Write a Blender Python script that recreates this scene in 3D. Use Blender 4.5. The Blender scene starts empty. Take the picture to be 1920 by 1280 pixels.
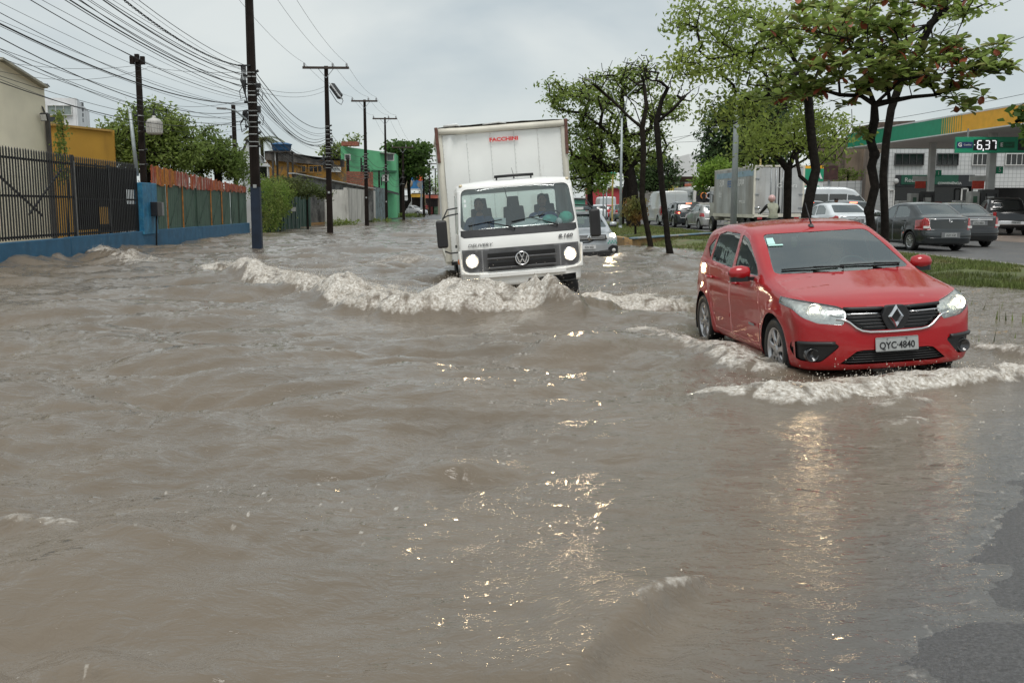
import bpy, bmesh, math, random
import numpy as np
from mathutils import Vector, Matrix

random.seed(11)
RNG = np.random.default_rng(11)
S = bpy.context.scene
COL = S.collection
R = math.radians

# ------------------------------------------------------------------ camera
CAM_H, PITCH, FPX = 1.55, R(7.77), 1867.0
cam = bpy.data.cameras.new('camera')
cam.lens, cam.sensor_width = 35.0, 36.0
cam.clip_start, cam.clip_end = 0.1, 3000
cam_o = bpy.data.objects.new('camera', cam)
COL.objects.link(cam_o)
cam_o.location = (0, 0, CAM_H)
cam_o.rotation_euler = (math.pi / 2 - PITCH, 0, 0)
S.camera = cam_o

# ------------------------------------------------------------------ sky, sun, exposure
SUN_EL, SUN_AZ = R(66), R(172)
world = bpy.data.worlds.new('World')
S.world = world
world.use_nodes = True
wn, wl = world.node_tree.nodes, world.node_tree.links
wn.clear()
w_out = wn.new('ShaderNodeOutputWorld')
sky = wn.new('ShaderNodeTexSky')
sky.sky_type = 'NISHITA'
sky.sun_disc = False
sky.sun_elevation, sky.sun_rotation = SUN_EL, SUN_AZ
bg_sky = wn.new('ShaderNodeBackground')
bg_sky.inputs['Strength'].default_value = 0.1
wl.new(sky.outputs[0], bg_sky.inputs['Color'])
tc = wn.new('ShaderNodeTexCoord')
mp = wn.new('ShaderNodeMapping')
mp.inputs['Scale'].default_value = (1.0, 1.0, 2.6)
mp.inputs['Location'].default_value = (0.35, 0.2, 0.1)
wl.new(tc.outputs['Generated'], mp.inputs['Vector'])
nz = wn.new('ShaderNodeTexNoise')
nz.inputs['Scale'].default_value = 2.4
nz.inputs['Detail'].default_value = 5
nz.inputs['Roughness'].default_value = 0.5
nz.inputs['Distortion'].default_value = 0.35
wl.new(mp.outputs[0], nz.inputs['Vector'])
cr = wn.new('ShaderNodeValToRGB')
cr.color_ramp.elements[0].position = 0.36
cr.color_ramp.elements[0].color = (0.355, 0.398, 0.413, 1)
cr.color_ramp.elements[1].position = 0.60
cr.color_ramp.elements[1].color = (0.505, 0.528, 0.512, 1)
wl.new(nz.outputs['Fac'], cr.inputs['Fac'])
bg_cl = wn.new('ShaderNodeBackground')
bg_cl.inputs['Strength'].default_value = 1.0
wl.new(cr.outputs['Color'], bg_cl.inputs['Color'])
wmix = wn.new('ShaderNodeMixShader')
wmix.inputs[0].default_value = 0.9
wl.new(bg_sky.outputs[0], wmix.inputs[1])
wl.new(bg_cl.outputs[0], wmix.inputs[2])
wl.new(wmix.outputs[0], w_out.inputs['Surface'])

sun = bpy.data.lights.new('sun', 'SUN')
sun.energy, sun.angle, sun.color = 1.5, R(30), (1.0, 0.97, 0.93)
sun_o = bpy.data.objects.new('sun', sun)
COL.objects.link(sun_o)
sun_dir = Vector((math.sin(SUN_AZ) * math.cos(SUN_EL), math.cos(SUN_AZ) * math.cos(SUN_EL), math.sin(SUN_EL)))
sun_o.rotation_euler = (-sun_dir).to_track_quat('-Z', 'Y').to_euler()

S.view_settings.view_transform = 'Standard'
S.view_settings.look = 'None'
S.view_settings.exposure = 0.58
S.view_settings.gamma = 1.0
S.render.engine = 'CYCLES'
S.cycles.max_bounces = 8
S.cycles.transparent_max_bounces = 12
S.cycles.sample_clamp_indirect = 6.0
S.cycles.sample_clamp_direct = 0.0
S.cycles.use_denoising = True


# ------------------------------------------------------------------ picture measurements -> places
def at(u, v, Y):
 """the point at depth Y (metres north of the tripod) sighted at photo position u, v"""
 a, b = (u - 960) / FPX, (640 - v) / FPX
 cp, sp = math.cos(PITCH), math.sin(PITCH)
 dy, dz = cp + b * sp, b * cp - sp
 return Vector((a * Y / dy, Y, CAM_H + dz * Y / dy))


def gp(u, v, z=0.0):
 """the point of the level z sighted at photo position u, v"""
 a, b = (u - 960) / FPX, (640 - v) / FPX
 cp, sp = math.cos(PITCH), math.sin(PITCH)
 dy, dz = cp + b * sp, b * cp - sp
 t = (z - CAM_H) / dz
 return Vector((a * t, dy * t, z))


# ------------------------------------------------------------------ materials
MATS = {}


def pm(name, col=(.5, .5, .5), rough=0.6, metal=0.0, var=0.15, vs=3.0, bump=0.0, bs=40.0, coat=0.0, spec=0.5,
  col2=None, lo=0.45, hi=0.6, s2=6.0, streak=False, emit=None, es=0.0, island=0.0, trans=0.0,
  croug=0.03, detail=6, coords='Object', obj_rand=0.0, wet=False):
 """procedural principled material: base colour varied by noise, an optional second colour in patches, fine bump"""
 if name in MATS:
  return MATS[name]
 m = bpy.data.materials.new(name)
 m.use_nodes = True
 n, l = m.node_tree.nodes, m.node_tree.links
 b = n['Principled BSDF']
 b.inputs['Roughness'].default_value = rough
 b.inputs['Metallic'].default_value = metal
 b.inputs['Specular IOR Level'].default_value = spec
 b.inputs['Coat Weight'].default_value = coat
 b.inputs['Coat Roughness'].default_value = croug
 b.inputs['Coat IOR'].default_value = 1.6
 t = n.new('ShaderNodeTexCoord')
 vec = t.outputs[coords]
 nz = n.new('ShaderNodeTexNoise')
 nz.inputs['Scale'].default_value = vs
 nz.inputs['Detail'].default_value = detail
 l.new(vec, nz.inputs['Vector'])
 mr = n.new('ShaderNodeMapRange')
 mr.inputs['From Min'].default_value, mr.inputs['From Max'].default_value = 0.3, 0.7
 mr.inputs['To Min'].default_value, mr.inputs['To Max'].default_value = 1 - var, 1 + var
 l.new(nz.outputs['Fac'], mr.inputs['Value'])
 fac = mr.outputs[0]
 if island or obj_rand:
  src = n.new('ShaderNodeNewGeometry').outputs['Random Per Island'] if island else n.new('ShaderNodeObjectInfo').outputs['Random']
  a = island or obj_rand
  m2 = n.new('ShaderNodeMapRange')
  m2.inputs['To Min'].default_value, m2.inputs['To Max'].default_value = 1 - a, 1 + a
  l.new(src, m2.inputs['Value'])
  mu = n.new('ShaderNodeMath')
  mu.operation = 'MULTIPLY'
  l.new(fac, mu.inputs[0])
  l.new(m2.outputs[0], mu.inputs[1])
  fac = mu.outputs[0]
 base = None
 if col2 is not None:
  n2 = n.new('ShaderNodeTexNoise')
  n2.inputs['Scale'].default_value = s2
  n2.inputs['Detail'].default_value = 8
  n2.inputs['Roughness'].default_value = 0.65
  if streak:
   mpn = n.new('ShaderNodeMapping')
   mpn.inputs['Scale'].default_value = (1, 1, 0.14)
   l.new(vec, mpn.inputs['Vector'])
   l.new(mpn.outputs[0], n2.inputs['Vector'])
  else:
   l.new(vec, n2.inputs['Vector'])
  rp = n.new('ShaderNodeMapRange')
  rp.inputs['From Min'].default_value, rp.inputs['From Max'].default_value = lo, hi
  l.new(n2.outputs['Fac'], rp.inputs['Value'])
  mx = n.new('ShaderNodeMix')
  mx.data_type = 'RGBA'
  mx.inputs['A'].default_value = (*col, 1)
  mx.inputs['B'].default_value = (*col2, 1)
  l.new(rp.outputs[0], mx.inputs['Factor'])
  base = mx.outputs['Result']
 vm = n.new('ShaderNodeVectorMath')
 vm.operation = 'SCALE'
 if base is None:
  vm.inputs[0].default_value = col
 else:
  l.new(base, vm.inputs[0])
 l.new(fac, vm.inputs['Scale'])
 l.new(vm.outputs[0], b.inputs['Base Color'])
 if bump:
  nb = n.new('ShaderNodeTexNoise')
  nb.inputs['Scale'].default_value = bs
  nb.inputs['Detail'].default_value = 5
  l.new(vec, nb.inputs['Vector'])
  bp = n.new('ShaderNodeBump')
  bp.inputs['Strength'].default_value = bump
  bp.inputs['Distance'].default_value = 0.02
  l.new(nb.outputs['Fac'], bp.inputs['Height'])
  l.new(bp.outputs[0], b.inputs['Normal'])
 if wet:       # rain film: gloss broken up by drops
  nw = n.new('ShaderNodeTexNoise')
  nw.inputs['Scale'].default_value = 60
  nw.inputs['Detail'].default_value = 3
  l.new(vec, nw.inputs['Vector'])
  bw = n.new('ShaderNodeBump')
  bw.inputs['Strength'].default_value = 0.04
  bw.inputs['Distance'].default_value = 0.01
  l.new(nw.outputs['Fac'], bw.inputs['Height'])
  l.new(bw.outputs[0], b.inputs['Coat Normal'])
 if emit is not None:
  b.inputs['Emission Color'].default_value = (*emit, 1)
  b.inputs['Emission Strength'].default_value = es
 if trans:     # thin leaf: part of the light passes through
  tr = n.new('ShaderNodeBsdfTranslucent')
  l.new(vm.outputs[0], tr.inputs['Color'])
  ms = n.new('ShaderNodeMixShader')
  ms.inputs[0].default_value = trans
  l.new(b.outputs[0], ms.inputs[1])
  l.new(tr.outputs[0], ms.inputs[2])
  l.new(ms.outputs[0], n['Material Output'].inputs['Surface'])
 MATS[name] = m
 return m


def glass(name, tint=(0.55, 0.66, 0.62), base=0.16, power=1.0, rough=0.02):
 """tinted pane: passes tinted light, mirrors the sky more at grazing angles"""
 if name in MATS:
  return MATS[name]
 m = bpy.data.materials.new(name)
 m.use_nodes = True
 n, l = m.node_tree.nodes, m.node_tree.links
 n.remove(n['Principled BSDF'])
 tr = n.new('ShaderNodeBsdfTransparent')
 tr.inputs['Color'].default_value = (*tint, 1)
 gl = n.new('ShaderNodeBsdfGlossy')
 gl.inputs['Roughness'].default_value = rough
 gl.inputs['Color'].default_value = (0.92, 0.98, 0.97, 1)
 nz = n.new('ShaderNodeTexNoise')
 nz.inputs['Scale'].default_value = 3.0
 t = n.new('ShaderNodeTexCoord')
 l.new(t.outputs['Object'], nz.inputs['Vector'])
 bp = n.new('ShaderNodeBump')
 bp.inputs['Strength'].default_value = 0.05
 bp.inputs['Distance'].default_value = 0.05
 l.new(nz.outputs['Fac'], bp.inputs['Height'])
 l.new(bp.outputs[0], gl.inputs['Normal'])
 fr = n.new('ShaderNodeFresnel')
 fr.inputs['IOR'].default_value = 1.5
 mr = n.new('ShaderNodeMapRange')
 mr.inputs['From Min'].default_value, mr.inputs['From Max'].default_value = 0.03, 1.0
 mr.inputs['To Min'].default_value, mr.inputs['To Max'].default_value = base, 1.0
 l.new(fr.outputs[0], mr.inputs['Value'])
 mx = n.new('ShaderNodeMixShader')
 l.new(mr.outputs[0], mx.inputs[0])
 l.new(tr.outputs[0], mx.inputs[1])
 l.new(gl.outputs[0], mx.inputs[2])
 l.new(mx.outputs[0], n['Material Output'].inputs['Surface'])
 MATS[name] = m
 return m


# ------------------------------------------------------------------ objects
def tag(o, label=None, cat=None, group=None, kind=None):
 if label:
  o['label'] = label
 if cat:
  o['category'] = cat
 if group:
  o['group'] = group
 if kind:
  o['kind'] = kind
 return o


def empty(name, loc=(0, 0, 0), rot=(0, 0, 0), label=None, cat=None, group=None):
 o = bpy.data.objects.new(name, None)
 o.empty_display_size = 0.1
 COL.objects.link(o)
 o.location = loc
 o.rotation_euler = rot
 return tag(o, label, cat, group)


def link(name, me, parent=None, loc=None, rot=None):
 o = bpy.data.objects.new(name, me)
 COL.objects.link(o)
 if parent is not None:
  o.parent = parent
 if loc is not None:
  o.location = loc
 if rot is not None:
  o.rotation_euler = rot
 return o


def copy_tree(o, parent=None):
 c = o.copy()
 COL.objects.link(c)
 c.parent = parent
 for ch in o.children:
  copy_tree(ch, c)
 return c


class MB:
 """collects faces of one mesh"""
 def __init__(s):
  s.v, s.f, s.m, s.sm = [], [], [], []
  s.mats = []

 def mi(s, mat):
  if mat not in s.mats:
   s.mats.append(mat)
  return s.mats.index(mat)

 def add(s, vs, fs, mat=0, smooth=False):
  o = len(s.v)
  s.v.extend([tuple(p) for p in vs])
  for f in fs:
   s.f.append(tuple(i + o for i in f))
   s.m.append(mat)
   s.sm.append(smooth)
  return s

 def box(s, c, d, rot=None, mat=0, taper=1.0, ch=0.0):
  """box centred at c of size d; taper scales the top, ch chamfers the vertical edges"""
  x, y, z = d[0] / 2, d[1] / 2, d[2] / 2
  if ch > 0:
   k = min(ch, x * 0.9, y * 0.9)
   ring = [(-x + k, -y), (x - k, -y), (x, -y + k), (x, y - k), (x - k, y), (-x + k, y), (-x, y - k), (-x, -y + k)]
  else:
   ring = [(-x, -y), (x, -y), (x, y), (-x, y)]
  n = len(ring)
  vs = [Vector((a, b, -z)) for a, b in ring] + [Vector((a * taper, b * taper, z)) for a, b in ring]
  fs = [tuple(range(n))[::-1], tuple(range(n, 2 * n))] + [(i, (i + 1) % n, n + (i + 1) % n, n + i) for i in range(n)]
  M = rot if rot is not None else Matrix.Identity(3)
  return s.add([M @ p + Vector(c) for p in vs], fs, mat)

 def beam(s, a, b, w, h, mat=0, up=(0, 0, 1)):
  """rectangular bar from a to b"""
  a, b = Vector(a), Vector(b)
  d = (b - a).normalized()
  u = Vector(up)
  if abs(d.dot(u)) > 0.98:
   u = Vector((0, 1, 0))
  r = d.cross(u).normalized() * w / 2
  q = r.cross(d).normalized() * h / 2
  vs = [a - r - q, a + r - q, a + r + q, a - r + q, b - r - q, b + r - q, b + r + q, b - r + q]
  return s.add(vs, [(3, 2, 1, 0), (4, 5, 6, 7), (0, 1, 5, 4), (1, 2, 6, 5), (2, 3, 7, 6), (3, 0, 4, 7)], mat)

 def tube(s, pts, rad, n=8, mat=0, caps=True, smooth=True):
  pts = [Vector(p) for p in pts]
  if not hasattr(rad, '__len__'):
   rad = [rad] * len(pts)
  vs, fs = [], []
  ref = None
  for i, p in enumerate(pts):
   d = (pts[min(i + 1, len(pts) - 1)] - pts[max(i - 1, 0)])
   d = d.normalized() if d.length > 1e-9 else Vector((0, 0, 1))
   if ref is None:
    ref = d.orthogonal().normalized()
   else:
    ref = (ref - d * ref.dot(d))
    ref = ref.normalized() if ref.length > 1e-6 else d.orthogonal().normalized()
   q = d.cross(ref)
   for k in range(n):
    a = 2 * math.pi * k / n
    vs.append(p + (ref * math.cos(a) + q * math.sin(a)) * rad[i])
  for i in range(len(pts) - 1):
   for k in range(n):
    k2 = (k + 1) % n
    fs.append((i * n + k, i * n + k2, (i + 1) * n + k2, (i + 1) * n + k))
  s.add(vs, fs, mat, smooth)
  if caps:
   o = len(s.v) - len(vs)
   s.f.append(tuple(o + k for k in range(n))[::-1])
   s.f.append(tuple(o + (len(pts) - 1) * n + k for k in range(n)))
   s.m += [mat, mat]
   s.sm += [False, False]
  return s

 def lathe(s, prof, n=24, c=(0, 0, 0), axis='z', mat=0, smooth=True):
  """prof: (radius, height) pairs turned about the axis"""
  vs, fs = [], []
  for r, h in prof:
   for k in range(n):
    a = 2 * math.pi * k / n
    p = (r * math.cos(a), r * math.sin(a), h)
    if axis == 'x':
     p = (h, p[0], p[1])
    elif axis == 'y':
     p = (p[0], h, p[1])
    vs.append(Vector(p) + Vector(c))
  for i in range(len(prof) - 1):
   for k in range(n):
    k2 = (k + 1) % n
    fs.append((i * n + k, i * n + k2, (i + 1) * n + k2, (i + 1) * n + k))
  return s.add(vs, fs, mat, smooth)

 def prism(s, poly, a, b, axis='y', mat=0):
  """2-d polygon pushed from a to b along an axis"""
  def P(p, h):
   return {'x': (h, p[0], p[1]), 'y': (p[0], h, p[1]), 'z': (p[0], p[1], h)}[axis]
  n = len(poly)
  vs = [P(p, a) for p in poly] + [P(p, b) for p in poly]
  fs = [tuple(range(n)), tuple(range(n, 2 * n))[::-1]] + [(i, n + i, n + (i + 1) % n, (i + 1) % n) for i in range(n)]
  return s.add(vs, fs, mat)

 def ball(s, c, r, n=10, m=7, mat=0, sc=(1, 1, 1)):
  vs, fs = [], []
  for i in range(m + 1):
   th = math.pi * i / m
   for k in range(n):
    a = 2 * math.pi * k / n
    vs.append((c[0] + r * sc[0] * math.sin(th) * math.cos(a), c[1] + r * sc[1] * math.sin(th) * math.sin(a), c[2] + r * sc[2] * math.cos(th)))
  for i in range(m):
   for k in range(n):
    k2 = (k + 1) % n
    fs.append((i * n + k, (i + 1) * n + k, (i + 1) * n + k2, i * n + k2))
  return s.add(vs, fs, mat, True)

 def mesh(s, name, mats=None):
  me = bpy.data.meshes.new(name)
  me.from_pydata(s.v, [], s.f)
  mats = mats if isinstance(mats, (list, tuple)) else [mats] if mats is not None else s.mats
  for m in mats:
   me.materials.append(m)
  me.polygons.foreach_set('material_index', s.m)
  me.polygons.foreach_set('use_smooth', s.sm)
  me.update()
  bm = bmesh.new()
  bm.from_mesh(me)
  bmesh.ops.recalc_face_normals(bm, faces=bm.faces)
  bm.to_mesh(me)
  bm.free()
  return me

 def build(s, name, mats=None, parent=None, loc=None, rot=None, bevel=0.0):
  o = link(name, s.mesh(name, mats), parent, loc, rot)
  if bevel:
   bv = o.modifiers.new('bevel', 'BEVEL')
   bv.width = bevel
   bv.segments = 2
   bv.limit_method = 'ANGLE'
  return o


def np_mesh(name, V, F, mats, smooth=False, mi=None):
 """mesh from arrays; F is (n,3) or (n,4)"""
 me = bpy.data.meshes.new(name)
 V = np.asarray(V, dtype=np.float32)
 F = np.asarray(F, dtype=np.int32)
 k = F.shape[1]
 me.vertices.add(len(V))
 me.vertices.foreach_set('co', V.ravel())
 me.loops.add(F.size)
 me.loops.foreach_set('vertex_index', F.ravel())
 me.polygons.add(len(F))
 me.polygons.foreach_set('loop_start', np.arange(0, F.size, k, dtype=np.int32))
 if smooth:
  me.polygons.foreach_set('use_smooth', np.ones(len(F), dtype=bool))
 if mi is not None:
  me.polygons.foreach_set('material_index', np.asarray(mi, dtype=np.int32))
 for m in (mats if isinstance(mats, (list, tuple)) else [mats]):
  me.materials.append(m)
 me.update(calc_edges=True)
 return me


def text_mesh(name, body, size, mat, ext=0.004, shear=0.0, bold=0.0, sx=1.0, font_space=1.0):
 cu = bpy.data.curves.new(name, 'FONT')
 cu.body = body
 cu.size = size
 cu.extrude = ext
 cu.shear = shear
 cu.offset = bold
 cu.space_character = font_space
 cu.align_x, cu.align_y = 'CENTER', 'CENTER'
 cu.resolution_u = 3
 o = bpy.data.objects.new(name, cu)
 COL.objects.link(o)
 dg = bpy.context.evaluated_depsgraph_get()
 me = bpy.data.meshes.new_from_object(o.evaluated_get(dg))
 bpy.data.objects.remove(o)
 bpy.data.curves.remove(cu)
 me.name = name
 if sx != 1.0:
  me.transform(Matrix.Diagonal((sx, 1, 1, 1)))
 me.materials.clear()
 me.materials.append(mat)
 return me


def text(name, body, size, mat, parent, loc, rot=(math.pi / 2, 0, 0), **kw):
 return link(name, text_mesh(name, body, size, mat, **kw), parent, loc, rot)


# common materials
M_BLACK = pm('black plastic', (0.018, 0.018, 0.019), 0.45, var=0.25)
M_RUB = pm('black rubber', (0.012, 0.012, 0.012), 0.7, var=0.3)
M_TYRE = pm('wet tyre rubber', (0.014, 0.014, 0.014), 0.5, var=0.3, vs=12, bump=0.3, bs=60)
M_CHROME = pm('chrome', (0.82, 0.82, 0.83), 0.12, 1.0, var=0.05)
M_ALLOY = pm('alloy', (0.5, 0.5, 0.51), 0.28, 0.85, var=0.12, vs=8)
M_STEEL = pm('galvanised steel', (0.33, 0.35, 0.36), 0.5, 0.6, var=0.2)
M_SEAM = pm('panel gap', (0.008, 0.008, 0.008), 0.8, var=0.1)
M_GLASSC = glass('clear windshield glass', (0.60, 0.72, 0.68), 0.24)
M_GLASSD = pm('dark tinted glass', (0.012, 0.016, 0.016), 0.04, 0, var=0.2, spec=0.9, coat=0.6)
M_LENS = glass('lamp lens', (0.9, 0.92, 0.92), 0.10)
M_TAIL = pm('red lamp lens', (0.35, 0.012, 0.014), 0.12, var=0.25, vs=14, coat=0.7)
M_TAILLIT = pm('lit brake lamp', (0.5, 0.02, 0.02), 0.2, emit=(1.0, 0.16, 0.08), es=5.0)
M_WHITEL = pm('clear lamp lens', (0.62, 0.62, 0.6), 0.15, var=0.2, vs=20, coat=0.6)
M_AMBER = pm('amber lamp lens', (0.65, 0.16, 0.02), 0.2, var=0.2, coat=0.5)
M_BEAM = pm('lit headlamp', (0.9, 0.85, 0.75), 0.3, emit=(1.0, 0.82, 0.55), es=24.0)
M_BEAM2 = pm('lit halogen bulb', (0.9, 0.85, 0.75), 0.3, emit=(1.0, 0.86, 0.64), es=7.0)
M_GLOW = pm('warm lamp bowl', (0.9, 0.8, 0.65), 0.3, emit=(1.0, 0.72, 0.42), es=1.1)
M_PLATE = pm('grey number plate', (0.42, 0.43, 0.42), 0.35, 0.3, var=0.1, vs=20)
M_INK = pm('black lettering', (0.012, 0.012, 0.013), 0.5, var=0.1)
M_WHITEINK = pm('white lettering', (0.78, 0.78, 0.76), 0.5, var=0.05)
ORD = 'lowest second third fourth fifth sixth seventh eighth ninth tenth eleventh twelfth thirteenth fourteenth fifteenth sixteenth seventeenth eighteenth nineteenth twentieth'.split() + ['twenty-' + k for k in 'first second third fourth fifth sixth seventh'.split()]
M_CLOTH = pm('dark seat cloth', (0.03, 0.032, 0.034), 0.85, var=0.2, vs=15)
# ------------------------------------------------------------------ motor vehicles
def smooth_prof(pts, sig=0.035, n=600):
 pts = sorted(pts)
 xs = np.linspace(pts[0][0], pts[-1][0], n)
 ys = np.interp(xs, [p[0] for p in pts], [p[1] for p in pts])
 if sig > 0:
  dx = xs[1] - xs[0]
  k = int(max(1, 3 * sig / dx))
  g = np.exp(-0.5 * (np.arange(-k, k + 1) * dx / sig) ** 2)
  g /= g.sum()
  ys = np.convolve(np.pad(ys, k, mode='reflect', reflect_type='odd'), g, 'valid')
 return xs, ys


def smax(a, b, k):
 h = np.maximum(k - np.abs(a - b), 0) / k
 return np.maximum(a, b) + h * h * k * 0.25


def body_field(P):
 W, L = P['W'], P['L']
 tx, tz = smooth_prof(P['top'], P.get('tsig', 0.05))
 slope = np.gradient(tz, tx)
 tn = 1 / np.sqrt(1 + np.minimum(slope ** 2, 9))
 bx, bz = smooth_prof(P['belt'], 0.1)
 sx, sw = smooth_prof(P['sec'], 0.03)
 px, pw = smooth_prof(P['plan'], 0.12)
 fx, fy = smooth_prof(P['fprof'], 0.02)
 rx, ry = smooth_prof(P['rprof'], 0.02)
 tum, k = P['tumb'], P.get('k', (0.1, 0.12, 0.12, 0.06))
 crown = P.get('crown', 0.05)
 arch = P.get('arch', 0.018)
 wr = P['wr']

 def F(p):
  x, y, z = np.abs(p[:, 0]), p[:, 1], p[:, 2]
  top = (z - np.interp(y, tx, tz) + crown * (x / W) ** 2) * np.interp(y, tx, tn)
  belt = np.interp(y, bx, bz)
  xs = np.interp(np.minimum(z, belt), sx, sw) * np.interp(y, px, pw)
  xs = xs - np.maximum(z - belt, 0) * tum - np.clip((z - belt) / 0.03, 0, 1) * P.get('shoulder', 0.012)
  for wy in P['wheels']:
   d = np.hypot(y - wy, z - wr)
   xs = xs + arch * np.exp(-((d - wr * 1.2) / 0.07) ** 2)
  side = x - xs
  fr = (-L / 2 + np.interp(z, fx, fy) + P['nose'] * (x / W) ** P.get('nexp', 3.0)) - y
  re = y - (L / 2 - np.interp(z, rx, ry) - P['tail'] * (x / W) ** P.get('rexp', 3.5))
  m = smax(side, top, k[0])
  m = smax(m, fr, k[1])
  m = smax(m, re, k[2])
  return smax(m, P['zb'] - z, k[3])
 return F


def body_bm(P, res):
 """closed body skin: a box grid pushed out from the spine onto the body field"""
 W, L, H = P['W'], P['L'], P['H']
 nx, ny, nz = max(6, int(2 * W / res)), max(10, int(L / res)), max(6, int(H / res))
 pts, quads = [], []
 base = 0
 for ax, (na, nb) in {'x': (ny, nz), 'y': (nx, nz), 'z': (nx, ny)}.items():
  for sg in (-1, 1):
   a, b = np.meshgrid(np.linspace(-1, 1, na + 1), np.linspace(-1, 1, nb + 1), indexing='ij')
   c = np.full_like(a, sg)
   g = {'x': (c, a, b), 'y': (a, c, b), 'z': (a, b, c)}[ax]
   pts.append(np.stack([q.ravel() for q in g], 1))
   i = np.arange((na + 1) * (nb + 1)).reshape(na + 1, nb + 1) + base
   q = np.stack([i[:-1, :-1], i[1:, :-1], i[1:, 1:], i[:-1, 1:]], -1).reshape(-1, 4)
   flip = (ax in 'xz') == (sg < 0)
   quads.append(q[:, ::-1] if flip else q)
   base += (na + 1) * (nb + 1)
 pts = np.concatenate(pts)
 quads = np.concatenate(quads)
 key = np.round(pts * 1e5).astype(np.int64)
 _, idx, inv = np.unique(key, axis=0, return_index=True, return_inverse=True)
 inv = inv.ravel()
 pts, quads = pts[idx], inv[quads]
 B = pts * np.array([W, L / 2, H / 2]) + np.array([0, 0, H / 2])
 cz = P.get('spine', 0.62)
 C = np.stack([B[:, 0] * P.get('sxw', 0.25), np.clip(B[:, 1], -L / 2 + 0.55, L / 2 - 0.55) * 1.0, np.full(len(B), cz)], 1)
 D = B - C
 F = body_field(P)
 lo, hi = np.zeros(len(B)), np.full(len(B), 2.2)
 for _ in range(34):
  mid = (lo + hi) / 2
  out = F(C + D * mid[:, None]) > 0
  hi = np.where(out, mid, hi)
  lo = np.where(out, lo, mid)
 V = C + D * lo[:, None]
 bm = bmesh.new()
 vs = [bm.verts.new(v) for v in V]
 for q in quads:
  try:
   bm.faces.new([vs[i] for i in q])
  except ValueError:
   pass
 bmesh.ops.recalc_face_normals(bm, faces=bm.faces)
 return bm


AX = {'side': (1, 2), 'front': (0, 2), 'rear': (0, 2), 'top': (0, 1)}


def cut(bm, poly, view, pred):
 """cut a convex outline into the skin and return the faces inside it"""
 ia, ib = AX[view]
 P = [Vector(p) for p in poly]
 area = sum(P[i].x * P[(i + 1) % len(P)].y - P[(i + 1) % len(P)].x * P[i].y for i in range(len(P)))
 if area < 0:
  P.reverse()
 pad = 0.08
 a0, a1 = min(p.x for p in P) - pad, max(p.x for p in P) + pad
 b0, b1 = min(p.y for p in P) - pad, max(p.y for p in P) + pad
 bm.normal_update()
 fs = []
 for f in bm.faces:
  c = f.calc_center_median()
  if a0 < c[ia] < a1 and b0 < c[ib] < b1 and pred(c, f.normal):
   fs.append(f)
 if not fs:
  return []
 # work on a small copy of the region, then put it back
 tb = bmesh.new()
 tid = tb.verts.layers.int.new('src')
 mp, src = {}, []
 for f in fs:
  vs = []
  for v in f.verts:
   if v not in mp:
    nv = tb.verts.new(v.co)
    src.append(v)
    nv[tid] = len(src)
    mp[v] = nv
   vs.append(mp[v])
  tb.faces.new(vs)
 old = len(src)
 lines = []
 live = tb.faces[:]
 for i in range(len(P)):
  p, q = P[i], P[(i + 1) % len(P)]
  d = q - p
  if d.length < 1e-6:
   continue
  no2 = Vector((d.y, -d.x)).normalized()
  co, no = Vector((0, 0, 0)), Vector((0, 0, 0))
  co[ia], co[ib] = p.x, p.y
  no[ia], no[ib] = no2.x, no2.y
  lines.append((co, no))
  if not live:
   continue
  es = {e for f in live for e in f.edges}
  ve = {v for f in live for v in f.verts}
  r = bmesh.ops.bisect_plane(tb, geom=list(ve) + list(es) + live, plane_co=co, plane_no=no, dist=1e-5)
  for g in r['geom_cut']:
   if isinstance(g, bmesh.types.BMVert) and not (0 < g[tid] <= old and (src[g[tid] - 1].co - g.co).length < 1e-7):
    g[tid] = 0
  # only what is still inside needs the next line
  live = [g for g in r['geom'] if isinstance(g, bmesh.types.BMFace) and (g.calc_center_median() - co).dot(no) < 1e-6]
 bmesh.ops.delete(bm, geom=fs, context='FACES_ONLY')
 out, nm = [], {}
 for f in tb.faces:
  vs = []
  for v in f.verts:
   k = v[tid]
   if 0 < k <= old and (src[k - 1].co - v.co).length < 1e-7:
    vs.append(src[k - 1])
   else:
    if v not in nm:
     nm[v] = bm.verts.new(v.co)
    vs.append(nm[v])
  try:
   nf = bm.faces.new(vs)
  except ValueError:
   continue
  c = nf.calc_center_median()
  if all((c - co).dot(no) < 1e-6 for co, no in lines):
   out.append(nf)
 tb.free()
 bm.normal_update()
 return out


def pull(bm, faces, name, mat, parent, ring=None, push=0.0, delete=True, thick=0.0):
 """lift faces off the skin as a part of their own; ring = (width, material) lays a border round it"""
 nb = bmesh.new()
 mp = {}
 for f in faces:
  vs = []
  for v in f.verts:
   if v not in mp:
    mp[v] = nb.verts.new(v.co - v.normal * push)
   vs.append(mp[v])
  try:
   nf = nb.faces.new(vs)
   nf.smooth = True
  except ValueError:
   pass
 mats = [mat]
 if ring and len(nb.faces):
  r = bmesh.ops.inset_region(nb, faces=nb.faces[:], thickness=ring[0], use_even_offset=False, use_boundary=True)
  for f in r['faces']:
   f.material_index = 1
   f.smooth = True
  mats.append(ring[1])
 if thick and len(nb.faces):
  bmesh.ops.solidify(nb, geom=nb.faces[:], thickness=thick)
 me = bpy.data.meshes.new(name)
 nb.to_mesh(me)
 nb.free()
 for m in mats:
  me.materials.append(m)
 if delete:
  bmesh.ops.delete(bm, geom=faces, context='FACES')
 return link(name, me, parent)


def skin(bm, name, mat, parent):
 for f in bm.faces:
  f.smooth = True
 me = bpy.data.meshes.new(name)
 bm.to_mesh(me)
 bm.free()
 me.materials.append(mat)
 return link(name, me, parent)


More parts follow.
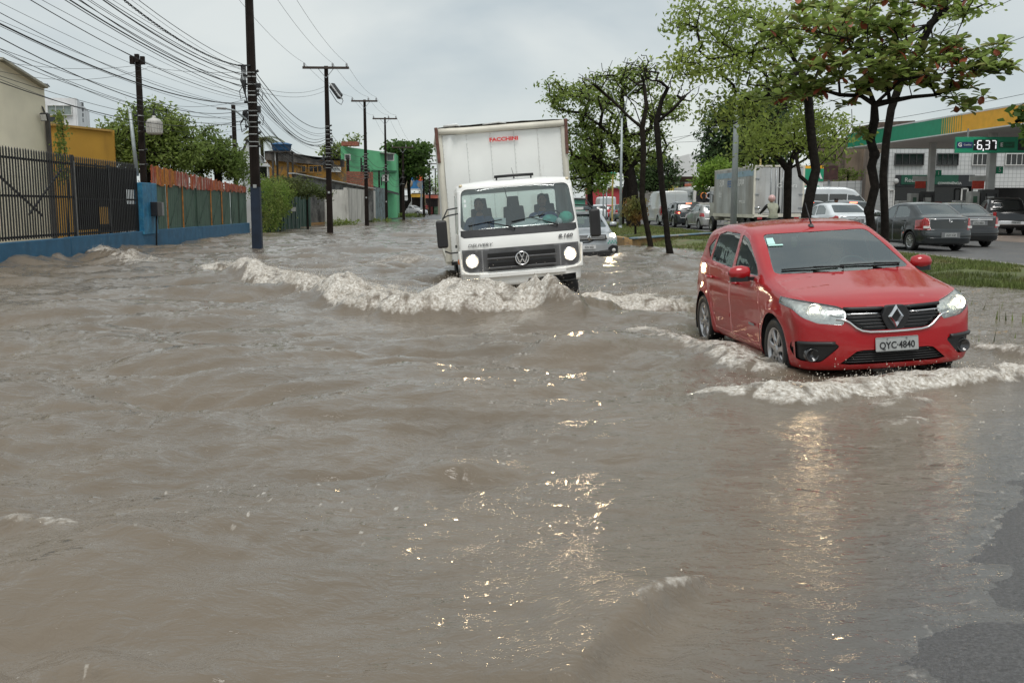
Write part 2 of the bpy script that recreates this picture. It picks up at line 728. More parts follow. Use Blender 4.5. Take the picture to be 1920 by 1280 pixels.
def circle(cy, cz, r, n=22, a0=0, a1=360):
 return [(cy + r * math.cos(R(a0 + (a1 - a0) * i / n)), cz + r * math.sin(R(a0 + (a1 - a0) * i / n))) for i in range(n)]


def rounded(poly, r, n=4):
 """round the corners of a convex outline"""
 P = [Vector(p) for p in poly]
 out = []
 for i in range(len(P)):
  a, b, c = P[i - 1], P[i], P[(i + 1) % len(P)]
  k = min(r, (a - b).length * 0.45, (c - b).length * 0.45)
  p, q = b + (a - b).normalized() * k, b + (c - b).normalized() * k
  for j in range(n + 1):
   t = j / n
   out.append(tuple(p * (1 - t) ** 2 + b * 2 * t * (1 - t) + q * t * t))
 return out


WHEELS = {}


def wheel_mesh(r, w, rimr, style, spokes):
 key = (r, w, rimr, style)
 if key in WHEELS:
  return WHEELS[key]
 t = MB()
 t.lathe([(rimr, -w * .42), (rimr + .02, -w * .5), (r * .93, -w * .52), (r * .985, -w * .42), (r, -w * .25), (r, w * .25), (r * .985, w * .42),
    (r * .93, w * .52), (rimr + .02, w * .5), (rimr, w * .42)], 36, axis='x')
 for k in range(36):       # tread blocks
  a = 2 * math.pi * k / 36
  rot = Matrix.Rotation(a, 3, 'X')
  t.box(rot @ Vector((0, 0, r)), (w * .8, r * .07, .012), rot)
 m = MB()
 m.lathe([(rimr + .004, -w * .47), (rimr - .012, -w * .47), (rimr - .02, -w * .3), (rimr - .03, w * .3), (rimr, w * .45)], 36, axis='x')
 if style == 'alloy':
  for k in range(spokes):
   a = 2 * math.pi * k / spokes
   rot = Matrix.Rotation(a, 3, 'X')
   for da in (-.10, .10):
    r2 = Matrix.Rotation(a + da, 3, 'X')
    m.add([rot @ Vector((-w * .42, -.018 + da * .15, .04)), rot @ Vector((-w * .42, .018 + da * .15, .04)), r2 @ Vector((-w * .44, .014, rimr - .01)),
      r2 @ Vector((-w * .44, -.014, rimr - .01)), rot @ Vector((-w * .30, -.02, .04)), rot @ Vector((-w * .30, .02, .04)),
      r2 @ Vector((-w * .34, .016, rimr - .01)), r2 @ Vector((-w * .34, -.016, rimr - .01))],
      [(0, 1, 2, 3), (4, 5, 6, 7), (0, 1, 5, 4), (1, 2, 6, 5), (2, 3, 7, 6), (3, 0, 4, 7)])
  m.lathe([(0.001, -w * .46), (.05, -w * .45), (.06, -w * .38), (.06, -w * .2)], 18, axis='x')
 else:
  m.lathe([(0.001, -w * .1), (.07, -w * .1), (.075, -w * .28), (.10, -w * .28), (rimr * .6, -w * .12), (rimr * .8, -w * .15), (rimr - .01, -w * .3)], 30, axis='x')
  for k in range(6):
   a = 2 * math.pi * k / 6
   m.tube([(-w * .30, .085 * math.cos(a), .085 * math.sin(a)), (-w * .2, .085 * math.cos(a), .085 * math.sin(a))], .012, 6)
 d = MB()
 d.lathe([(0.001, w * .02), (rimr * .8, w * .02), (rimr * .8, w * .1)], 20, axis='x')
 WHEELS[key] = (t.mesh('tyre', M_TYRE), m.mesh('rim', M_ALLOY if style == 'alloy' else pm('painted steel wheel', (0.3, 0.29, 0.27), 0.5, 0.3, var=0.3)),
     d.mesh('brake_disc', pm('dark iron', (0.05, 0.045, 0.04), 0.5, 0.7)))
 return WHEELS[key]


def put_wheels(root, P, style='alloy', spokes=7, rimk=0.66, width=0.2, inset=0.0):
 tm, rm, dm = wheel_mesh(P['wr'], width, P['wr'] * rimk, style, spokes)
 for wy in P['wheels']:
  for sg in (-1, 1):
   w = link('wheel', tm, root, (sg * (P['W'] - width * .52 - .01 - inset), wy, P['wr']), (0, 0, 0 if sg < 0 else math.pi))
   w.rotation_euler.x = random.uniform(0, 1)
   link('rim', rm, w)
   link('brake_disc', dm, w)


SIDE = {1: lambda c, n: n.x > 0.25, -1: lambda c, n: n.x < -0.25}
FRONT = lambda c, n: n.y < -0.08
REAR = lambda c, n: n.y > 0.08
TOP = lambda c, n: n.z > 0.25


def arches(bm, P, r=None):
 for wy in P['wheels']:
  rr = r or P['wr'] * 1.17
  for sg in (1, -1):
   fs = cut(bm, circle(wy, P['wr'] + 0.01, rr), 'side', lambda c, n, sg=sg: c.x * sg > P['W'] * .55)
   bmesh.ops.delete(bm, geom=fs, context='FACES')


def wheel_wells(root, P):
 for wy in P['wheels']:
  for sg in (1, -1):
   m = MB()
   x0, x1 = sg * P['W'] * .5, sg * (P['W'] - .012)
   r = P['wr'] * 1.2
   vs, fs = [], []
   for i in range(15):
    a = R(-20 + 220 * i / 14)
    for x in (x0, x1):
     vs.append((x, wy + r * math.cos(a), P['wr'] + r * math.sin(a)))
   for i in range(14):
    fs.append((2 * i, 2 * i + 1, 2 * i + 3, 2 * i + 2))
   m.add(vs, fs, 0, True)
   m.add([(x0, wy + r * math.cos(R(-20 + 220 * i / 14)), P['wr'] + r * math.sin(R(-20 + 220 * i / 14))) for i in range(15)], [tuple(range(15))])
   m.build('wheel_well_liner', M_BLACK, root)


def panes(bm, root, poly_list, gm, ring=0.016, name='side_window'):
 for poly in poly_list:
  for sg in (1, -1):
   fs = cut(bm, rounded(poly, 0.05), 'side', SIDE[sg])
   if fs:
    pull(bm, fs, name, gm, root, (ring, M_RUB), 0.004)


def plate(root, loc, rot, txt, w=0.40, h=0.13, mat=None, size=0.088):
 m = MB()
 m.prism(rounded([(-w / 2, -h / 2), (w / 2, -h / 2), (w / 2, h / 2), (-w / 2, h / 2)], .012), 0, .006, 'z')
 p = m.build('number_plate', mat or M_PLATE, root, loc, rot)
 link('plate_lettering', text_mesh('plate_lettering', txt, size, M_INK, .0015, sx=.86, bold=.0012), p, (0, -h * .10, .009))
 b = MB()
 for a, c in ((Vector((-w / 2 + .006, -h / 2 + .006, .007)), Vector((w / 2 - .006, -h / 2 + .006, .007))), (Vector((-w / 2 + .006, h / 2 - .006, .007)), Vector((w / 2 - .006, h / 2 - .006, .007)))):
  b.beam(a, c, .004, .003)
 for x in (-.09, .09):
  b.tube([(x, h * .36, .006), (x, h * .36, .012)], .008, 8)
 b.build('plate_border', pm('grey plate rim', (.2, .2, .2), .4), p)
 return p


def mirror(root, x, y, z, sg, mat, s=1.0):
 m = MB()
 vs, n = [], 12
 rings = [(0, .02), (.02, .75), (.09, 1.0), (.15, .95), (.2, .7), (.22, .25)]
 pts = []
 for dx, k in rings:
  for i in range(n):
   a = 2 * math.pi * i / n
   pts.append((x + sg * dx * s, y + math.cos(a) * .075 * k * s * (1 if math.cos(a) < 0 else .6), z + math.sin(a) * .075 * k * s + .01))
 fs = [(i * n + k, i * n + (k + 1) % n, (i + 1) * n + (k + 1) % n, (i + 1) * n + k) for i in range(len(rings) - 1) for k in range(n)]
 m.add(pts, fs, 0, True)
 o = m.build('side_mirror', mat, root)
 b = MB()
 b.box((x + sg * .11 * s, y + .0, z - .05 * s), (.19 * s, .11 * s, .05 * s), ch=.03)
 b.beam((x - sg * .05, y + .01, z - .06), (x + sg * .06, y, z - .05), .05, .035)
 b.build('mirror_base', M_BLACK, o)
 g = MB()
 g.box((x + sg * .115 * s, y + .05 * s, z + .005), (.16 * s, .006, .1 * s))
 g.build('mirror_glass', M_CHROME, o)
 return o


def seat(root, x, y, z, w=.48, mat=None):
 m = MB()
 m.box((x, y - .2, z + .1), (w, .5, .18), ch=.06)
 m.box((x, y + .1, z + .48), (w, .16, .66), Matrix.Rotation(R(-14), 3, 'X'), taper=.8, ch=.05)
 m.box((x, y + .22, z + .9), (.24, .1, .18), Matrix.Rotation(R(-8), 3, 'X'), taper=.85, ch=.04)
 return m.build('seat', mat or M_CLOTH, root, bevel=.03)


def steering(root, c, r=.19, tilt=-28):
 m = MB()
 rot = Matrix.Rotation(R(90 + tilt), 3, 'X')
 pts = [rot @ Vector((r * math.cos(2 * math.pi * i / 20), r * math.sin(2 * math.pi * i / 20), 0)) + Vector(c) for i in range(21)]
 m.tube(pts, .016, 6)
 for a in (0, 180, 270):
  m.beam(Vector(c), rot @ Vector((r * math.cos(R(a)), r * math.sin(R(a)), 0)) + Vector(c), .03, .015)
 m.ball(c, .06, 8, 6)
 return m.build('steering_wheel', M_BLACK, root)


def wiper(root, p0, p1, pivot, mat=None):
 m = MB()
 m.tube([p0, (Vector(p0) + Vector(p1)) / 2 + Vector((0, -.012, .004)), p1], .008, 5)
 mid = Vector(p0).lerp(Vector(p1), .55) + Vector((0, -.02, .01))
 m.tube([mid, Vector(pivot) + Vector((0, -.02, .02)), pivot], [.008, .011, .014], 5)
 return m.build('wiper', mat or M_RUB, root)


def person_mesh(name, J, E, rad, mats, zone, sub=2):
 """one continuous body grown over a skeleton: J joints, E edges, rad radii; zone(point) -> material index"""
 me = bpy.data.meshes.new(name)
 names = list(J)
 me.from_pydata([J[k] for k in names], [(names.index(a), names.index(b)) for a, b in E], [])
 o = bpy.data.objects.new(name, me)
 COL.objects.link(o)
 o.modifiers.new('skin', 'SKIN').use_smooth_shade = True
 for i, k in enumerate(names):
  r = rad[k]
  me.skin_vertices[0].data[i].radius = (r, r) if not isinstance(r, tuple) else r
  me.skin_vertices[0].data[i].use_root = (k == 'pelvis')
 ss = o.modifiers.new('sub', 'SUBSURF')
 ss.levels = ss.render_levels = sub
 dg = bpy.context.evaluated_depsgraph_get()
 out = bpy.data.meshes.new_from_object(o.evaluated_get(dg))
 bpy.data.objects.remove(o)
 bpy.data.meshes.remove(me)
 out.name = name
 out.materials.clear()
 for m in mats:
  out.materials.append(m)
 for p in out.polygons:
  p.material_index = zone(p.center)
  p.use_smooth = True
 return out


SKIN_M = pm('brown skin', (0.22, 0.11, 0.07), 0.5, var=0.1)
HAIR_M = pm('black hair', (0.012, 0.010, 0.009), 0.6, var=0.3, vs=40)


def head(root, c, face=-1.0, s=1.0, hair=True, skin=None):
 """head with brow, nose, mouth, ears and hair, facing -y when face is -1"""
 m = MB()
 sk = skin or SKIN_M
 c = Vector(c)
 rings = [(-.115, .02, 0), (-.10, .052, -.02), (-.07, .066, -.012), (-.03, .073, 0), (.01, .077, .004), (.05, .077, .008), (.085, .066, .01), (.11, .04, .01), (.12, .005, .01)]
 n = 14
 pts = []
 for dz, r, oy in rings:
  for k in range(n):
   a = 2 * math.pi * k / n
   pts.append((c.x + r * math.cos(a) * s, c.y + (r * 1.22 * math.sin(a) * 1.0 + oy) * s * (1 if face < 0 else -1), c.z + dz * s))
 m.add(pts, [(i * n + k, i * n + (k + 1) % n, (i + 1) * n + (k + 1) % n, (i + 1) * n + k) for i in range(len(rings) - 1) for k in range(n)], 0, True)
 fy = c.y + face * .09 * s
 m.box((c.x, fy, c.z - .012 * s), (.026 * s, .04 * s, .05 * s), taper=.5)
 for sg in (-1, 1):
  m.ball((c.x + sg * .077 * s, c.y + .01 * s, c.z - .005 * s), .028 * s, 6, 5, sc=(.4, .7, 1))
 h = m.build('head', sk, root)
 fm = pm('eyes and mouth', (.03, .015, .012), .4)
 for sg in (-1, 1):
  d = MB()
  d.ball((c.x + sg * .031 * s, fy + face * -.008 * s, c.z + .014 * s), .011 * s, 6, 4)
  d.build('eye', fm, h)
  d = MB()
  d.beam((c.x + sg * .016 * s, fy, c.z + .034 * s), (c.x + sg * .05 * s, fy - face * .008 * s, c.z + .034 * s), .008 * s, .006 * s)
  d.build('eyebrow', fm, h)
 d = MB()
 d.beam((c.x - .024 * s, fy - face * .003 * s, c.z - .058 * s), (c.x + .024 * s, fy - face * .003 * s, c.z - .058 * s), .012 * s, .008 * s)
 d.build('mouth', fm, h)
 if hair:
  q = MB()
  q.ball((c.x, c.y - face * .014 * s, c.z + .042 * s), .088 * s, 12, 8, sc=(.97, 1.08, .98))
  q.build('hair', HAIR_M, h)
 return h


def hand_bits(m, wrist, d, up, s=1.0):
 """palm, four fingers and thumb curling along d"""
 d, up = Vector(d).normalized(), Vector(up).normalized()
 sd = d.cross(up).normalized()
 w = Vector(wrist)
 m.tube([w, w + d * .05 * s, w + d * .09 * s], [.024 * s, .036 * s, .034 * s], 8)
 for i, ln in enumerate((.065, .075, .07, .055)):
  b = w + d * .085 * s + sd * (i - 1.5) * .019 * s
  m.tube([b, b + d * ln * .5 * s - up * .008 * s, b + d * ln * .8 * s - up * .035 * s], [.010 * s, .0095 * s, .007 * s], 6)
 b = w + d * .03 * s - sd * .03 * s
 m.tube([b, b + d * .03 * s - sd * .022 * s, b + d * .055 * s - sd * .02 * s - up * .02 * s], [.012 * s, .011 * s, .008 * s], 6)


def sitter(name, label, loc, rot, shirt, look=0.0, hands=True, reach=(.16, -.42, .22), spread=.2, lean=0.0):
 """a seated person facing -y; origin at the hip"""
 r = empty(name, loc, rot, label, 'person')
 J = {'pelvis': (0, 0, 0), 'belly': (0, -.02, .18), 'chest': (0, .02 + lean, .38), 'neck': (0, 0 + lean, .55), 'crown': (0, -.01 + lean, .62)}
 E = [('pelvis', 'belly'), ('belly', 'chest'), ('chest', 'neck'), ('neck', 'crown')]
 rad = {'pelvis': (.15, .13), 'belly': (.15, .12), 'chest': (.17, .11), 'neck': .06, 'crown': .055}
 for sg, nm in ((-1, 'a'), (1, 'b')):
  J['sh' + nm] = (sg * .2, .02 + lean, .47)
  J['el' + nm] = (sg * (.27), -.12 + lean, .24)
  J['wr' + nm] = (sg * spread, reach[1], reach[2])
  J['hp' + nm] = (sg * .1, -.02, -.02)
  J['kn' + nm] = (sg * .14, -.45, .03)
  J['an' + nm] = (sg * .14, -.55, -.36)
  J['to' + nm] = (sg * .15, -.74, -.40)
  E += [('chest', 'sh' + nm), ('sh' + nm, 'el' + nm), ('el' + nm, 'wr' + nm), ('pelvis', 'hp' + nm), ('hp' + nm, 'kn' + nm), ('kn' + nm, 'an' + nm), ('an' + nm, 'to' + nm)]
  rad.update({'sh' + nm: .075, 'el' + nm: .05, 'wr' + nm: .03, 'hp' + nm: .1, 'kn' + nm: .068, 'an' + nm: .045, 'to' + nm: .035})
 shirt_m = pm('shirt ' + name + str(shirt), shirt, .85, var=.2, vs=12)
 trous = pm('dark trousers', (.02, .022, .03), .85, var=.2)

 def zone(c):
  if c.z > .54 or (c.y < -.2 + lean and c.z > .12):
   return 2
  return 0 if c.z > .04 and c.y > -.25 else 1
 link('body', person_mesh('body', J, E, rad, [shirt_m, trous, SKIN_M], zone), r)
 h = head(r, (0, -.02 + lean, .73))
 for sg in (-1, 1):
  m = MB()
  hand_bits(m, (sg * spread, reach[1], reach[2]), (-sg * .2, -1, .1), (0, 0, 1))
  m.build('hand', SKIN_M, r)
 return r


def beam_lamp(root, c, power, col=(1.0, .70, .38), aim=-1, radius=.05, size=66):
 """the light a lit headlamp throws ahead of the car"""
 la = bpy.data.lights.new('headlamp_light', 'SPOT')
 la.energy, la.color, la.shadow_soft_size = power, col, radius
 la.spot_size, la.spot_blend = R(size), .7
 o = bpy.data.objects.new('headlamp_light', la)
 COL.objects.link(o)
 o.parent = root
 o.location = c
 o.rotation_euler = (R(84) if aim < 0 else R(-84), 0, math.pi if aim < 0 else 0)
 if aim < 0:
  o.rotation_euler = Vector((0, -1, -.1)).to_track_quat('-Z', 'Y').to_euler()
 return o
# ------------------------------------------------------------------ the red hatchback
RED = pm('wet red paint', (0.38, 0.008, 0.012), 0.5, 0.0, var=0.06, vs=2, coat=1.0, croug=0.02, wet=True, spec=0.15)


def red_car():
 P = dict(L=4.06, W=.866, H=1.53, wr=.315, wheels=(-1.20, 1.39), zb=.205, tumb=.30, nose=.27, tail=.22, nexp=2.9, crown=.055, spine=.62, arch=.022,
    top=[(-2.1, .775), (-1.93, .825), (-1.6, .905), (-1.2, .98), (-.88, 1.045), (-.72, 1.11), (-.35, 1.31), (0.0, 1.455), (.2, 1.50), (.6, 1.53), (1.1, 1.515), (1.55, 1.455), (1.78, 1.38), (1.95, 1.05), (2.1, .95)],
    belt=[(-2.1, .80), (-1.2, .90), (-.7, .955), (.4, 1.0), (1.4, 1.05), (2.1, 1.1)],
    sec=[(.1, .79), (.2, .815), (.3, .84), (.45, .850), (.58, .852), (.66, .864), (.72, .866), (.85, .852), (1.0, .828), (1.2, .80)],
    plan=[(-2.1, .97), (-1.6, .985), (-1.2, 1.0), (.4, 1.0), (1.4, .99), (2.1, .94)],
    fprof=[(.1, .10), (.2, .05), (.3, .025), (.42, .012), (.55, .015), (.66, .025), (.75, .05), (.81, .12), (.9, .3), (1.0, .6), (1.6, 1.5)],
    rprof=[(.1, .08), (.3, .0), (.6, .0), (.8, .03), (1.0, .06), (1.3, .25), (1.6, .5)], k=(.085, .08, .12, .05))
 root = empty('hatchback_car', label='glossy red hatchback with lit headlamps driving through the flood water', cat='car')
 bm = body_bm(P, .034)
 arches(bm, P, .365)
 # side glass: front door, rear door, quarter
 panes(bm, root, [[(-.62, 1.0), (-.48, 1.12), (-.02, 1.355), (.22, 1.405), (.20, 1.02)], [(.30, 1.03), (.30, 1.41), (.85, 1.42), (1.12, 1.375), (1.18, 1.075)],
      [(1.24, 1.09), (1.20, 1.35), (1.44, 1.21)]], glass('smoked side glass', (.30, .36, .35), .16))
 # windshield and rear glass
 ws = [(-.70, 1.045), (-.66, 1.03), (.66, 1.03), (.70, 1.045), (.575, 1.395), (.50, 1.405), (-.50, 1.405), (-.575, 1.395)]
 pull(bm, cut(bm, rounded(ws, .06), 'front', lambda c, n: n.y < -.1 and c.y > -1.05 and c.z > .96), 'windshield', M_GLASSC, root, (.028, M_SEAM), .002)
 pull(bm, cut(bm, rounded([(-.6, 1.02), (.6, 1.02), (.5, 1.34), (-.5, 1.34)], .06), 'rear', lambda c, n: n.y > .1), 'rear_window', glass('smoked side glass'), root, (.03, M_SEAM), .002)
 F = body_field(P)

 def yfront(x, z):
  lo, hi = -2.2, -1.2
  for _ in range(30):
   mid = (lo + hi) / 2
   if F(np.array([[x, mid, z]]))[0] > 0:
    lo = mid
   else:
    hi = mid
  return hi

 def on(x, z, o=0.0):
  return Vector((x, yfront(x, z) - o, z))
 # headlamps
 for sg in (-1, 1):
  hl = [(sg * .43, .725), (sg * .445, .775), (sg * .50, .800), (sg * .70, .838), (sg * .85, .868), (sg * .855, .79), (sg * .80, .705), (sg * .68, .648), (sg * .47, .628)]
  hl = rounded(hl, .025)
  fs = cut(bm, hl, 'front', lambda c, n, sg=sg: c.y < -1.35 and c.x * sg > .3 and n.y < .1)
  lamp = pull(bm, fs, 'headlamp', M_LENS, root, (.009, M_SEAM), 0, delete=False)
  pull(bm, fs, 'lamp_housing', pm('lamp reflector', (.75, .76, .75), .22, .6, var=.3, vs=22, bump=.5, bs=22, emit=(1, .93, .8), es=.04), lamp, None, .018)
  c = on(sg * .68, .755, -.03)
  m = MB()
  m.lathe([(.001, -.004), (.03, -.002), (.04, .0)], 22, (0, 0, 0), 'y')
  bulb = m.build('lamp_bulb', M_BEAM2, lamp, c, (0, 0, R(sg * 12)))
  beam_lamp(root, c + Vector((0, -.03, 0)), 5)
  m = MB()
  m.lathe([(.075, -.02), (.068, .01), (.056, .02)], 22, c, 'y')
  m.build('lamp_ring', M_CHROME, lamp)
  m = MB()
  m.tube([on(sg * (.47 + .10 * i / 4), .70 + .02 * i / 4, -.014) for i in range(5)], .007, 5)
  m.build('lamp_strip', M_WHITEL, lamp)
 # hood
 hood = [(-.66, -1.83), (-.45, -1.93), (.45, -1.93), (.66, -1.83), (.765, -1.45), (.755, -.98), (.70, -.84), (-.70, -.84), (-.755, -.98), (-.765, -1.45)]
 hf = cut(bm, rounded(hood, .08), 'top', lambda c, n: n.z > .3 and c.z > .7)
 pull(bm, hf, 'hood', RED, root, (.006, M_SEAM))
 # doors
 for sg in (1, -1):
  for nm, poly in (('front_door', [(-.78, .30), (-.80, .60), (-.72, .93), (-.52, 1.10), (.0, 1.39), (.25, 1.45), (.25, .30)]), ('rear_door', [(.26, .30), (.26, 1.45), (1.1, 1.43), (1.30, 1.1), (1.12, .72), (1.02, .52), (.95, .30)])):
   f = cut(bm, poly, 'side', lambda c, n, sg=sg: n.x * sg > .3)
   d = pull(bm, f, nm, RED, root, (.006, M_SEAM))
   hy = .05 if nm == 'front_door' else 1.02
   m = MB()
   xs = sg * .872
   m.tube([(xs - sg * .02, hy - .09, .885), (xs + sg * .022, hy - .06, .89), (xs + sg * .024, hy + .06, .892), (xs - sg * .02, hy + .09, .892)], .014, 6)
   m.build('door_handle', RED, d)
   m = MB()
   y0, y1 = (-.72, .22) if nm == 'front_door' else (.29, 1.0)
   m.beam((sg * .847, y0, .50), (sg * .849, y1, .515), .016, .045)
   m.build('rub_strip', RED, d)
   if nm == 'front_door':
    m = MB()
    m.beam((sg * .868, -.62, .50), (sg * .868, -.45, .502), .006, .022)
    m.build('side_badge', M_STEEL, d)
 # upper grille: black band under the hood edge, swept down in the middle
 gr = [(-.50, .735), (-.47, .765), (.47, .765), (.50, .735), (.44, .68), (.32, .585), (.24, .572), (-.24, .572), (-.32, .585), (-.44, .68)]
 pull(bm, cut(bm, gr, 'front', FRONT), 'grille', pm('gloss black grille', (.010, .010, .011), .3, var=.2), root, None, .03)
 m = MB()
 for z, w in ((.600, .30), (.630, .36), (.660, .41), (.690, .44)):
  m.tube([on(-w + 2 * w * i / 12, z, -.014) for i in range(13)], .008, 5)
 m.build('grille_slats', M_BLACK, root)
 m = MB()
 ch = [(-.53, .685), (-.47, .68), (-.42, .655), (-.36, .60), (-.31, .572), (-.24, .560), (-.1, .556), (0, .555), (.1, .556), (.24, .560), (.31, .572), (.36, .60), (.42, .655), (.47, .68), (.53, .685)]
 m.tube([on(x, z, .006) for x, z in ch], .011, 6)
 m.build('chrome_trim', M_CHROME, root)
 for sg in (-1, 1):
  m = MB()
  m.tube([on(sg * (.14 + .29 * i / 6), .722 + .004 * i / 6, -.002) for i in range(7)], .007, 6)
  m.build('chrome_bar', M_CHROME, root)
  m = MB()
  m.tube([on(sg * (.1 + .35 * i / 6), .762 + .008 * i / 6, .0) for i in range(7)], .019, 6)
  m.build('grille_surround', M_BLACK, root)
 # emblem on a black boss
 m = MB()
 yb = yfront(0, .69)
 m.prism(rounded([(-.135, .69), (-.09, .79), (.09, .79), (.135, .69), (.07, .565), (-.07, .565)], .03), yb - .018, yb + .04, 'y')
 m.build('emblem_boss', M_BLACK, root, bevel=.008)
 m = MB()
 o = [(0, .797), (.078, .69), (0, .583), (-.078, .69)]
 i_ = [(0, .742), (.036, .69), (0, .638), (-.036, .69)]
 y0 = yb - .02
 for k in range(4):
  a, b = o[k], o[(k + 1) % 4]
  c, d = i_[(k + 1) % 4], i_[k]
  mid1, mid2 = ((a[0] + d[0]) / 2, (a[1] + d[1]) / 2), ((b[0] + c[0]) / 2, (b[1] + c[1]) / 2)
  v = [(a[0], y0, a[1]), (b[0], y0, b[1]), (mid2[0], y0 - .03, mid2[1]), (mid1[0], y0 - .03, mid1[1]), (c[0], y0, c[1]), (d[0], y0, d[1])]
  m.add(v, [(0, 1, 2, 3), (3, 2, 4, 5)])
 m.build('emblem', M_CHROME, root)
 # lower intake
 lo_ = [(-.50, .272), (-.36, .385), (-.3, .395), (.3, .395), (.36, .385), (.50, .272), (.42, .262), (-.42, .262)]
 pull(bm, cut(bm, lo_, 'front', FRONT), 'lower_intake', M_SEAM, root, None, .03)
 m = MB()
 for z, w in ((.285, .47), (.308, .44), (.331, .41), (.354, .38), (.377, .34)):
  m.tube([on(-w + 2 * w * i / 12, z, -.014) for i in range(13)], .006, 5)
 m.build('intake_slats', M_BLACK, root)
 # fog lamp housings, headlamps
 for sg in (-1, 1):
  fo = [(sg * .50, .44), (sg * .56, .475), (sg * .84, .48), (sg * .85, .40), (sg * .82, .30), (sg * .66, .285), (sg * .60, .34)]
  pull(bm, cut(bm, rounded(fo, .03), 'front', lambda c, n: n.y < -.15), 'fog_lamp_housing', M_BLACK, root, None, .02)
  c = on(sg * .72, .355, -.01)
  m = MB()
  m.lathe([(.001, .01), (.045, .0), (.052, -.018), (.062, -.02), (.066, .0), (.07, .03)], 22, c, 'y')
  m.build('fog_lamp', pm('fog lamp glass', (.03, .03, .032), .15, coat=.6), root)
  m = MB()
  m.tube([on(sg * (.54 + .28 * i / 6), .462, .004) for i in range(7)], .022, 6)
  m.build('bumper_fin', M_BLACK, root)
 p = on(0, .435, .012)
 plate(root, (0, p.y, .440), (math.pi / 2 - R(4), 0, 0), 'QYC·4840')
 skin(bm, 'body', RED, root)
 wheel_wells(root, P)
 put_wheels(root, P, 'alloy', 7, .70, .19)
 for sg in (-1, 1):
  mirror(root, sg * .86, -.52, 1.03, sg, RED, 1.05)
 # interior
 m = MB()
 m.box((0, .3, .30), (1.5, 3.0, .06))
 m.box((0, -.62, .86), (1.42, .50, .24), ch=.1)
 m.build('dashboard', M_BLACK, root, bevel=.05)
 for x in (-.36, .36):
  seat(root, x, .30, .38)
 m = MB()
 m.box((0, 1.2, .55), (1.2, .5, .2))
 m.box((0, 1.42, .85), (1.2, .16, .6), Matrix.Rotation(R(-16), 3, 'X'))
 m.build('rear_bench', M_CLOTH, root, bevel=.04)
 steering(root, (.36, -.28, .95))
 # wipers, washer jets, aerial, windscreen sticker
 def onw(x, z, o=.012):
  return Vector((x, yfront_w(x, z) - o, z + .006))

 def yfront_w(x, z):
  lo, hi = -1.2, .6
  for _ in range(30):
   mid = (lo + hi) / 2
   if F(np.array([[x, mid, z]]))[0] > 0:
    lo = mid
   else:
    hi = mid
  return hi
 wiper(root, onw(-.62, 1.062), onw(-.05, 1.068), onw(-.02, 1.05))
 wiper(root, onw(-.02, 1.075), onw(.62, 1.060), onw(.58, 1.045))
 m = MB()
 m.box((0, .02, 1.468), (.05, .09, .03), taper=.5)
 m.tube([(0, .0, 1.47), (0, .17, 1.71)], [.010, .004], 6)
 m.build('aerial', M_BLACK, root)
 m = MB()
 a, b, c, d = onw(-.60, 1.30, .004), onw(-.52, 1.30, .004), onw(-.50, 1.36, .004), onw(-.57, 1.36, .004)
 m.add([a, b, c, d], [(0, 1, 2, 3)])
 a, b, c, d = onw(-.60, 1.285, .004), onw(-.45, 1.285, .004), onw(-.45, 1.297, .004), onw(-.60, 1.297, .004)
 m.add([a, b, c, d], [(0, 1, 2, 3)])
 m.build('windshield_sticker', pm('pale sticker', (.45, .72, .66), .5), root)
 return root, P


red_root, red_P = red_car()
RED_LOC, RED_YAW, RED_ROLL = Vector((3.36, 10.98, -.13)), R(4.5), R(-3.2)
red_root.location = RED_LOC
red_root.rotation_euler = (0, RED_ROLL, RED_YAW)
dr = sitter('person', 'driver behind the wheel of the red hatchback', (0, 0, 0), (0, 0, 0), (.25, .22, .2), reach=(.16, -.42, .42), spread=.14)
dr.matrix_world = red_root.matrix_basis @ Matrix.Translation((.36, .22, .50))
# ------------------------------------------------------------------ the white box truck
TW = pm('wet white cab paint', (0.82, 0.82, 0.79), 0.35, var=0.05, vs=2, coat=0.6, col2=(0.60, 0.57, 0.50), lo=.62, hi=.8, s2=2.5, wet=True)
TBOX = pm('white box panel', (0.82, 0.83, 0.80), 0.45, var=0.05, vs=1.5, col2=(0.52, 0.50, 0.44), lo=.6, hi=.8, s2=3.5, streak=True, bump=.05, bs=6)
TPOST = pm('dirty cream post', (0.66, 0.63, 0.54), 0.55, var=.12, col2=(.40, .34, .26), lo=.62, hi=.8, s2=7, streak=True)
TGREY = pm('grey bumper plastic', (0.095, 0.096, 0.098), 0.55, var=0.2, vs=6, bump=.1, bs=80)


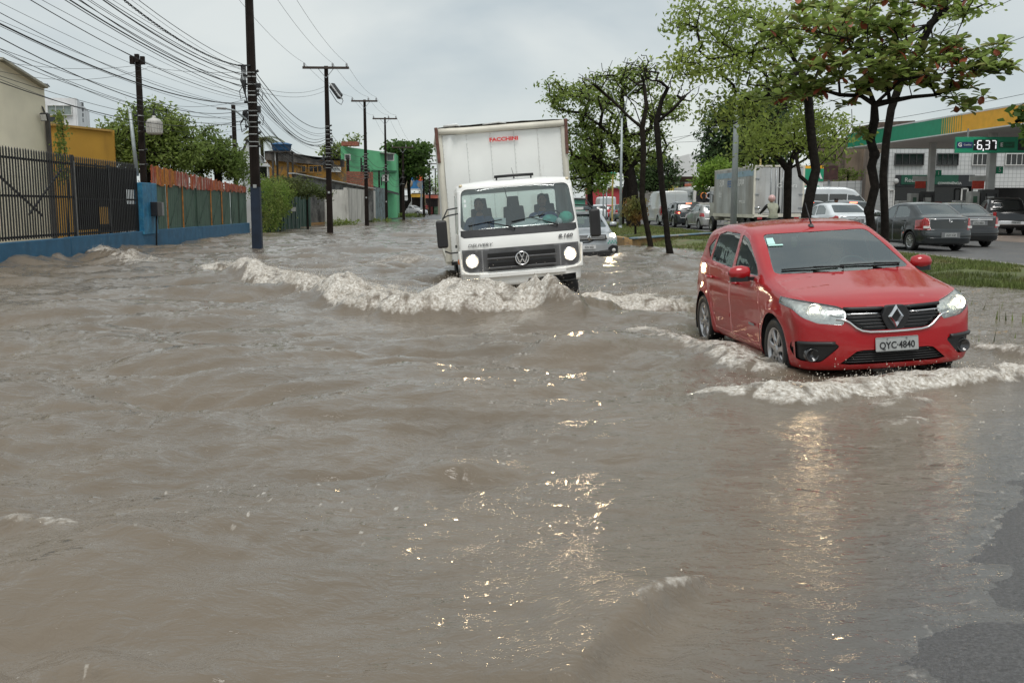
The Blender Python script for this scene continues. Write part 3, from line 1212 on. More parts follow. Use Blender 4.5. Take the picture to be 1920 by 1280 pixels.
def box_truck():
 P = dict(L=1.8, W=1.075, H=2.42, wr=.42, wheels=(.15,), zb=.60, tumb=.045, nose=.13, tail=.02, nexp=3.2, crown=.06, spine=1.4, arch=0.0, sxw=.5, shoulder=.0,
    top=[(-1, 2.375), (-.62, 2.39), (-.45, 2.415), (-.1, 2.43), (.5, 2.43), (1, 2.41)], belt=[(-1, 1.45), (1, 1.45)],
    sec=[(.5, 1.03), (.8, 1.045), (1.1, 1.058), (1.3, 1.06), (1.5, 1.055)], plan=[(-1, .985), (0, 1), (1, 1)],
    fprof=[(.4, .03), (.62, .01), (.85, .0), (1.28, .0), (1.38, .02), (1.48, .055), (2.4, .363), (2.6, .43)], rprof=[(.5, 0), (2.6, 0)], k=(.11, .075, .1, .05))
 root = empty('box_truck', label='white cargo box truck with lit round headlamps ploughing through the flood', cat='truck')
 bm = body_bm(P, .04)
 F = body_field(P)

 def on(x, z, o=0.0):
  lo, hi = -1.3, .3
  for _ in range(28):
   mid = (lo + hi) / 2
   if F(np.array([[x, mid, z]]))[0] > 0:
    lo = mid
   else:
    hi = mid
  return Vector((x, hi - o, z))
 arches(bm, P, .52)
 ws = [(-1.0, 1.585), (1.0, 1.585), (.935, 2.28), (-.935, 2.28)]
 pull(bm, cut(bm, rounded(ws, .11, 5), 'front', FRONT), 'windshield', glass('truck windshield', (.86, .97, .95), .13), root, (.035, M_RUB), .004)
 bd = [(-1.0, 1.585), (1.0, 1.585), (1.005, 1.49), (.95, 1.455), (-.95, 1.455), (-1.005, 1.49)]
 pull(bm, cut(bm, bd, 'front', FRONT), 'windshield_lower_band', pm('black cowl panel', (.028, .028, .03), .5, var=.2, vs=20), root, None, -.002)
 panes(bm, root, [[(-.62, 1.52), (-.45, 2.16), (.35, 2.2), (.35, 1.52)]], glass('truck side glass', (.85, .9, .88), .1))
 for sg in (1, -1):
  f = cut(bm, [(-.72, .72), (-.72, 1.5), (-.5, 2.26), (.48, 2.28), (.48, .95), (.2, .72)], 'side', lambda c, n, sg=sg: n.x * sg > .3)
  d = pull(bm, f, 'door', TW, root, (.007, M_SEAM))
  m = MB()
  m.box((sg * 1.068, .36, 1.28), (.03, .16, .05))
  m.build('door_handle', M_BLACK, d)
 gp_ = [(-.665, .865), (.665, .865), (.665, 1.255), (-.665, 1.255)]
 g = pull(bm, cut(bm, gp_, 'front', FRONT), 'grille', TGREY, root, (.008, M_SEAM), -.004)
 for z in (1.135, .975):
  m = MB()
  m.box((0, on(0, z).y - .012, z), (1.16, .05, .078))
  m.build('grille_slot', M_SEAM, g, bevel=.01)
  m = MB()
  m.box((0, on(0, z).y - .03, z - .052), (1.2, .05, .03), taper=.97)
  m.build('grille_bar', TGREY, g, bevel=.008)
 # round emblem with the two stacked letters
 y0 = on(0, 1.055).y - .065
 m = MB()
 m.lathe([(.001, .03), (.118, .03), (.122, .0), (.114, -.012), (.104, .0), (.104, .012), (.001, .012)], 32, (0, y0, 1.055), 'y')
 em = m.build('emblem', pm('dark emblem disc', (.03, .032, .035), .35), root)
 m = MB()
 m.lathe([(.118, -.002), (.118, -.018), (.102, -.018), (.102, -.002)], 36, (0, y0, 1.055), 'y')
 m.build('emblem_ring', M_CHROME, em)
 V_ = [(-.042, .098), (0, .012), (.042, .098)]
 W_ = [(-.092, .052), (-.046, -.082), (0, .000), (.046, -.082), (.092, .052)]
 for nm, pl in (('emblem_letter', V_), ('emblem_letter', W_)):
  m = MB()
  for a, b in zip(pl[:-1], pl[1:]):
   m.beam((a[0], y0 - .01, 1.055 + a[1]), (b[0], y0 - .01, 1.055 + b[1]), .018, .016, up=(0, 1, 0))
  m.build(nm, M_CHROME, em)
 for sg in (-1, 1):
  hp = [(sg * .667, .865), (sg * .90, .865), (sg * .985, .90), (sg * 1.005, .98), (sg * 1.005, 1.255), (sg * .667, 1.255)]
  pan = pull(bm, cut(bm, hp, 'front', lambda c, n, sg=sg: n.y < -.05 and c.x * sg > .5), 'headlamp_panel', TGREY, root, (.006, M_SEAM), -.004)
  c = on(sg * .845, 1.06, .012)
  m = MB()
  m.lathe([(.001, -.022), (.05, -.018), (.072, -.012)], 28, (0, 0, 0), 'y')
  hd = m.build('headlamp', M_BEAM, pan, c, (0, 0, R(sg * 8)))
  m = MB()
  m.lathe([(.072, -.012), (.088, -.006), (.100, .004)], 28, (0, 0, 0), 'y')
  m.build('lamp_rim_glow', M_GLOW, pan, c, (0, 0, R(sg * 8)))
  m = MB()
  m.lathe([(.098, .02), (.102, -.014), (.112, -.014), (.125, .015)], 28, (0, 0, 0), 'y')
  m.build('headlamp_ring', M_CHROME, pan, c, (0, 0, R(sg * 8)))
  beam_lamp(root, c + Vector((0, -.06, 0)), 22, radius=.09, size=38)
  # indicator, bumper corner step
  m = MB()
  m.ball((sg * 1.06, on(sg * 1.0, 1.05).y + .08, 1.06), .05, 8, 6, sc=(.6, .5, 1.1))
  m.build('side_indicator', M_AMBER, root)
  m = MB()
  m.prism([(sg * .70, .795), (sg * 1.05, .84), (sg * 1.075, 1.24), (sg * 1.035, 1.24), (sg * 1.02, .92), (sg * .94, .855), (sg * .72, .845)], on(sg * .9, .8).y - .05, on(sg * .9, .8).y + .1, 'y')
  m.build('bumper_corner', TW, root, bevel=.015)
  # mirrors on arms
  x, yy = sg * 1.32, -.78
  m = MB()
  vs = rounded([(x - .092, 1.32), (x + .092, 1.32), (x + .092, 1.79), (x - .092, 1.79)], .045)
  m.prism(vs, yy - .06, yy + .05, 'y')
  mi = m.build('wing_mirror', M_BLACK, root, bevel=.03)
  m = MB()
  m.box((x, yy + .055, 1.55), (.13, .006, .40))
  m.build('mirror_glass', M_CHROME, mi)
  for za, zb_ in ((1.98, 1.80), (1.88, 1.82), (1.22, 1.26)):
   m = MB()
   m.tube([(sg * 1.02, yy + .16, za), (sg * 1.2, yy + .06, za + (-.02 if za > 1.5 else 0)), (x - sg * .03, yy, zb_)], .013, 6)
   m.build('mirror_arm', M_BLACK, mi)
  m = MB()
  m.ball((sg * .93, -.45, 2.345), .035, 8, 6, sc=(1, 1, .8))
  m.build('marker_lamp', pm('clear marker lens', (.7, .6, .4), .2, coat=.5), root)
 # bumper bar with dark opening
 m = MB()
 yb = on(0, .75).y
 m.box((0, yb - .01, .80), (1.5, .08, .085), ch=.02)
 m.build('bumper', TW, root, bevel=.015)
 fo = [(.02, .56), (.93, .56), (.93, .73), (.10, .70)]
 pull(bm, cut(bm, fo, 'front', FRONT), 'bumper_opening', M_SEAM, root, None, .05)
 text('model_lettering', '8.160', .085, pm('grey lettering', (.13, .13, .13), .4), root, on(.78, 1.375, .022), (math.pi / 2 - .22, 0, R(9)), shear=.25, bold=.003, sx=1.35)
 text('model_lettering', 'DELIVERY', .075, pm('grey lettering'  , (.13, .13, .13)), root, on(-.70, 1.325, .016), (math.pi / 2 - .15, 0, R(-8)), shear=.3, sx=1.3)
 # wipers
 wiper(root, on(-.86, 1.66, .02), on(-.28, 1.73, .02), on(-.08, 1.56, .02))
 wiper(root, on(-.12, 1.68, .02), on(.46, 1.76, .02), on(.66, 1.56, .02))
 # roof bar and aerial
 m = MB()
 m.tube([(-.34, -.50, 2.46), (0, -.52, 2.465), (.34, -.50, 2.46)], .024, 8)
 for x in (-.3, .3):
  m.tube([(x, -.50, 2.46), (x, -.46, 2.37)], .014, 6)
 m.build('roof_bar', M_BLACK, root)
 m = MB()
 m.tube([(.0, -.44, 2.39), (.01, -.43, 2.45)], [.022, .008], 6)
 m.tube([(.01, -.43, 2.45), (-.02, -.40, 2.60)], [.006, .003], 5)
 m.build('aerial', M_BLACK, root)
 pull(bm, cut(bm, rounded([(-.88, 1.68), (.88, 1.68), (.88, 2.2), (-.88, 2.2)], .06), 'rear', lambda c, n: n.y > .5 and c.y > .6), 'rear_window', glass('truck side glass'), root, (.02, M_RUB), .002)
 skin(bm, 'cab', TW, root)
 # cab interior
 m = MB()
 m.box((0, .0, .98), (1.9, 1.5, .06))
 m.box((0, -.52, 1.40), (1.88, .30, .30), ch=.08)
 m.build('dashboard', pm('grey dashboard', (.045, .048, .05), .7), root, bevel=.04)
 m = MB()
 m.add([(-.98, .868, 1.0), (.98, .868, 1.0), (.98, .868, 1.5), (-.98, .868, 1.5)], [(0, 1, 2, 3)])
 m.build('cab_back_trim', pm('grey trim', (.10, .11, .11), .8), root)
 for x in (-.55, .05, .62):
  s_ = seat(root, x, .42, 1.12, .46, pm('grey seat cloth', (.05, .055, .06), .85))
 steering(root, (.62, -.22, 1.62), .22, 25)
 pap = pm('white paper', (.72, .76, .76), .7)
 for x, z, w, h, rz in ((-.30, 1.66, .20, .20, 6), (.02, 1.60, .24, .10, -12), (.33, 1.63, .40, .16, 8), (.30, 1.68, .18, .12, -20)):
  m = MB()
  m.box((x, -.545 + x * .02, z), (w, .012, h), Matrix.Rotation(R(rz), 3, 'Y') @ Matrix.Rotation(R(-24), 3, 'X'))
  m.build('paper_sheet', pap, root)
 for x, z, sc, mm in ((.57, 1.66, (1.2, .7, .8), pm('teal plastic bag', (.12, .48, .42), .4, var=.3, vs=14, bump=.6, bs=18)), (.86, 1.68, (1.1, .8, .95), pm('mint cloth', (.10, .62, .46), .8, var=.2, vs=10, bump=.5, bs=14))):
  m = MB()
  m.ball((x, -.50, z), .115, 12, 8, sc=sc)
  o = m.build('bag_on_dash', mm, root)
 m = MB()
 m.ball((.735, -.52, 1.625), .06, 10, 6)
 m.build('cup', pap, root)
 m = MB()
 m.tube([(-.12, .2, 2.28), (-.10, .1, 2.1), (-.02, .12, 1.95), (-.06, .1, 1.8), (.02, .1, 1.72)], .008, 5)
 m.build('coiled_cord', M_BLACK, root)
 for z in (1.98, 2.06):
  m = MB()
  m.add([on(-.90, z, .0), on(-.865, z, .0), on(-.865, z + .05, .0), on(-.90, z + .05, .0)], [(0, 1, 2, 3)])
  m.build('windshield_sticker', pap, root)
 # cargo box
 y0, y1, z0, z1, hw = 1.42, 5.9, .95, 3.47, 1.205
 n = 5
 for i in range(n):
  xa, xb = -hw + .07 + (2 * hw - .14) * i / n, -hw + .07 + (2 * hw - .14) * (i + 1) / n
  m = MB()
  g_ = 14
  vs, fs = [], []
  for a in range(7):
   for b in range(g_ + 1):
    x, z = xa + .0015 + (xb - xa - .003) * a / 6, z0 + (z1 - .12 - z0) * b / g_
    dent = .012 * math.sin(z * 3.1 + i * 2) * math.sin(math.pi * a / 6)
    if i == 0:      # creased corner
     dent += .05 * math.exp(-((x + 1.02 - (z - 3.1) * .16) / .05) ** 2) * max(0, min(1, (z - 2.2) * 1.5)) - .03 * math.exp(-((x + .93 - (z - 3.1) * .16) / .06) ** 2) * max(0, min(1, (z - 2.2) * 1.5))
    vs.append((x, y0 - dent, z))
  for a in range(6):
   for b in range(g_):
    k = a * (g_ + 1) + b
    fs.append((k, k + g_ + 1, k + g_ + 2, k + 1))
  m.add(vs, fs, 0, True)
  m.build('front_panel', TBOX, root)
 rv = MB()
 for i in range(n + 1):
  x = -hw + .07 + (2 * hw - .14) * i / n
  for k in range(30):
   rv.box((x + (.012 if i < n else -.012) + random.uniform(-.003, .003), y0 - .008, z0 + .05 + k * .083), (.011, .010, .011), taper=.5)
 o = rv.build('rivets', pm('dull rivets', (.42, .41, .38), .6), root)
 o['kind'] = 'stuff'
 for sg in (-1, 1):
  m = MB()
  m.box((sg * (hw - .01), y0 + .02, (z0 + z1) / 2), (.12, .12, z1 - z0), ch=.04)
  m.build('corner_post', TPOST, root, bevel=.01)
  m = MB()
  m.box((sg * (hw + .03), y0 - .02, z1 - .30), (.06, .12, .66), Matrix.Rotation(R(sg * 1.2), 3, 'Y'))
  m.build('corner_guard', pm('rusty guard', (.13, .06, .045), .8, var=.4, vs=9), root, bevel=.008)
  m = MB()
  for k in range(8):
   ya = y0 + .08 + (y1 - y0 - .1) * k / 8
   m.box((sg * hw, ya + .28, (z0 + z1) / 2), (.03, .545, z1 - z0 - .1))
  sp = m.build('side_panel', TBOX, root)
  m = MB()
  m.box((sg * hw, (y0 + y1) / 2, z0 + .02), (.1, y1 - y0, .14))
  m.build('lower_side_rail', TPOST, root)
  m = MB()
  m.box((sg * hw, (y0 + y1) / 2, z1 - .04), (.09, y1 - y0, .09))
  m.build('upper_side_rail', TPOST, root)
 m = MB()
 m.tube([(-1.20, y0 - .03, z1 - .055), (-1.0, y0 - .035, z1 - .05), (-.7, y0 - .03, z1 - .062), (.2, y0 - .03, z1 - .052), (1.2, y0 - .03, z1 - .05)], [.062] * 5, 8)
 m.build('top_front_rail', TPOST, root)
 m = MB()
 vs, fs = [], []
 for a in range(13):
  for b in range(7):
   x = -hw + 2 * hw * a / 12
   vs.append((x, y0 + (y1 - y0) * b / 6, z1 + .03 + .02 * math.cos(x * 1.2) + random.uniform(-.006, .006)))
 for a in range(12):
  for b in range(6):
   fs.append((a * 7 + b, (a + 1) * 7 + b, (a + 1) * 7 + b + 1, a * 7 + b + 1))
 m.add(vs, fs)
 m.build('box_roof', TPOST, root)
 m = MB()
 m.tube([(-1.1, y0 - .05, z1 + .045), (-.85, y0 - .05, z1 + .06), (-.78, y0 - .04, z1 + .03)], [.02, .028, .012], 6)
 m.build('torn_roof_edge', pm('torn sheet', (.62, .63, .62), .5), root)
 m = MB()
 m.tube([(-.35, y0 - .04, z1 + .03), (-.05, y0 - .04, z1 + .055), (.1, y0 - .02, z1 + .03)], [.01, .02, .01], 6)
 m.build('torn_roof_edge', pm('torn sheet', (.62, .63, .62), .5), root)
 m = MB()
 m.box((0, (y0 + y1) / 2, z0 - .02), (2 * hw - .1, y1 - y0, .1))
 m.box((0, y1 - .02, (z0 + z1) / 2), (2 * hw - .12, .04, z1 - z0 - .1))
 for x in (-.42, .42):
  m.box((x, 2.3, .75), (.1, 6.2, .22))
 m.build('chassis', M_BLACK, root)
 text('box_lettering', 'FACCHINI', .095, pm('red lettering', (.62, .03, .03), .5), root, (.03, y0 - .045, 3.20), bold=.004, sx=1.28)
 # wheels
 tm, rm, dm = wheel_mesh(.42, .24, .24, 'steel', 0)
 for sg in (-1, 1):
  for x, y in ((.92, .15), (.92, 3.9), (.66, 3.9)):
   w = link('wheel', tm, root, (sg * x, y, .42), (0, 0, 0 if sg < 0 else math.pi))
   link('rim', rm, w)
 return root


truck = box_truck()
TR_YAW, TR_ROLL = R(4.9), R(-4.3)
fx = at(979, 484, 17.0)
truck.rotation_euler = (0, TR_ROLL, TR_YAW)
tq = truck.rotation_euler.to_matrix()
truck.location = Vector((fx.x, 17.0, fx.z)) - tq @ Vector((0, -.97, 1.055))
truck_M = Matrix.Translation(truck.location) @ tq.to_4x4()
pa = sitter('person', 'passenger in blue shirt with folded arms in the truck cab', (0, 0, 0), (0, 0, 0), (.05, .10, .22), reach=(.1, -.34, .16), spread=.07)
pa.matrix_world = truck_M @ Matrix.Translation((-.60, .30, 1.27)) @ Matrix.Rotation(R(-8), 4, 'Z')
db = sitter('person', 'driver in blue shirt behind the windshield of the white truck', (0, 0, 0), (0, 0, 0), (.06, .12, .30), reach=(.1, -.44, .32), spread=.2)
db.matrix_world = truck_M @ Matrix.Translation((.55, .30, 1.27))
# ------------------------------------------------------------------ ground and flood water
SHORE = np.array([(-50, 14), (0, 12), (14, 10.6), (18.7, 9.7), (19.6, 8.75), (24, 8.2), (30, 7.5), (35, 6.75), (41, 5.0), (55, 4.6), (75, 3.6), (110, 2.2), (160, 0.0), (400, -12)], dtype=float)


def sstep(x, a, b):
 t = np.clip((x - a) / (b - a), 0, 1)
 return t * t * (3 - 2 * t)


def vnoise(x, y, seed=0):
 """smooth value noise, vectorised"""
 xi, yi = np.floor(x).astype(np.int64), np.floor(y).astype(np.int64)
 xf, yf = x - xi, y - yi
 u, v = xf * xf * (3 - 2 * xf), yf * yf * (3 - 2 * yf)

 def h(a, b):
  n = (a * 374761393 + b * 668265263 + seed * 974634721) & 0x7fffffff
  n = ((n ^ (n >> 13)) * 1274126177) & 0x7fffffff
  return ((n ^ (n >> 16)) & 0xffff) / 65535.0
 return (h(xi, yi) * (1 - u) + h(xi + 1, yi) * u) * (1 - v) + (h(xi, yi + 1) * (1 - u) + h(xi + 1, yi + 1) * u) * v


def fbm(x, y, oct=4, seed=0):
 s, a, t = 0, 0.5, 0
 for i in range(oct):
  s = s + a * vnoise(x * 2 ** i, y * 2 ** i, seed + i * 7)
  t += a
  a *= 0.5
 return s / t


def road_line(y):
 """middle of the kerb between the median and the far carriageway"""
 return 11.6 - 0.051 * (y - 31)


def ground_z(x, y):
 x, y = np.asarray(x, float), np.asarray(y, float)
 d = (x - 1.62) * .837 - (y - 3.45) * .547
 d = d + (fbm(x * .9, y * .9, 3, 5) - .5) * .55
 near = np.clip(.045 * d, -.55, .2)
 sh = np.interp(y, SHORE[:, 0], SHORE[:, 1]) + (fbm(x * .5, y * .5, 3, 3) - .5) * 1.2
 med = -.45 + .45 * sstep(x - sh, -3.0, 0) + .14 * sstep(x - sh, 0, 2.2)
 far = -.5 + .58 * sstep(y + x * .2, 96, 116)
 left = -.35 + .0 * x
 z = np.maximum(np.maximum(near, med), far)
 z = np.where(y > 16, np.maximum(z, left), z)
 return z


def ground_sheet():
 xs = np.concatenate([np.linspace(-400, -30, 12), np.linspace(-28, 34, 190), np.linspace(38, 400, 12)])
 ys = np.concatenate([np.linspace(-60, -2, 8), np.linspace(-1.5, 12, 110), np.linspace(12.3, 60, 160), np.linspace(61, 160, 60), np.linspace(170, 900, 12)])
 X, Y = np.meshgrid(xs, ys, indexing='ij')
 Z = ground_z(X, Y)
 V = np.stack([X.ravel(), Y.ravel(), Z.ravel()], 1)
 i = np.arange(X.size).reshape(X.shape)
 F = np.stack([i[:-1, :-1], i[1:, :-1], i[1:, 1:], i[:-1, 1:]], -1).reshape(-1, 4)
 asp = pm('wet asphalt', (0.095, 0.095, 0.097), 0.40, var=0.4, vs=60, bump=.9, bs=170, spec=.5, col2=(.15, .15, .148), lo=.54, hi=.62, s2=130)
 o = link('ground', np_mesh('ground', V, F, asp, True))
 o['kind'] = 'structure'
 return o


ground_sheet()


def strip(name, pts_l, pts_r, mat, kind='structure', z=None):
 """ribbon between two rows of points"""
 m = MB()
 n = len(pts_l)
 m.add(list(pts_l) + list(pts_r), [(i, i + 1, n + i + 1, n + i) for i in range(n - 1)])
 o = m.build(name, mat)
 if kind:
  o['kind'] = kind
 return o


# far carriageway, its kerb, the forecourt
ASPH2 = pm('damp asphalt', (0.085, 0.085, 0.085), 0.5, var=0.3, vs=9, bump=.3, bs=60, col2=(.14, .13, .115), lo=.5, hi=.7, s2=.6)
ys = [8, 16, 24, 32, 40, 50, 60, 75, 90, 110, 140, 200]
strip('carriageway', [(road_line(y), y, .150) for y in ys], [(road_line(y) + 8.2, y, .150) for y in ys], ASPH2)
strip('forecourt', [(road_line(y) + 8.2, y, .156) for y in ys], [(road_line(y) + 60, y, .156) for y in ys], pm('stained concrete paving', (.20, .155, .125), .6, var=.25, vs=2, col2=(.10, .09, .085), lo=.45, hi=.7, s2=.8))
for k in range(40):
 y = 14 + k * 2.0
 m = MB()
 m.box((road_line(y + .97), y + .97, .12), (.14, 1.92, .13), Matrix.Rotation(R(2.9), 3, 'Z'))
 o = m.build('kerb_stone', pm('old concrete kerb', (.26, .25, .23), .8, var=.35, vs=3), bevel=.015)
 o['kind'] = 'structure'


# ---- water surface
def wave_tile(n, size, lmin, lpk, seed, wind=(0.25, -1.0), spread=2.0, ex=2.1):
 rg = np.random.default_rng(seed)
 k1 = np.fft.fftfreq(n, size / n) * 2 * np.pi
 KX, KY = np.meshgrid(k1, k1, indexing='ij')
 K = np.hypot(KX, KY)
 K[0, 0] = 1e-6
 kp = 2 * np.pi / lpk
 wd = np.array(wind) / np.hypot(*wind)
 c = np.abs((KX * wd[0] + KY * wd[1]) / K)
 A = np.where(K > kp * .6, (kp / K) ** ex, 0) * np.exp(-(K * lmin / 2 / np.pi) ** 2) * (.25 + c ** spread)
 A[0, 0] = 0
 ph = rg.normal(size=(n, n)) + 1j * rg.normal(size=(n, n))
 S_ = A * ph
 h = np.real(np.fft.ifft2(S_))
 dx = np.real(np.fft.ifft2(1j * KX / K * S_))
 dy = np.real(np.fft.ifft2(1j * KY / K * S_))
 s = h.std()
 return size, h / s, dx / s, dy / s


def sample(tile, x, y):
 size, h, dx, dy = tile
 n = h.shape[0]
 fx, fy = (x / size * n) % n, (y / size * n) % n
 i, j = np.floor(fx).astype(int) % n, np.floor(fy).astype(int) % n
 a, b = fx - np.floor(fx), fy - np.floor(fy)
 i2, j2 = (i + 1) % n, (j + 1) % n

 def s(T):
  return (T[i, j] * (1 - a) + T[i2, j] * a) * (1 - b) + (T[i, j2] * (1 - a) + T[i2, j2] * a) * b
 return s(h), s(dx), s(dy)


def poly_field(x, y, line):
 """distance to a polyline (signed: + on its left as drawn), position along it 0..1"""
 L = np.array(line, float)
 seg = np.hypot(*(L[1:, :2] - L[:-1, :2]).T)
 cum = np.concatenate([[0], np.cumsum(seg)])
 best = np.full(x.shape, 1e9)
 sd = np.zeros(x.shape)
 ss = np.zeros(x.shape)
 for i in range(len(seg)):
  ax, ay = L[i, 0], L[i, 1]
  ux, uy = (L[i + 1, 0] - ax) / seg[i], (L[i + 1, 1] - ay) / seg[i]
  t = np.clip((x - ax) * ux + (y - ay) * uy, 0, seg[i])
  ex, ey = x - ax - ux * t, y - ay - uy * t
  d = np.hypot(ex, ey)
  m = d < best
  best = np.where(m, d, best)
  sd = np.where(m, np.sign(ux * ey - uy * ex) * d, sd)
  ss = np.where(m, (cum[i] + t) / cum[-1], ss)
 return best, sd, ss


def px_line(pts, z=0.0):
 return [tuple(gp(u, v, z)[:2]) for u, v in pts]


# crest lines: (points, height, steep side width, gentle side width, foam behind, foam ahead, foam strength)
CRESTS = [
 # truck bow wave, left wing to right wing
 dict(l=px_line([(372, 497), (440, 508), (520, 524), (600, 545), (680, 565), (760, 575), (860, 578), (960, 577), (1050, 568), (1140, 562), (1240, 562), (1320, 560)], .1),
   h=[.08, .17, .21, .20, .23, .27, .29, .28, .25, .22, .17, .10], ahead=.28, behind=.75, fb=2.1, fa=.45, fs=.97),
 # mound pushed up by the bumper
 dict(l=px_line([(820, 545), (880, 540), (960, 540), (1060, 543), (1120, 546)], .35), h=[.08, .33, .42, .46, .38], ahead=.38, behind=.7, fb=.9, fa=.6, fs=.5),
 # red car bow wave
 dict(l=px_line([(1280, 728), (1380, 742), (1480, 748), (1580, 738), (1660, 726), (1760, 716), (1850, 706), (1940, 698)], .05),
   h=[.03, .06, .09, .11, .09, .12, .12, .10], ahead=.16, behind=.4, fb=.95, fa=.26, fs=1.05),
 dict(l=px_line([(1170, 612), (1240, 625), (1320, 655), (1400, 680), (1470, 690)], .03), h=[.05, .08, .07, .06, .05], ahead=.2, behind=.35, fb=.55, fa=.35, fs=.75),
 dict(l=px_line([(1820, 640), (1880, 655), (1960, 668)], .05), h=[.08, .10, .08], ahead=.2, behind=.4, fb=.6, fa=.25, fs=.7),
 dict(l=px_line([(1660, 792), (1715, 788), (1745, 782)], .02), h=[.02, .05, .02], ahead=.08, behind=.16, fb=.16, fa=.10, fs=.7),
 dict(l=px_line([(1640, 760), (1700, 752), (1742, 742)], .03), h=[.02, .06, .02], ahead=.1, behind=.2, fb=.2, fa=.1, fs=.6),
 # water thrown back from the blue wall
 dict(l=px_line([(120, 462), (170, 470), (215, 478), (260, 488), (300, 492)], .15), h=[.16, .26, .24, .2, .08], ahead=.5, behind=.9, fb=1.1, fa=.5, fs=.62),
 dict(l=px_line([(30, 486), (80, 478), (130, 466)], .2), h=[.12, .22, .2], ahead=.5, behind=.8, fb=.3, fa=.2, fs=.2),
 dict(l=px_line([(180, 452), (205, 452), (235, 456)], .3), h=[.12, .38, .08], ahead=.5, behind=.5, fb=.4, fa=.2, fs=.35),
 dict(l=px_line([(300, 460), (345, 462), (400, 452), (470, 440)], .05), h=[.06, .10, .12, .12], ahead=.5, behind=.9, fb=.8, fa=.4, fs=.45),
 # chop behind and beside the truck
 dict(l=px_line([(640, 505), (700, 498), (760, 490), (830, 492)], .05), h=[.06, .08, .1, .1], ahead=.4, behind=.8, fb=.7, fa=.5, fs=.5),
 dict(l=px_line([(1110, 520), (1180, 512), (1250, 515), (1330, 520)], .05), h=[.08, .1, .1, .08], ahead=.4, behind=.8, fb=.9, fa=.4, fs=.55),
 dict(l=px_line([(1090, 488), (1150, 484), (1200, 478)], .05), h=[.08, .1, .05], ahead=.4, behind=.8, fb=.9, fa=.5, fs=.6),
 # small bore running up the asphalt, ripples in front
 dict(l=px_line([(980, 1330), (1050, 1270), (1120, 1215), (1180, 1170), (1230, 1135), (1270, 1105), (1305, 1075)]), h=[.085, .10, .105, .105, .09, .06, .02], ahead=.085, behind=.32, fb=.10, fa=.045, fs=.62, s0=.45, s1=.98),
 dict(l=px_line([(820, 1205), (900, 1200), (1000, 1195), (1090, 1190), (1180, 1155), (1240, 1120)]), h=[.01, .04, .05, .05, .05, .015], ahead=.06, behind=.2, fb=.0, fa=.0, fs=0),
 dict(l=px_line([(-60, 990), (0, 988), (80, 990), (150, 996), (190, 1004)], .04), h=[.05, .06, .06, .04, .01], ahead=.07, behind=.22, fb=.12, fa=.06, fs=.6),
 dict(l=px_line([(190, 1020), (300, 1040), (380, 1052), (440, 1056)], .03), h=[.02, .04, .04, .015], ahead=.08, behind=.25, fb=.05, fa=.04, fs=.4),
 dict(l=px_line([(700, 880), (800, 868), (880, 858), (930, 870)], .05), h=[.02, .06, .08, .02], ahead=.14, behind=.35, fb=.05, fa=.03, fs=.22),
 dict(l=px_line([(330, 925), (450, 905), (560, 920), (650, 935)], .05), h=[.02, .05, .06, .02], ahead=.2, behind=.4, fb=.0, fa=.0, fs=0),
 dict(l=px_line([(60, 1270), (120, 1248), (180, 1240), (280, 1262), (420, 1250), (480, 1258)], .03), h=[.02, .05, .05, .03, .05, .02], ahead=.06, behind=.15, fb=.07, fa=.04, fs=.30),
]


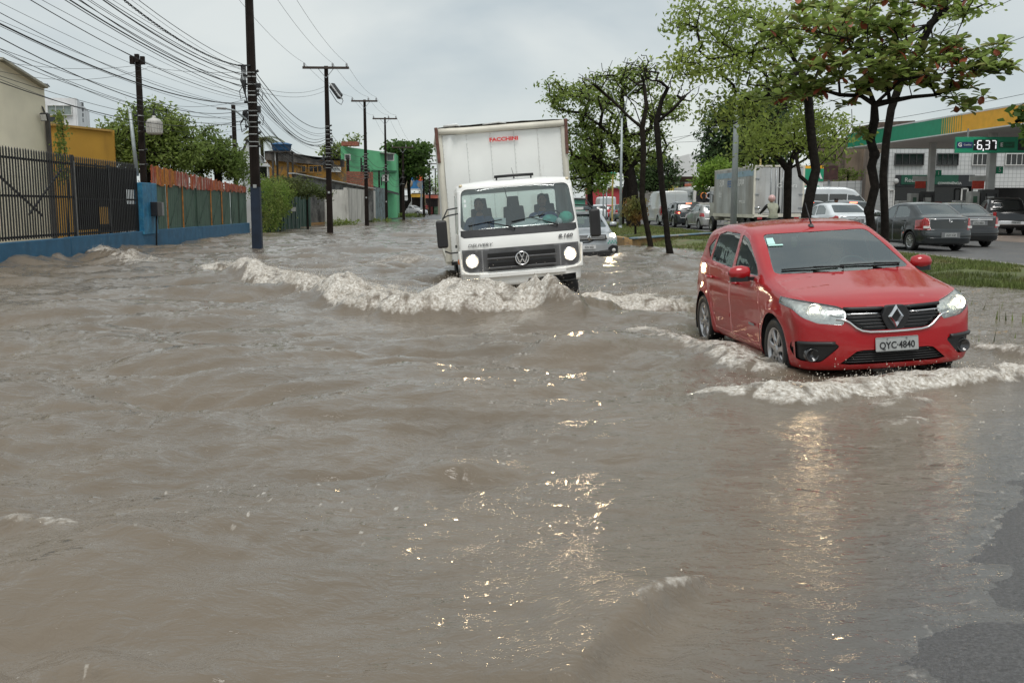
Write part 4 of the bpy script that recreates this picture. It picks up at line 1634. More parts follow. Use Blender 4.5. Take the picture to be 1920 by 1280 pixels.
def water():
 n_r, n_c = 820, 900
 r0, r1 = 3.35, 150.0
 rr = r0 * (r1 / r0) ** np.linspace(0, 1, n_r)
 core = np.linspace(-.60, .60, n_c - 24)
 tt = np.concatenate([-.60 - np.geomspace(1.4, .02, 12), core, .60 + np.geomspace(.02, 1.4, 12)])
 RR, TT = np.meshgrid(rr, tt, indexing='ij')
 X0, Y0 = (RR * TT).ravel(), (RR - 3.2).ravel()
 n = len(X0)
 depth = -ground_z(X0, Y0)
 calm = sstep(depth, 0.0, .22)
 dist = np.hypot(X0, Y0)
 # vehicles and walls keep the water quiet where they stand
 t1 = wave_tile(512, 5.3, .06, .62, 1, (0.35, -1.0), 2.0, 1.75)
 t2 = wave_tile(512, 17.0, .35, 2.2, 2, (0.15, -1.0))
 t3 = wave_tile(256, 47.0, 1.6, 7.0, 3, (-.3, -1.0))
 wx = X0 + .35 * (fbm(X0 * .35, Y0 * .35, 2, 31) - .5) * 3
 wy = Y0 + .35 * (fbm(X0 * .35, Y0 * .35, 2, 37) - .5) * 3
 patch = .55 + .9 * fbm(X0 * .22, Y0 * .22, 3, 41)
 h1, a1, b1 = sample(t1, wx, wy)
 h2, a2, b2 = sample(t2, wx, wy)
 h3, a3, b3 = sample(t3, X0, Y0)
 k1 = .0135 * patch * (1 - sstep(dist, 25, 70)) * (.25 + .75 * calm)
 k2 = .047 * (.6 + .5 * patch) * calm * (1 - .5 * sstep(dist, 40, 100))
 k3 = .03 * calm
 Z = k1 * h1 + k2 * h2 + k3 * h3
 X = X0 - (k1 * a1 * 1.15 + k2 * a2 * 1.15)
 Y = Y0 - (k1 * b1 * 1.15 + k2 * b2 * 1.15)
 foam = np.zeros(n)
 lift = np.zeros(n)
 turb = np.zeros(n)
 for c in CRESTS:
  L = np.array(c['l'])
  pad = 3.2
  sel = np.where((X0 > L[:, 0].min() - pad) & (X0 < L[:, 0].max() + pad) & (Y0 > L[:, 1].min() - pad) & (Y0 < L[:, 1].max() + pad))[0]
  if not len(sel):
   continue
  x, y = X0[sel], Y0[sel]
  jx = x + (fbm(x * 1.1, y * 1.1, 3, 51) - .5) * min(.9, c['behind'] * 1.1)
  jy = y + (fbm(x * 1.1, y * 1.1, 3, 57) - .5) * min(.9, c['behind'] * 1.1)
  d, sd, s = poly_field(jx, jy, c['l'])
  # points run left to right, so the camera side is on the right of the line: ahead = -sd
  ah = -sd
  hh = np.interp(s, np.linspace(0, 1, len(c['h'])), c['h'])
  endf = sstep(s, -.001, .06) * (1 - sstep(s, .94, 1.001))
  prof = np.where(ah > 0, np.exp(-(ah / c['ahead']) ** 2), np.exp(-(ah / c['behind']) ** 2)) * (.3 + .7 * endf)
  far_end = np.where((s < 1e-4) | (s > 1 - 1e-4), np.exp(-(d / c['ahead']) ** 2), 1)
  prof = prof * far_end
  lift[sel] = np.maximum(lift[sel], hh * prof * (.45 + 1.1 * fbm(x * 1.9, y * 1.9, 3, 63)))
  if c['fs'] > 0:
   f = np.where(ah > 0, 1 - sstep(ah, c['fa'] * .4, c['fa']), 1 - sstep(-ah, c['fb'] * .25, c['fb'])) * c['fs'] * endf * far_end
   if 's0' in c:
    f = f * sstep(s, c['s0'], c['s0'] + .1) * (1 - sstep(s, c['s1'] - .08, c['s1']))
   foam[sel] = np.maximum(foam[sel], f)
   turb[sel] = np.maximum(turb[sel], f * min(1, c['h'][len(c['h']) // 2] * 5))
 # break the foam up into lace: thin ridges between brown holes
 qx, qy = X0 + (fbm(X0 * 3, Y0 * 3, 2, 131) - .5) * .5, Y0 + (fbm(X0 * 3, Y0 * 3, 2, 137) - .5) * .5
 br = fbm(qx * 2.2, qy * 2.2, 4, 71)
 lace = 1 - np.abs(fbm(qx * 5.5, qy * 5.5, 3, 77) * 2 - 1) * 2.2
 foam = np.clip(foam * 1.3 * (.3 + .8 * lace) + foam * .42 - (1 - br) * .74 * (1.2 - foam * .55) - sstep(fbm(qx * .9, qy * .9, 2, 141), .5, .75) * .28, 0, 1)
 # thin lace along the edge of the asphalt and scattered flecks
 edge = np.exp(-((depth - .003) / .0022) ** 2) * (Y0 < 9)
 foam = np.maximum(foam, edge * sstep(fbm(X0 * 40, Y0 * 40, 3, 83), .45, .65) * .28)
 fl = sstep(fbm(X0 * 34, Y0 * 34, 2, 91), .80, .86) * sstep(fbm(X0 * .8, Y0 * .8, 2, 95), .42, .62) * (Y0 < 9)
 foam = np.maximum(foam, fl * .8)
 # turbulent relief of the white water
 t_a = fbm(X0 * 3.6, Y0 * 3.6, 4, 101) - .5
 t_b = np.abs(fbm(X0 * 11, Y0 * 11, 3, 107) - .5)
 t_c = fbm(X0 * 28, Y0 * 28, 2, 113) - .5
 Z = Z + lift + turb * (t_a * .13 + (.10 - t_b) * .08 + t_c * .02) + foam * .012 * (.5 + t_c)
 X = X + turb * (fbm(X0 * 5, Y0 * 5, 3, 121) - .5) * .12
 Y = Y + turb * (fbm(X0 * 5, Y0 * 5, 3, 127) - .62) * .16
 V = np.stack([X, Y, Z], 1)
 i = np.arange(n).reshape(RR.shape)
 F = np.stack([i[:-1, :-1], i[:-1, 1:], i[1:, 1:], i[1:, :-1]], -1).reshape(-1, 4)
 me = np_mesh('flood_water', V, F, water_mat(), True)
 at_ = me.attributes.new('foam', 'FLOAT', 'POINT')
 at_.data.foreach_set('value', foam.astype(np.float32))
 a2_ = me.attributes.new('thin', 'FLOAT', 'POINT')
 a2_.data.foreach_set('value', (1 - sstep(depth, .002, .035)).astype(np.float32))
 o = link('flood_water', me)
 o['kind'] = 'structure'
 return V, foam, turb, depth


def water_mat():
 m = bpy.data.materials.new('muddy flood water')
 m.use_nodes = True
 n, l = m.node_tree.nodes, m.node_tree.links
 b = n['Principled BSDF']
 b.inputs['IOR'].default_value = 1.33
 b.inputs['Specular IOR Level'].default_value = .72
 g = n.new('ShaderNodeNewGeometry')
 at_ = n.new('ShaderNodeAttribute')
 at_.attribute_name = 'foam'
 big = n.new('ShaderNodeTexNoise')
 big.inputs['Scale'].default_value = .8
 big.inputs['Detail'].default_value = 5
 l.new(g.outputs['Position'], big.inputs['Vector'])
 mud = n.new('ShaderNodeMix')
 mud.data_type = 'RGBA'
 mud.inputs['A'].default_value = (.116, .096, .073, 1)
 mud.inputs['B'].default_value = (.192, .155, .115, 1)
 l.new(big.outputs['Fac'], mud.inputs['Factor'])
 # bubbles in the foam: pale with brown holes
 fn = n.new('ShaderNodeTexNoise')
 fn.inputs['Scale'].default_value = 9
 fn.inputs['Detail'].default_value = 7
 fn.inputs['Roughness'].default_value = .72
 fs_ = n.new('ShaderNodeMapping')
 fs_.inputs['Scale'].default_value = (1, 1, .4)
 l.new(g.outputs['Position'], fs_.inputs['Vector'])
 l.new(fs_.outputs[0], fn.inputs['Vector'])
 fo = n.new('ShaderNodeMath')
 fo.operation = 'MULTIPLY_ADD'
 l.new(at_.outputs['Fac'], fo.inputs[0])
 fo.inputs[1].default_value = 1.35
 sub = n.new('ShaderNodeMapRange')
 sub.inputs['From Min'].default_value, sub.inputs['From Max'].default_value = .3, .7
 sub.inputs['To Min'].default_value, sub.inputs['To Max'].default_value = .22, -.95
 l.new(fn.outputs['Fac'], sub.inputs['Value'])
 l.new(sub.outputs[0], fo.inputs[2])
 fm = n.new('ShaderNodeMapRange')
 fm.inputs['From Min'].default_value, fm.inputs['From Max'].default_value = -.12, 1.0
 l.new(fo.outputs[0], fm.inputs['Value'])
 gate = n.new('ShaderNodeMath')
 gate.operation = 'MULTIPLY'
 gs = n.new('ShaderNodeMapRange')
 gs.inputs['From Max'].default_value = .22
 l.new(at_.outputs['Fac'], gs.inputs['Value'])
 l.new(fm.outputs[0], gate.inputs[0])
 l.new(gs.outputs[0], gate.inputs[1])
 mx = n.new('ShaderNodeMix')
 mx.data_type = 'RGBA'
 # where only a film of water lies the asphalt shows through
 tn = n.new('ShaderNodeAttribute')
 tn.attribute_name = 'thin'
 film = n.new('ShaderNodeMix')
 film.data_type = 'RGBA'
 l.new(mud.outputs['Result'], film.inputs['A'])
 film.inputs['B'].default_value = (.10, .097, .092, 1)
 l.new(tn.outputs['Fac'], film.inputs['Factor'])
 l.new(film.outputs['Result'], mx.inputs['A'])
 fc = n.new('ShaderNodeMix')
 fc.data_type = 'RGBA'
 fc.inputs['A'].default_value = (.29, .25, .20, 1)
 fc.inputs['B'].default_value = (.80, .775, .72, 1)
 f2 = n.new('ShaderNodeTexNoise')
 f2.inputs['Scale'].default_value = 26
 f2.inputs['Detail'].default_value = 5
 f2.inputs['Roughness'].default_value = .7
 l.new(g.outputs['Position'], f2.inputs['Vector'])
 f3 = n.new('ShaderNodeMapRange')
 f3.inputs['From Min'].default_value, f3.inputs['From Max'].default_value = .38, .66
 l.new(f2.outputs['Fac'], f3.inputs['Value'])
 l.new(f3.outputs[0], fc.inputs['Factor'])
 l.new(fc.outputs['Result'], mx.inputs['B'])
 l.new(gate.outputs[0], mx.inputs['Factor'])
 l.new(mx.outputs['Result'], b.inputs['Base Color'])
 rg = n.new('ShaderNodeMapRange')
 rg.inputs['To Min'].default_value, rg.inputs['To Max'].default_value = .03, .75
 l.new(gate.outputs[0], rg.inputs['Value'])
 l.new(rg.outputs[0], b.inputs['Roughness'])
 # ripples: two scales, stretched across the wind
 mp_ = n.new('ShaderNodeMapping')
 mp_.inputs['Scale'].default_value = (.75, 1.25, 1)
 mp_.inputs['Rotation'].default_value = (0, 0, .3)
 l.new(g.outputs['Position'], mp_.inputs['Vector'])
 r1 = n.new('ShaderNodeTexNoise')
 r1.inputs['Scale'].default_value = 7
 r1.inputs['Detail'].default_value = 4
 r1.inputs['Roughness'].default_value = .6
 r1.inputs['Distortion'].default_value = .6
 l.new(mp_.outputs[0], r1.inputs['Vector'])
 bp = n.new('ShaderNodeBump')
 bp.inputs['Strength'].default_value = .65
 bp.inputs['Distance'].default_value = .035
 l.new(r1.outputs['Fac'], bp.inputs['Height'])
 r2 = n.new('ShaderNodeTexNoise')
 r2.inputs['Scale'].default_value = 24
 r2.inputs['Detail'].default_value = 3
 r2.inputs['Distortion'].default_value = 1.2
 l.new(mp_.outputs[0], r2.inputs['Vector'])
 bq = n.new('ShaderNodeBump')
 bq.inputs['Strength'].default_value = .34
 bq.inputs['Distance'].default_value = .012
 l.new(r2.outputs['Fac'], bq.inputs['Height'])
 l.new(bp.outputs[0], bq.inputs['Normal'])
 b2 = n.new('ShaderNodeBump')
 b2.inputs['Distance'].default_value = .022
 l.new(fn.outputs['Fac'], b2.inputs['Height'])
 l.new(gate.outputs[0], b2.inputs['Strength'])
 l.new(bq.outputs[0], b2.inputs['Normal'])
 l.new(b2.outputs[0], b.inputs['Normal'])
 return m


W_V, W_F, W_T, W_D = water()


def spray():
 """drops thrown off the white water"""
 w = W_T * (W_F > .25)
 idx = np.where(w > .12)[0]
 area = np.maximum(W_V[idx, 1] + 3.2, 1) ** 2
 p = w[idx] * area
 p /= p.sum()
 k = 12000
 pick = RNG.choice(idx, size=k, p=p)
 hgt = RNG.exponential(.055, k) * np.minimum(1.2, .25 + W_T[pick] * 1.1)
 C = W_V[pick] + np.stack([RNG.normal(0, .05, k), RNG.normal(0, .05, k), hgt], 1)
 r = RNG.uniform(.0015, .0055, k) * RNG.uniform(.5, 1.3, k)
 oct_ = np.array([(1, 0, 0), (-1, 0, 0), (0, 1, 0), (0, -1, 0), (0, 0, 1), (0, 0, -1)], float)
 st = np.stack([np.ones(k), np.ones(k), RNG.uniform(.8, 2.6, k)], 1)
 V = (C[:, None, :] + oct_[None] * (r[:, None] * st)[:, None, :]).reshape(-1, 3)
 f = np.array([(0, 2, 4), (2, 1, 4), (1, 3, 4), (3, 0, 4), (2, 0, 5), (1, 2, 5), (3, 1, 5), (0, 3, 5)])
 F = (np.arange(k)[:, None, None] * 6 + f[None]).reshape(-1, 3)
 # torn tongues of water: slender spikes leaning off the crests
 q = 6000
 pk = RNG.choice(idx, size=q, p=p)
 D = RNG.normal(size=(q, 3)) * .5 + np.array([0, -.45, .75])
 D /= np.linalg.norm(D, axis=1, keepdims=True)
 sd = np.cross(D, RNG.normal(size=(q, 3)))
 sd /= np.linalg.norm(sd, axis=1, keepdims=True) + 1e-9
 ln = RNG.exponential(.03, q) * np.minimum(1.3, .3 + W_T[pk])
 b0 = W_V[pk] - D * .02
 w_ = RNG.uniform(.002, .006, q)[:, None]
 th = np.cross(D, sd) * w_ * .6
 S_ = np.stack([b0 - sd * w_, b0 + sd * w_, b0 + th, b0 + D * (ln + .02)[:, None]], 1).reshape(-1, 3)
 sf = np.array([(0, 1, 3), (1, 2, 3), (2, 0, 3)])
 F = np.concatenate([F, (np.arange(q)[:, None, None] * 4 + sf[None]).reshape(-1, 3) + len(V)])
 V = np.concatenate([V, S_])
 o = link('water_spray', np_mesh('water_spray', V, F, pm('foam drops', (.56, .50, .42), .4, var=.1, island=.35), True))
 tag(o, 'cream drops of muddy spray flying off the bow waves', 'spray', kind='stuff')


spray()
# ------------------------------------------------------------------ left side of the street: fences, poles, houses
def fence_x(y):
 return -12.9 - .05 * (y - 25)


FDIR = Vector((-.05, 1, 0)).normalized()
FROT = math.atan2(.05, 1)          # turns +y into the fence direction


def fp(y, z=0.0, out=0.0):
 """point on the fence line; out > 0 is towards the street"""
 return Vector((fence_x(y) + out, y, z))


BLUE = pm('flaking blue paint', (.022, .115, .215), .6, var=.2, vs=2.5, col2=(.075, .15, .19), lo=.58, hi=.72, s2=5, bump=.15, bs=20)
BLACKF = pm('black fence paint', (.011, .011, .012), .5, var=.25)
root = empty('low_wall', fp(23), label='low blue painted plinth wall under the fences by the street', cat='wall')


def seg_mesh(mb, y0, y1, z0, z1, th, out=0.0):
 a, b = fp(y0, 0, out), fp(y1, 0, out)
 n = Vector((1, .05, 0)).normalized() * th / 2
 vs = [a - n, a + n, b + n, b - n]
 mb.add([p + Vector((0, 0, z0)) for p in vs] + [p + Vector((0, 0, z1)) for p in vs], [(3, 2, 1, 0), (4, 5, 6, 7), (0, 1, 5, 4), (1, 2, 6, 5), (2, 3, 7, 6), (3, 0, 4, 7)])


def inv_build(mb, name, mat, parent, bevel=0.0):
 """build in world places under a parent that stands elsewhere"""
 o = mb.build(name, mat, parent, bevel=bevel)
 o.matrix_parent_inverse = parent.matrix_basis.inverted()
 return o


for a, b, zt in ((14, 29.5, .61), (29.52, 36.3, .63), (36.32, 44.5, .64), (44.52, 54.5, .62)):
 m = MB()
 seg_mesh(m, a, b, -.5, zt, .22)
 inv_build(m, 'wall_section', BLUE, root, bevel=.015)
m = MB()
seg_mesh(m, 36.2, 37.9, .5, 2.37, .30, .02)
inv_build(m, 'gate_pier', pm('blue painted pier', (.02, .16, .30), .55, var=.3, vs=4, col2=(.05, .22, .33), lo=.5, hi=.65), root, bevel=.02)
m = MB()
m.box(fp(37.3, 1.42, .30), (.28, .5, .52))
mt = inv_build(m, 'meter_box', pm('dark meter box', (.02, .02, .022), .4), root, bevel=.02)
m = MB()
m.box(fp(37.85, 1.42, .27), (.22, .28, .5))
inv_build(m, 'meter_cover', pm('grey meter cover', (.25, .25, .25), .5), mt)
m = MB()
m.tube([fp(37.3, 1.16, .30), fp(37.3, .7, .28), fp(37.35, -.2, .22)], .035, 6)
inv_build(m, 'meter_conduit', M_BLACK, mt)

# black palisade fence: bars, rails, braces
ft = empty('palisade_fence', fp(14), label='tall black steel bar fence with crossed braces on the blue wall', cat='fence')
bar = MB()
bar.box((0, 0, 0), (.045, .028, 2.36))
bar.add([(-.022, -.014, 1.18), (.022, -.014, 1.18), (.022, .014, 1.18), (-.022, .014, 1.18), (0, 0, 1.24)], [(0, 1, 4), (1, 2, 4), (2, 3, 4), (3, 0, 4)])
bar_me = bar.mesh('bar', BLACKF)
y = 19.0
nb = 0
while y < 30.2:
 o = link('bar', bar_me, ft, fp(y, 1.83 + random.uniform(-.008, .008)) - fp(14), (random.uniform(-.004, .004), 0, R(2.9) + math.pi / 2))
 y += .168
 nb += 1
for z in (2.78, 1.80, .72):
 m = MB()
 m.beam(fp(17, z, -.04), fp(30.2, z, -.04), .05, .06)
 inv_build(m, 'rail', BLACKF, ft)
for (ya, za), (yb, zb) in (((24.6, 2.7), (28.1, 1.25)), ((29.6, 2.6), (27.2, 1.3)), ((20.0, 2.7), (23.6, 1.25)), ((24.2, 2.6), (22.2, 1.3))):
 m = MB()
 m.beam(fp(ya, za, -.08), fp(yb, zb, -.08), .04, .05)
 inv_build(m, 'brace', BLACKF, ft)
for yy in (17.3, 23.8, 30.25):
 m = MB()
 m.box(fp(yy, 1.75, -.02), (.09, .09, 2.6))
 inv_build(m, 'post', BLACKF, ft)

# sheeted sliding gate behind bars
gt = empty('sliding_gate', fp(30.3), label='black steel gate with bars backed by sheet metal', cat='gate')
y = 30.4
while y < 36.1:
 link('bar', bar_me, gt, fp(y, 1.80) - fp(30.3), (0, 0, R(2.9) + math.pi / 2))
 y += .168
for a, b, z0, z1 in ((30.36, 32.2, .8, 2.75), (32.28, 33.3, 1.5, 2.75), (33.35, 34.9, .66, 2.8), (34.95, 36.1, .66, 1.6), (34.95, 36.1, 2.1, 2.8), (32.28, 33.3, .66, .95)):
 m = MB()
 seg_mesh(m, a, b, z0, z1, .012, -.05)
 inv_build(m, 'sheet', pm('black sheet steel', (.013, .014, .014), .55, var=.3, vs=2), gt)
for z in (2.80, 1.75, .70):
 m = MB()
 m.beam(fp(30.3, z, -.03), fp(36.15, z, -.03), .05, .06)
 inv_build(m, 'rail', BLACKF, gt)
for yy in (30.35, 32.24, 33.32, 34.92, 36.12):
 m = MB()
 m.box(fp(yy, 1.75, -.02), (.06, .06, 2.25))
 inv_build(m, 'post', BLACKF if yy != 30.35 else pm('bare grey post', (.30, .29, .27), .6, var=.3), gt)

# green panels with weathered orange boards above
GREEN = pm('faded green sheet', (.068, .12, .086), .6, var=.18, vs=1.5, col2=(.05, .085, .065), lo=.52, hi=.68, s2=3, streak=True)
hf_ = empty('sheet_fence', fp(37.9), label='green sheet metal fence topped with peeling orange boards', cat='fence')
ys_ = [37.95, 39.6, 41.8, 44.0, 46.5, 48.6, 50.6, 52.4, 54.4]
for a, b in zip(ys_[:-1], ys_[1:]):
 m = MB()
 n_ = max(6, int((b - a) / .09))
 vs, fs = [], []
 for i in range(n_ + 1):
  yy = a + .02 + (b - a - .04) * i / n_
  o_ = .02 * math.sin(i * 1.9)
  vs += [fp(yy, .60, o_), fp(yy, 2.36 + random.uniform(-.012, .012), o_)]
 for i in range(n_):
  fs.append((2 * i, 2 * i + 2, 2 * i + 3, 2 * i + 1))
 m.add(vs, fs, 0, True)
 inv_build(m, 'panel', GREEN, hf_)
 m = MB()
 m.beam(fp(a, .64, .05), fp(a, 2.38, .05), .04, .05)
 inv_build(m, 'batten', pm('orange batten', (.42, .16, .03), .7, var=.4, vs=5) if random.random() < .4 else pm('green brace', (.04, .075, .055), .6), hf_)
 m = MB()
 m.tube([fp(a + .3, .75, .035), fp(b - .2, 2.25, .035)], .012, 4)
 inv_build(m, 'brace', pm('green brace', (.04, .075, .055), .6), hf_)
ORANGES = [pm('orange board %d' % i, c, .75, var=.35, vs=9, col2=c2, lo=.5, hi=.66, s2=7, streak=True) for i, (c, c2) in enumerate((
 ((.48, .17, .02), (.10, .05, .03)), ((.36, .075, .03), (.45, .40, .34)), ((.30, .055, .028), (.5, .45, .40)), ((.40, .10, .03), (.08, .04, .03))))]
y, k = 37.75, 0
while y < 54.4:
 w = random.uniform(.16, .24)
 top = 3.03 - (y - 37.7) * .031 + random.uniform(-.05, .04)
 bot = 2.34 + random.uniform(-.08, .03) - (.06 if y > 42 else 0)
 m = MB()
 a, b = fp(y, 0, random.uniform(.03, .06)), fp(y + w * .93, 0, random.uniform(.03, .06))
 n_ = Vector((.012, 0, 0))
 vs = [a - n_, a + n_, b + n_, b - n_]
 d = random.uniform(-.03, .03)
 m.add([p + Vector((0, 0, bot)) for p in vs] + [p + Vector((0, 0, top + (d if i > 1 else 0))) for i, p in enumerate(vs)], [(3, 2, 1, 0), (4, 5, 6, 7), (0, 1, 5, 4), (1, 2, 6, 5), (2, 3, 7, 6), (3, 0, 4, 7)])
 pick = 0 if y < 40.8 and random.random() < .75 else random.choice((1, 2, 2, 3))
 if random.random() > .05:
  inv_build(m, 'board', ORANGES[pick], hf_)
 y += w
for z in (2.9, 2.45):
 m = MB()
 m.beam(fp(37.8, z, .0), fp(54.4, z - .42 * (z > 2.7), .0), .04, .06)
 inv_build(m, 'rail', ORANGES[3], hf_)

# green plank fence beyond, grown over by a creeper
pl = empty('plank_fence', fp(56), label='dark green metal plank fence beyond the creeper', cat='fence')
PG = pm('dark green planks', (.03, .075, .058), .6, var=.25, vs=2, col2=(.02, .045, .035), lo=.5, hi=.7, s2=4, streak=True)
for k in range(24):
 ya = 56.2 + k * .76
 m = MB()
 a, b = fp(ya, 0, .4 + .03 * (k % 2)), fp(ya + .73, 0, .4 + .03 * (k % 2))
 n_ = Vector((.03, 0, 0))
 vs = [a - n_, a + n_, b + n_, b - n_]
 zt = 2.35 + random.uniform(-.03, .03)
 m.add([p + Vector((0, 0, -.3)) for p in vs] + [p + Vector((0, 0, zt)) for p in vs], [(3, 2, 1, 0), (4, 5, 6, 7), (0, 1, 5, 4), (1, 2, 6, 5), (2, 3, 7, 6), (3, 0, 4, 7)])
 inv_build(m, 'plank', PG, pl)
 m = MB()
 m.beam(fp(ya - .01, -.2, .46), fp(ya - .01, zt + .02, .46), .05, .05)
 inv_build(m, 'rib', PG, pl)
m = MB()
m.box(fp(66.5, 1.3, .5), (.05, 1.3, .28))
m.build('fly_poster', pm('faded white print', (.55, .55, .52), .7, var=.3, vs=8))
bpy.data.objects['fly_poster'].parent = pl
bpy.data.objects['fly_poster'].matrix_parent_inverse = pl.matrix_basis.inverted()

# ---- houses
PLAST = {}


def plaster(name, col, dirt=(.12, .11, .10), lo=.58, hi=.76):
 return pm(name, col, .85, var=.10, vs=.8, col2=dirt, lo=lo, hi=hi, s2=1.1, streak=True, bump=.1, bs=12)


def slab(mb, p0, p1, z0, z1, th=.25):
 """upright wall between two plan points"""
 a, b = Vector((p0[0], p0[1], 0)), Vector((p1[0], p1[1], 0))
 d = (b - a).normalized()
 n = Vector((-d.y, d.x, 0)) * th / 2
 vs = [a - n, b - n, b + n, a + n]
 mb.add([p + Vector((0, 0, z0)) for p in vs] + [p + Vector((0, 0, z1)) for p in vs], [(3, 2, 1, 0), (4, 5, 6, 7), (0, 1, 5, 4), (1, 2, 6, 5), (2, 3, 7, 6), (3, 0, 4, 7)])


def block(name, label, corners, z0, z1, mat, roof=None, cat='building', par=.0):
 """house volume over a plan polygon, walls and roof as parts"""
 c = Vector((sum(p[0] for p in corners) / len(corners), sum(p[1] for p in corners) / len(corners), 0))
 r = empty(name, c, label=label, cat=cat)
 for i in range(len(corners)):
  p, q = corners[i], corners[(i + 1) % len(corners)]
  m = MB()
  slab(m, p, q, z0, z1)
  inv_build(m, 'wall', mat, r)
 m = MB()
 m.prism([tuple(p) for p in corners], z1 - .35, z1 - .15, 'z')
 inv_build(m, 'roof', roof or pm('grey roof slab', (.2, .2, .2), .8), r)
 return r


def win(r, c, w, h, d, frame, pane_m, nx=2, ny=1, yaw=0.0, nm='window'):
 """framed window at c facing -y turned by yaw: frame with panes sunk in it"""
 rot = Matrix.Rotation(yaw, 3, 'Z')
 m = MB()
 t = .06
 for x in (-w / 2, w / 2):
  m.box(rot @ Vector((x, 0, 0)) + Vector(c), (t, d, h + t), rot)
 for z in (-h / 2, h / 2):
  m.box(rot @ Vector((0, 0, z)) + Vector(c), (w - t, d, t), rot)
 for k in range(1, nx):
  m.box(rot @ Vector((-w / 2 + w * k / nx, 0, 0)) + Vector(c), (t * .7, d * .8, h - t), rot)
 o = inv_build(m, nm, frame, r)
 for k in range(nx):
  q = MB()
  q.box(rot @ Vector((-w / 2 + w * (k + .5) / nx, d * .15, 0)) + Vector(c), (w / nx - t * .7, .02, h - t), rot)
  p = inv_build(q, 'pane', pane_m, r)
  p.parent = o
  p.matrix_parent_inverse = Matrix.Identity(4)
 return o


DARKW = pm('dark window glass', (.015, .017, .018), .12, var=.3, spec=.7)
WFR = pm('white window frame', (.6, .6, .58), .6)
# cream hall on the left, gable rising to the left
cr = empty('cream_hall', (-20, 34, 0), label='cream plastered hall with sloping roofline at the left edge', cat='building')
CREAM = plaster('cream plaster', (.80, .73, .56), (.64, .58, .44), .6, .85)
a, b = at(91, 300, 37), at(-260, 300, 28.5)
za, zb = at(90, 166, 37).z, at(-60, 76, 32).z
p_mid = at(0, 112, 34.4)
m = MB()
m.add([(a.x, a.y, -.4), (b.x, b.y, -.4), (b.x, b.y, zb + .6), (p_mid.x, p_mid.y, p_mid.z), (a.x, a.y, za)], [(0, 1, 2, 3, 4)])
bk = Vector((-14, 6, 0))
m.add([(a.x, a.y, -.4), (a.x, a.y, za), (a.x + bk.x, a.y + bk.y, za + .3), (a.x + bk.x, a.y + bk.y, -.4)], [(0, 1, 2, 3)])
inv_build(m, 'wall', CREAM, cr)
m = MB()
m.beam(Vector((a.x, a.y, za)) + Vector((.05, -.08, .03)), Vector((p_mid.x, p_mid.y, p_mid.z)) + Vector((0, -.08, .03)), .3, .08)
inv_build(m, 'coping', pm('grey coping', (.36, .34, .27), .8), cr)
m = MB()
m.beam(Vector((a.x + .12, a.y - .1, -.2)), Vector((a.x + .1, a.y - .1, za - .9)), .14, .12)
m.tube([Vector((a.x - .28, a.y - .2, za - .42)), Vector((a.x + .0, a.y - .2, za - .7)), Vector((a.x + .08, a.y - .12, za - 1.1))], .03, 6)
inv_build(m, 'downpipe', pm('dark downpipe', (.06, .055, .05), .6), cr)
c = at(87, 220, 36.7)
m = MB()
m.box(c + Vector((.0, -.15, 0)), (.26, .14, .28), Matrix.Rotation(R(20), 3, 'X'))
fl = inv_build(m, 'floodlight', M_BLACK, cr, bevel=.015)
m = MB()
m.box(c + Vector((.0, -.235, -.03)), (.2, .01, .22), Matrix.Rotation(R(20), 3, 'X'))
inv_build(m, 'floodlight_glass', M_WHITEL, cr)
# bird on the corner
p = at(83, 164, 37)
bd = empty('pigeon', p, label='small dark bird perched on the cream hall corner', cat='bird')
m = MB()
m.ball((0, 0, .09), .07, 10, 7, sc=(1.5, .8, .8))
m.tube([(.09, 0, .10), (.15, 0, .05), (.2, 0, .02)], [.05, .035, .015], 8)
m.tube([(-.06, 0, .11), (-.09, 0, .16)], [.045, .03], 8)
m.ball((-.1, 0, .18), .035, 8, 6)
m.tube([(-.13, 0, .18), (-.16, 0, .175)], [.01, .002], 5)
m.tube([(-.01, .02, .04), (-.01, .02, -.05)], .007, 4)
m.tube([(.01, -.02, .04), (.01, -.02, -.05)], .007, 4)
m.build('body', pm('grey feathers', (.06, .065, .07), .7), bd)

# ochre building
p0, p1 = at(100, 300, 47), at(212, 300, 50)
oc = block('ochre_building', 'ochre yellow plastered building behind the black gate', [(p0.x, p0.y), (p1.x, p1.y), (p1.x - 5, p1.y + 8), (p0.x - 5, p0.y + 8)], -.3, at(150, 240, 48.5).z, plaster('ochre plaster', (.46, .25, .035), (.33, .17, .03), .55, .8))
m = MB()
m.beam(Vector((p0.x, p0.y - .15, at(100, 234, 47).z)), Vector((p1.x, p1.y - .15, at(205, 246, 50).z)), .3, .1)
inv_build(m, 'coping', pm('ochre coping', (.40, .24, .06), .8), oc)
# white modern block far off
wb = block('white_apartment_block', 'distant white apartment block with grey window band at left', [tuple(at(86, 200, 120)[:2]), tuple(at(142, 200, 120)[:2]), tuple(at(165, 200, 138)[:2]), tuple(at(100, 200, 140)[:2])], 0, at(110, 184, 120).z, plaster('white render', (.72, .73, .74), (.6, .6, .6)))
c = at(112, 207, 119.7)
win(wb, c, 2.8, 1.1, .2, WFR, pm('grey-green glass', (.22, .26, .24), .15), 3)
c = at(105, 224, 119.7)
win(wb, c, 1.6, .7, .2, pm('yellow frame', (.5, .4, .08), .6), DARKW, 2)
for v in (196, 206, 216, 226):
 c = at(151, v, 127)
 m = MB()
 m.box(c + Vector((0, -.3, 0)), (.8, .5, .45))
 inv_build(m, 'balcony', pm('grey balcony', (.12, .13, .14), .6), wb)

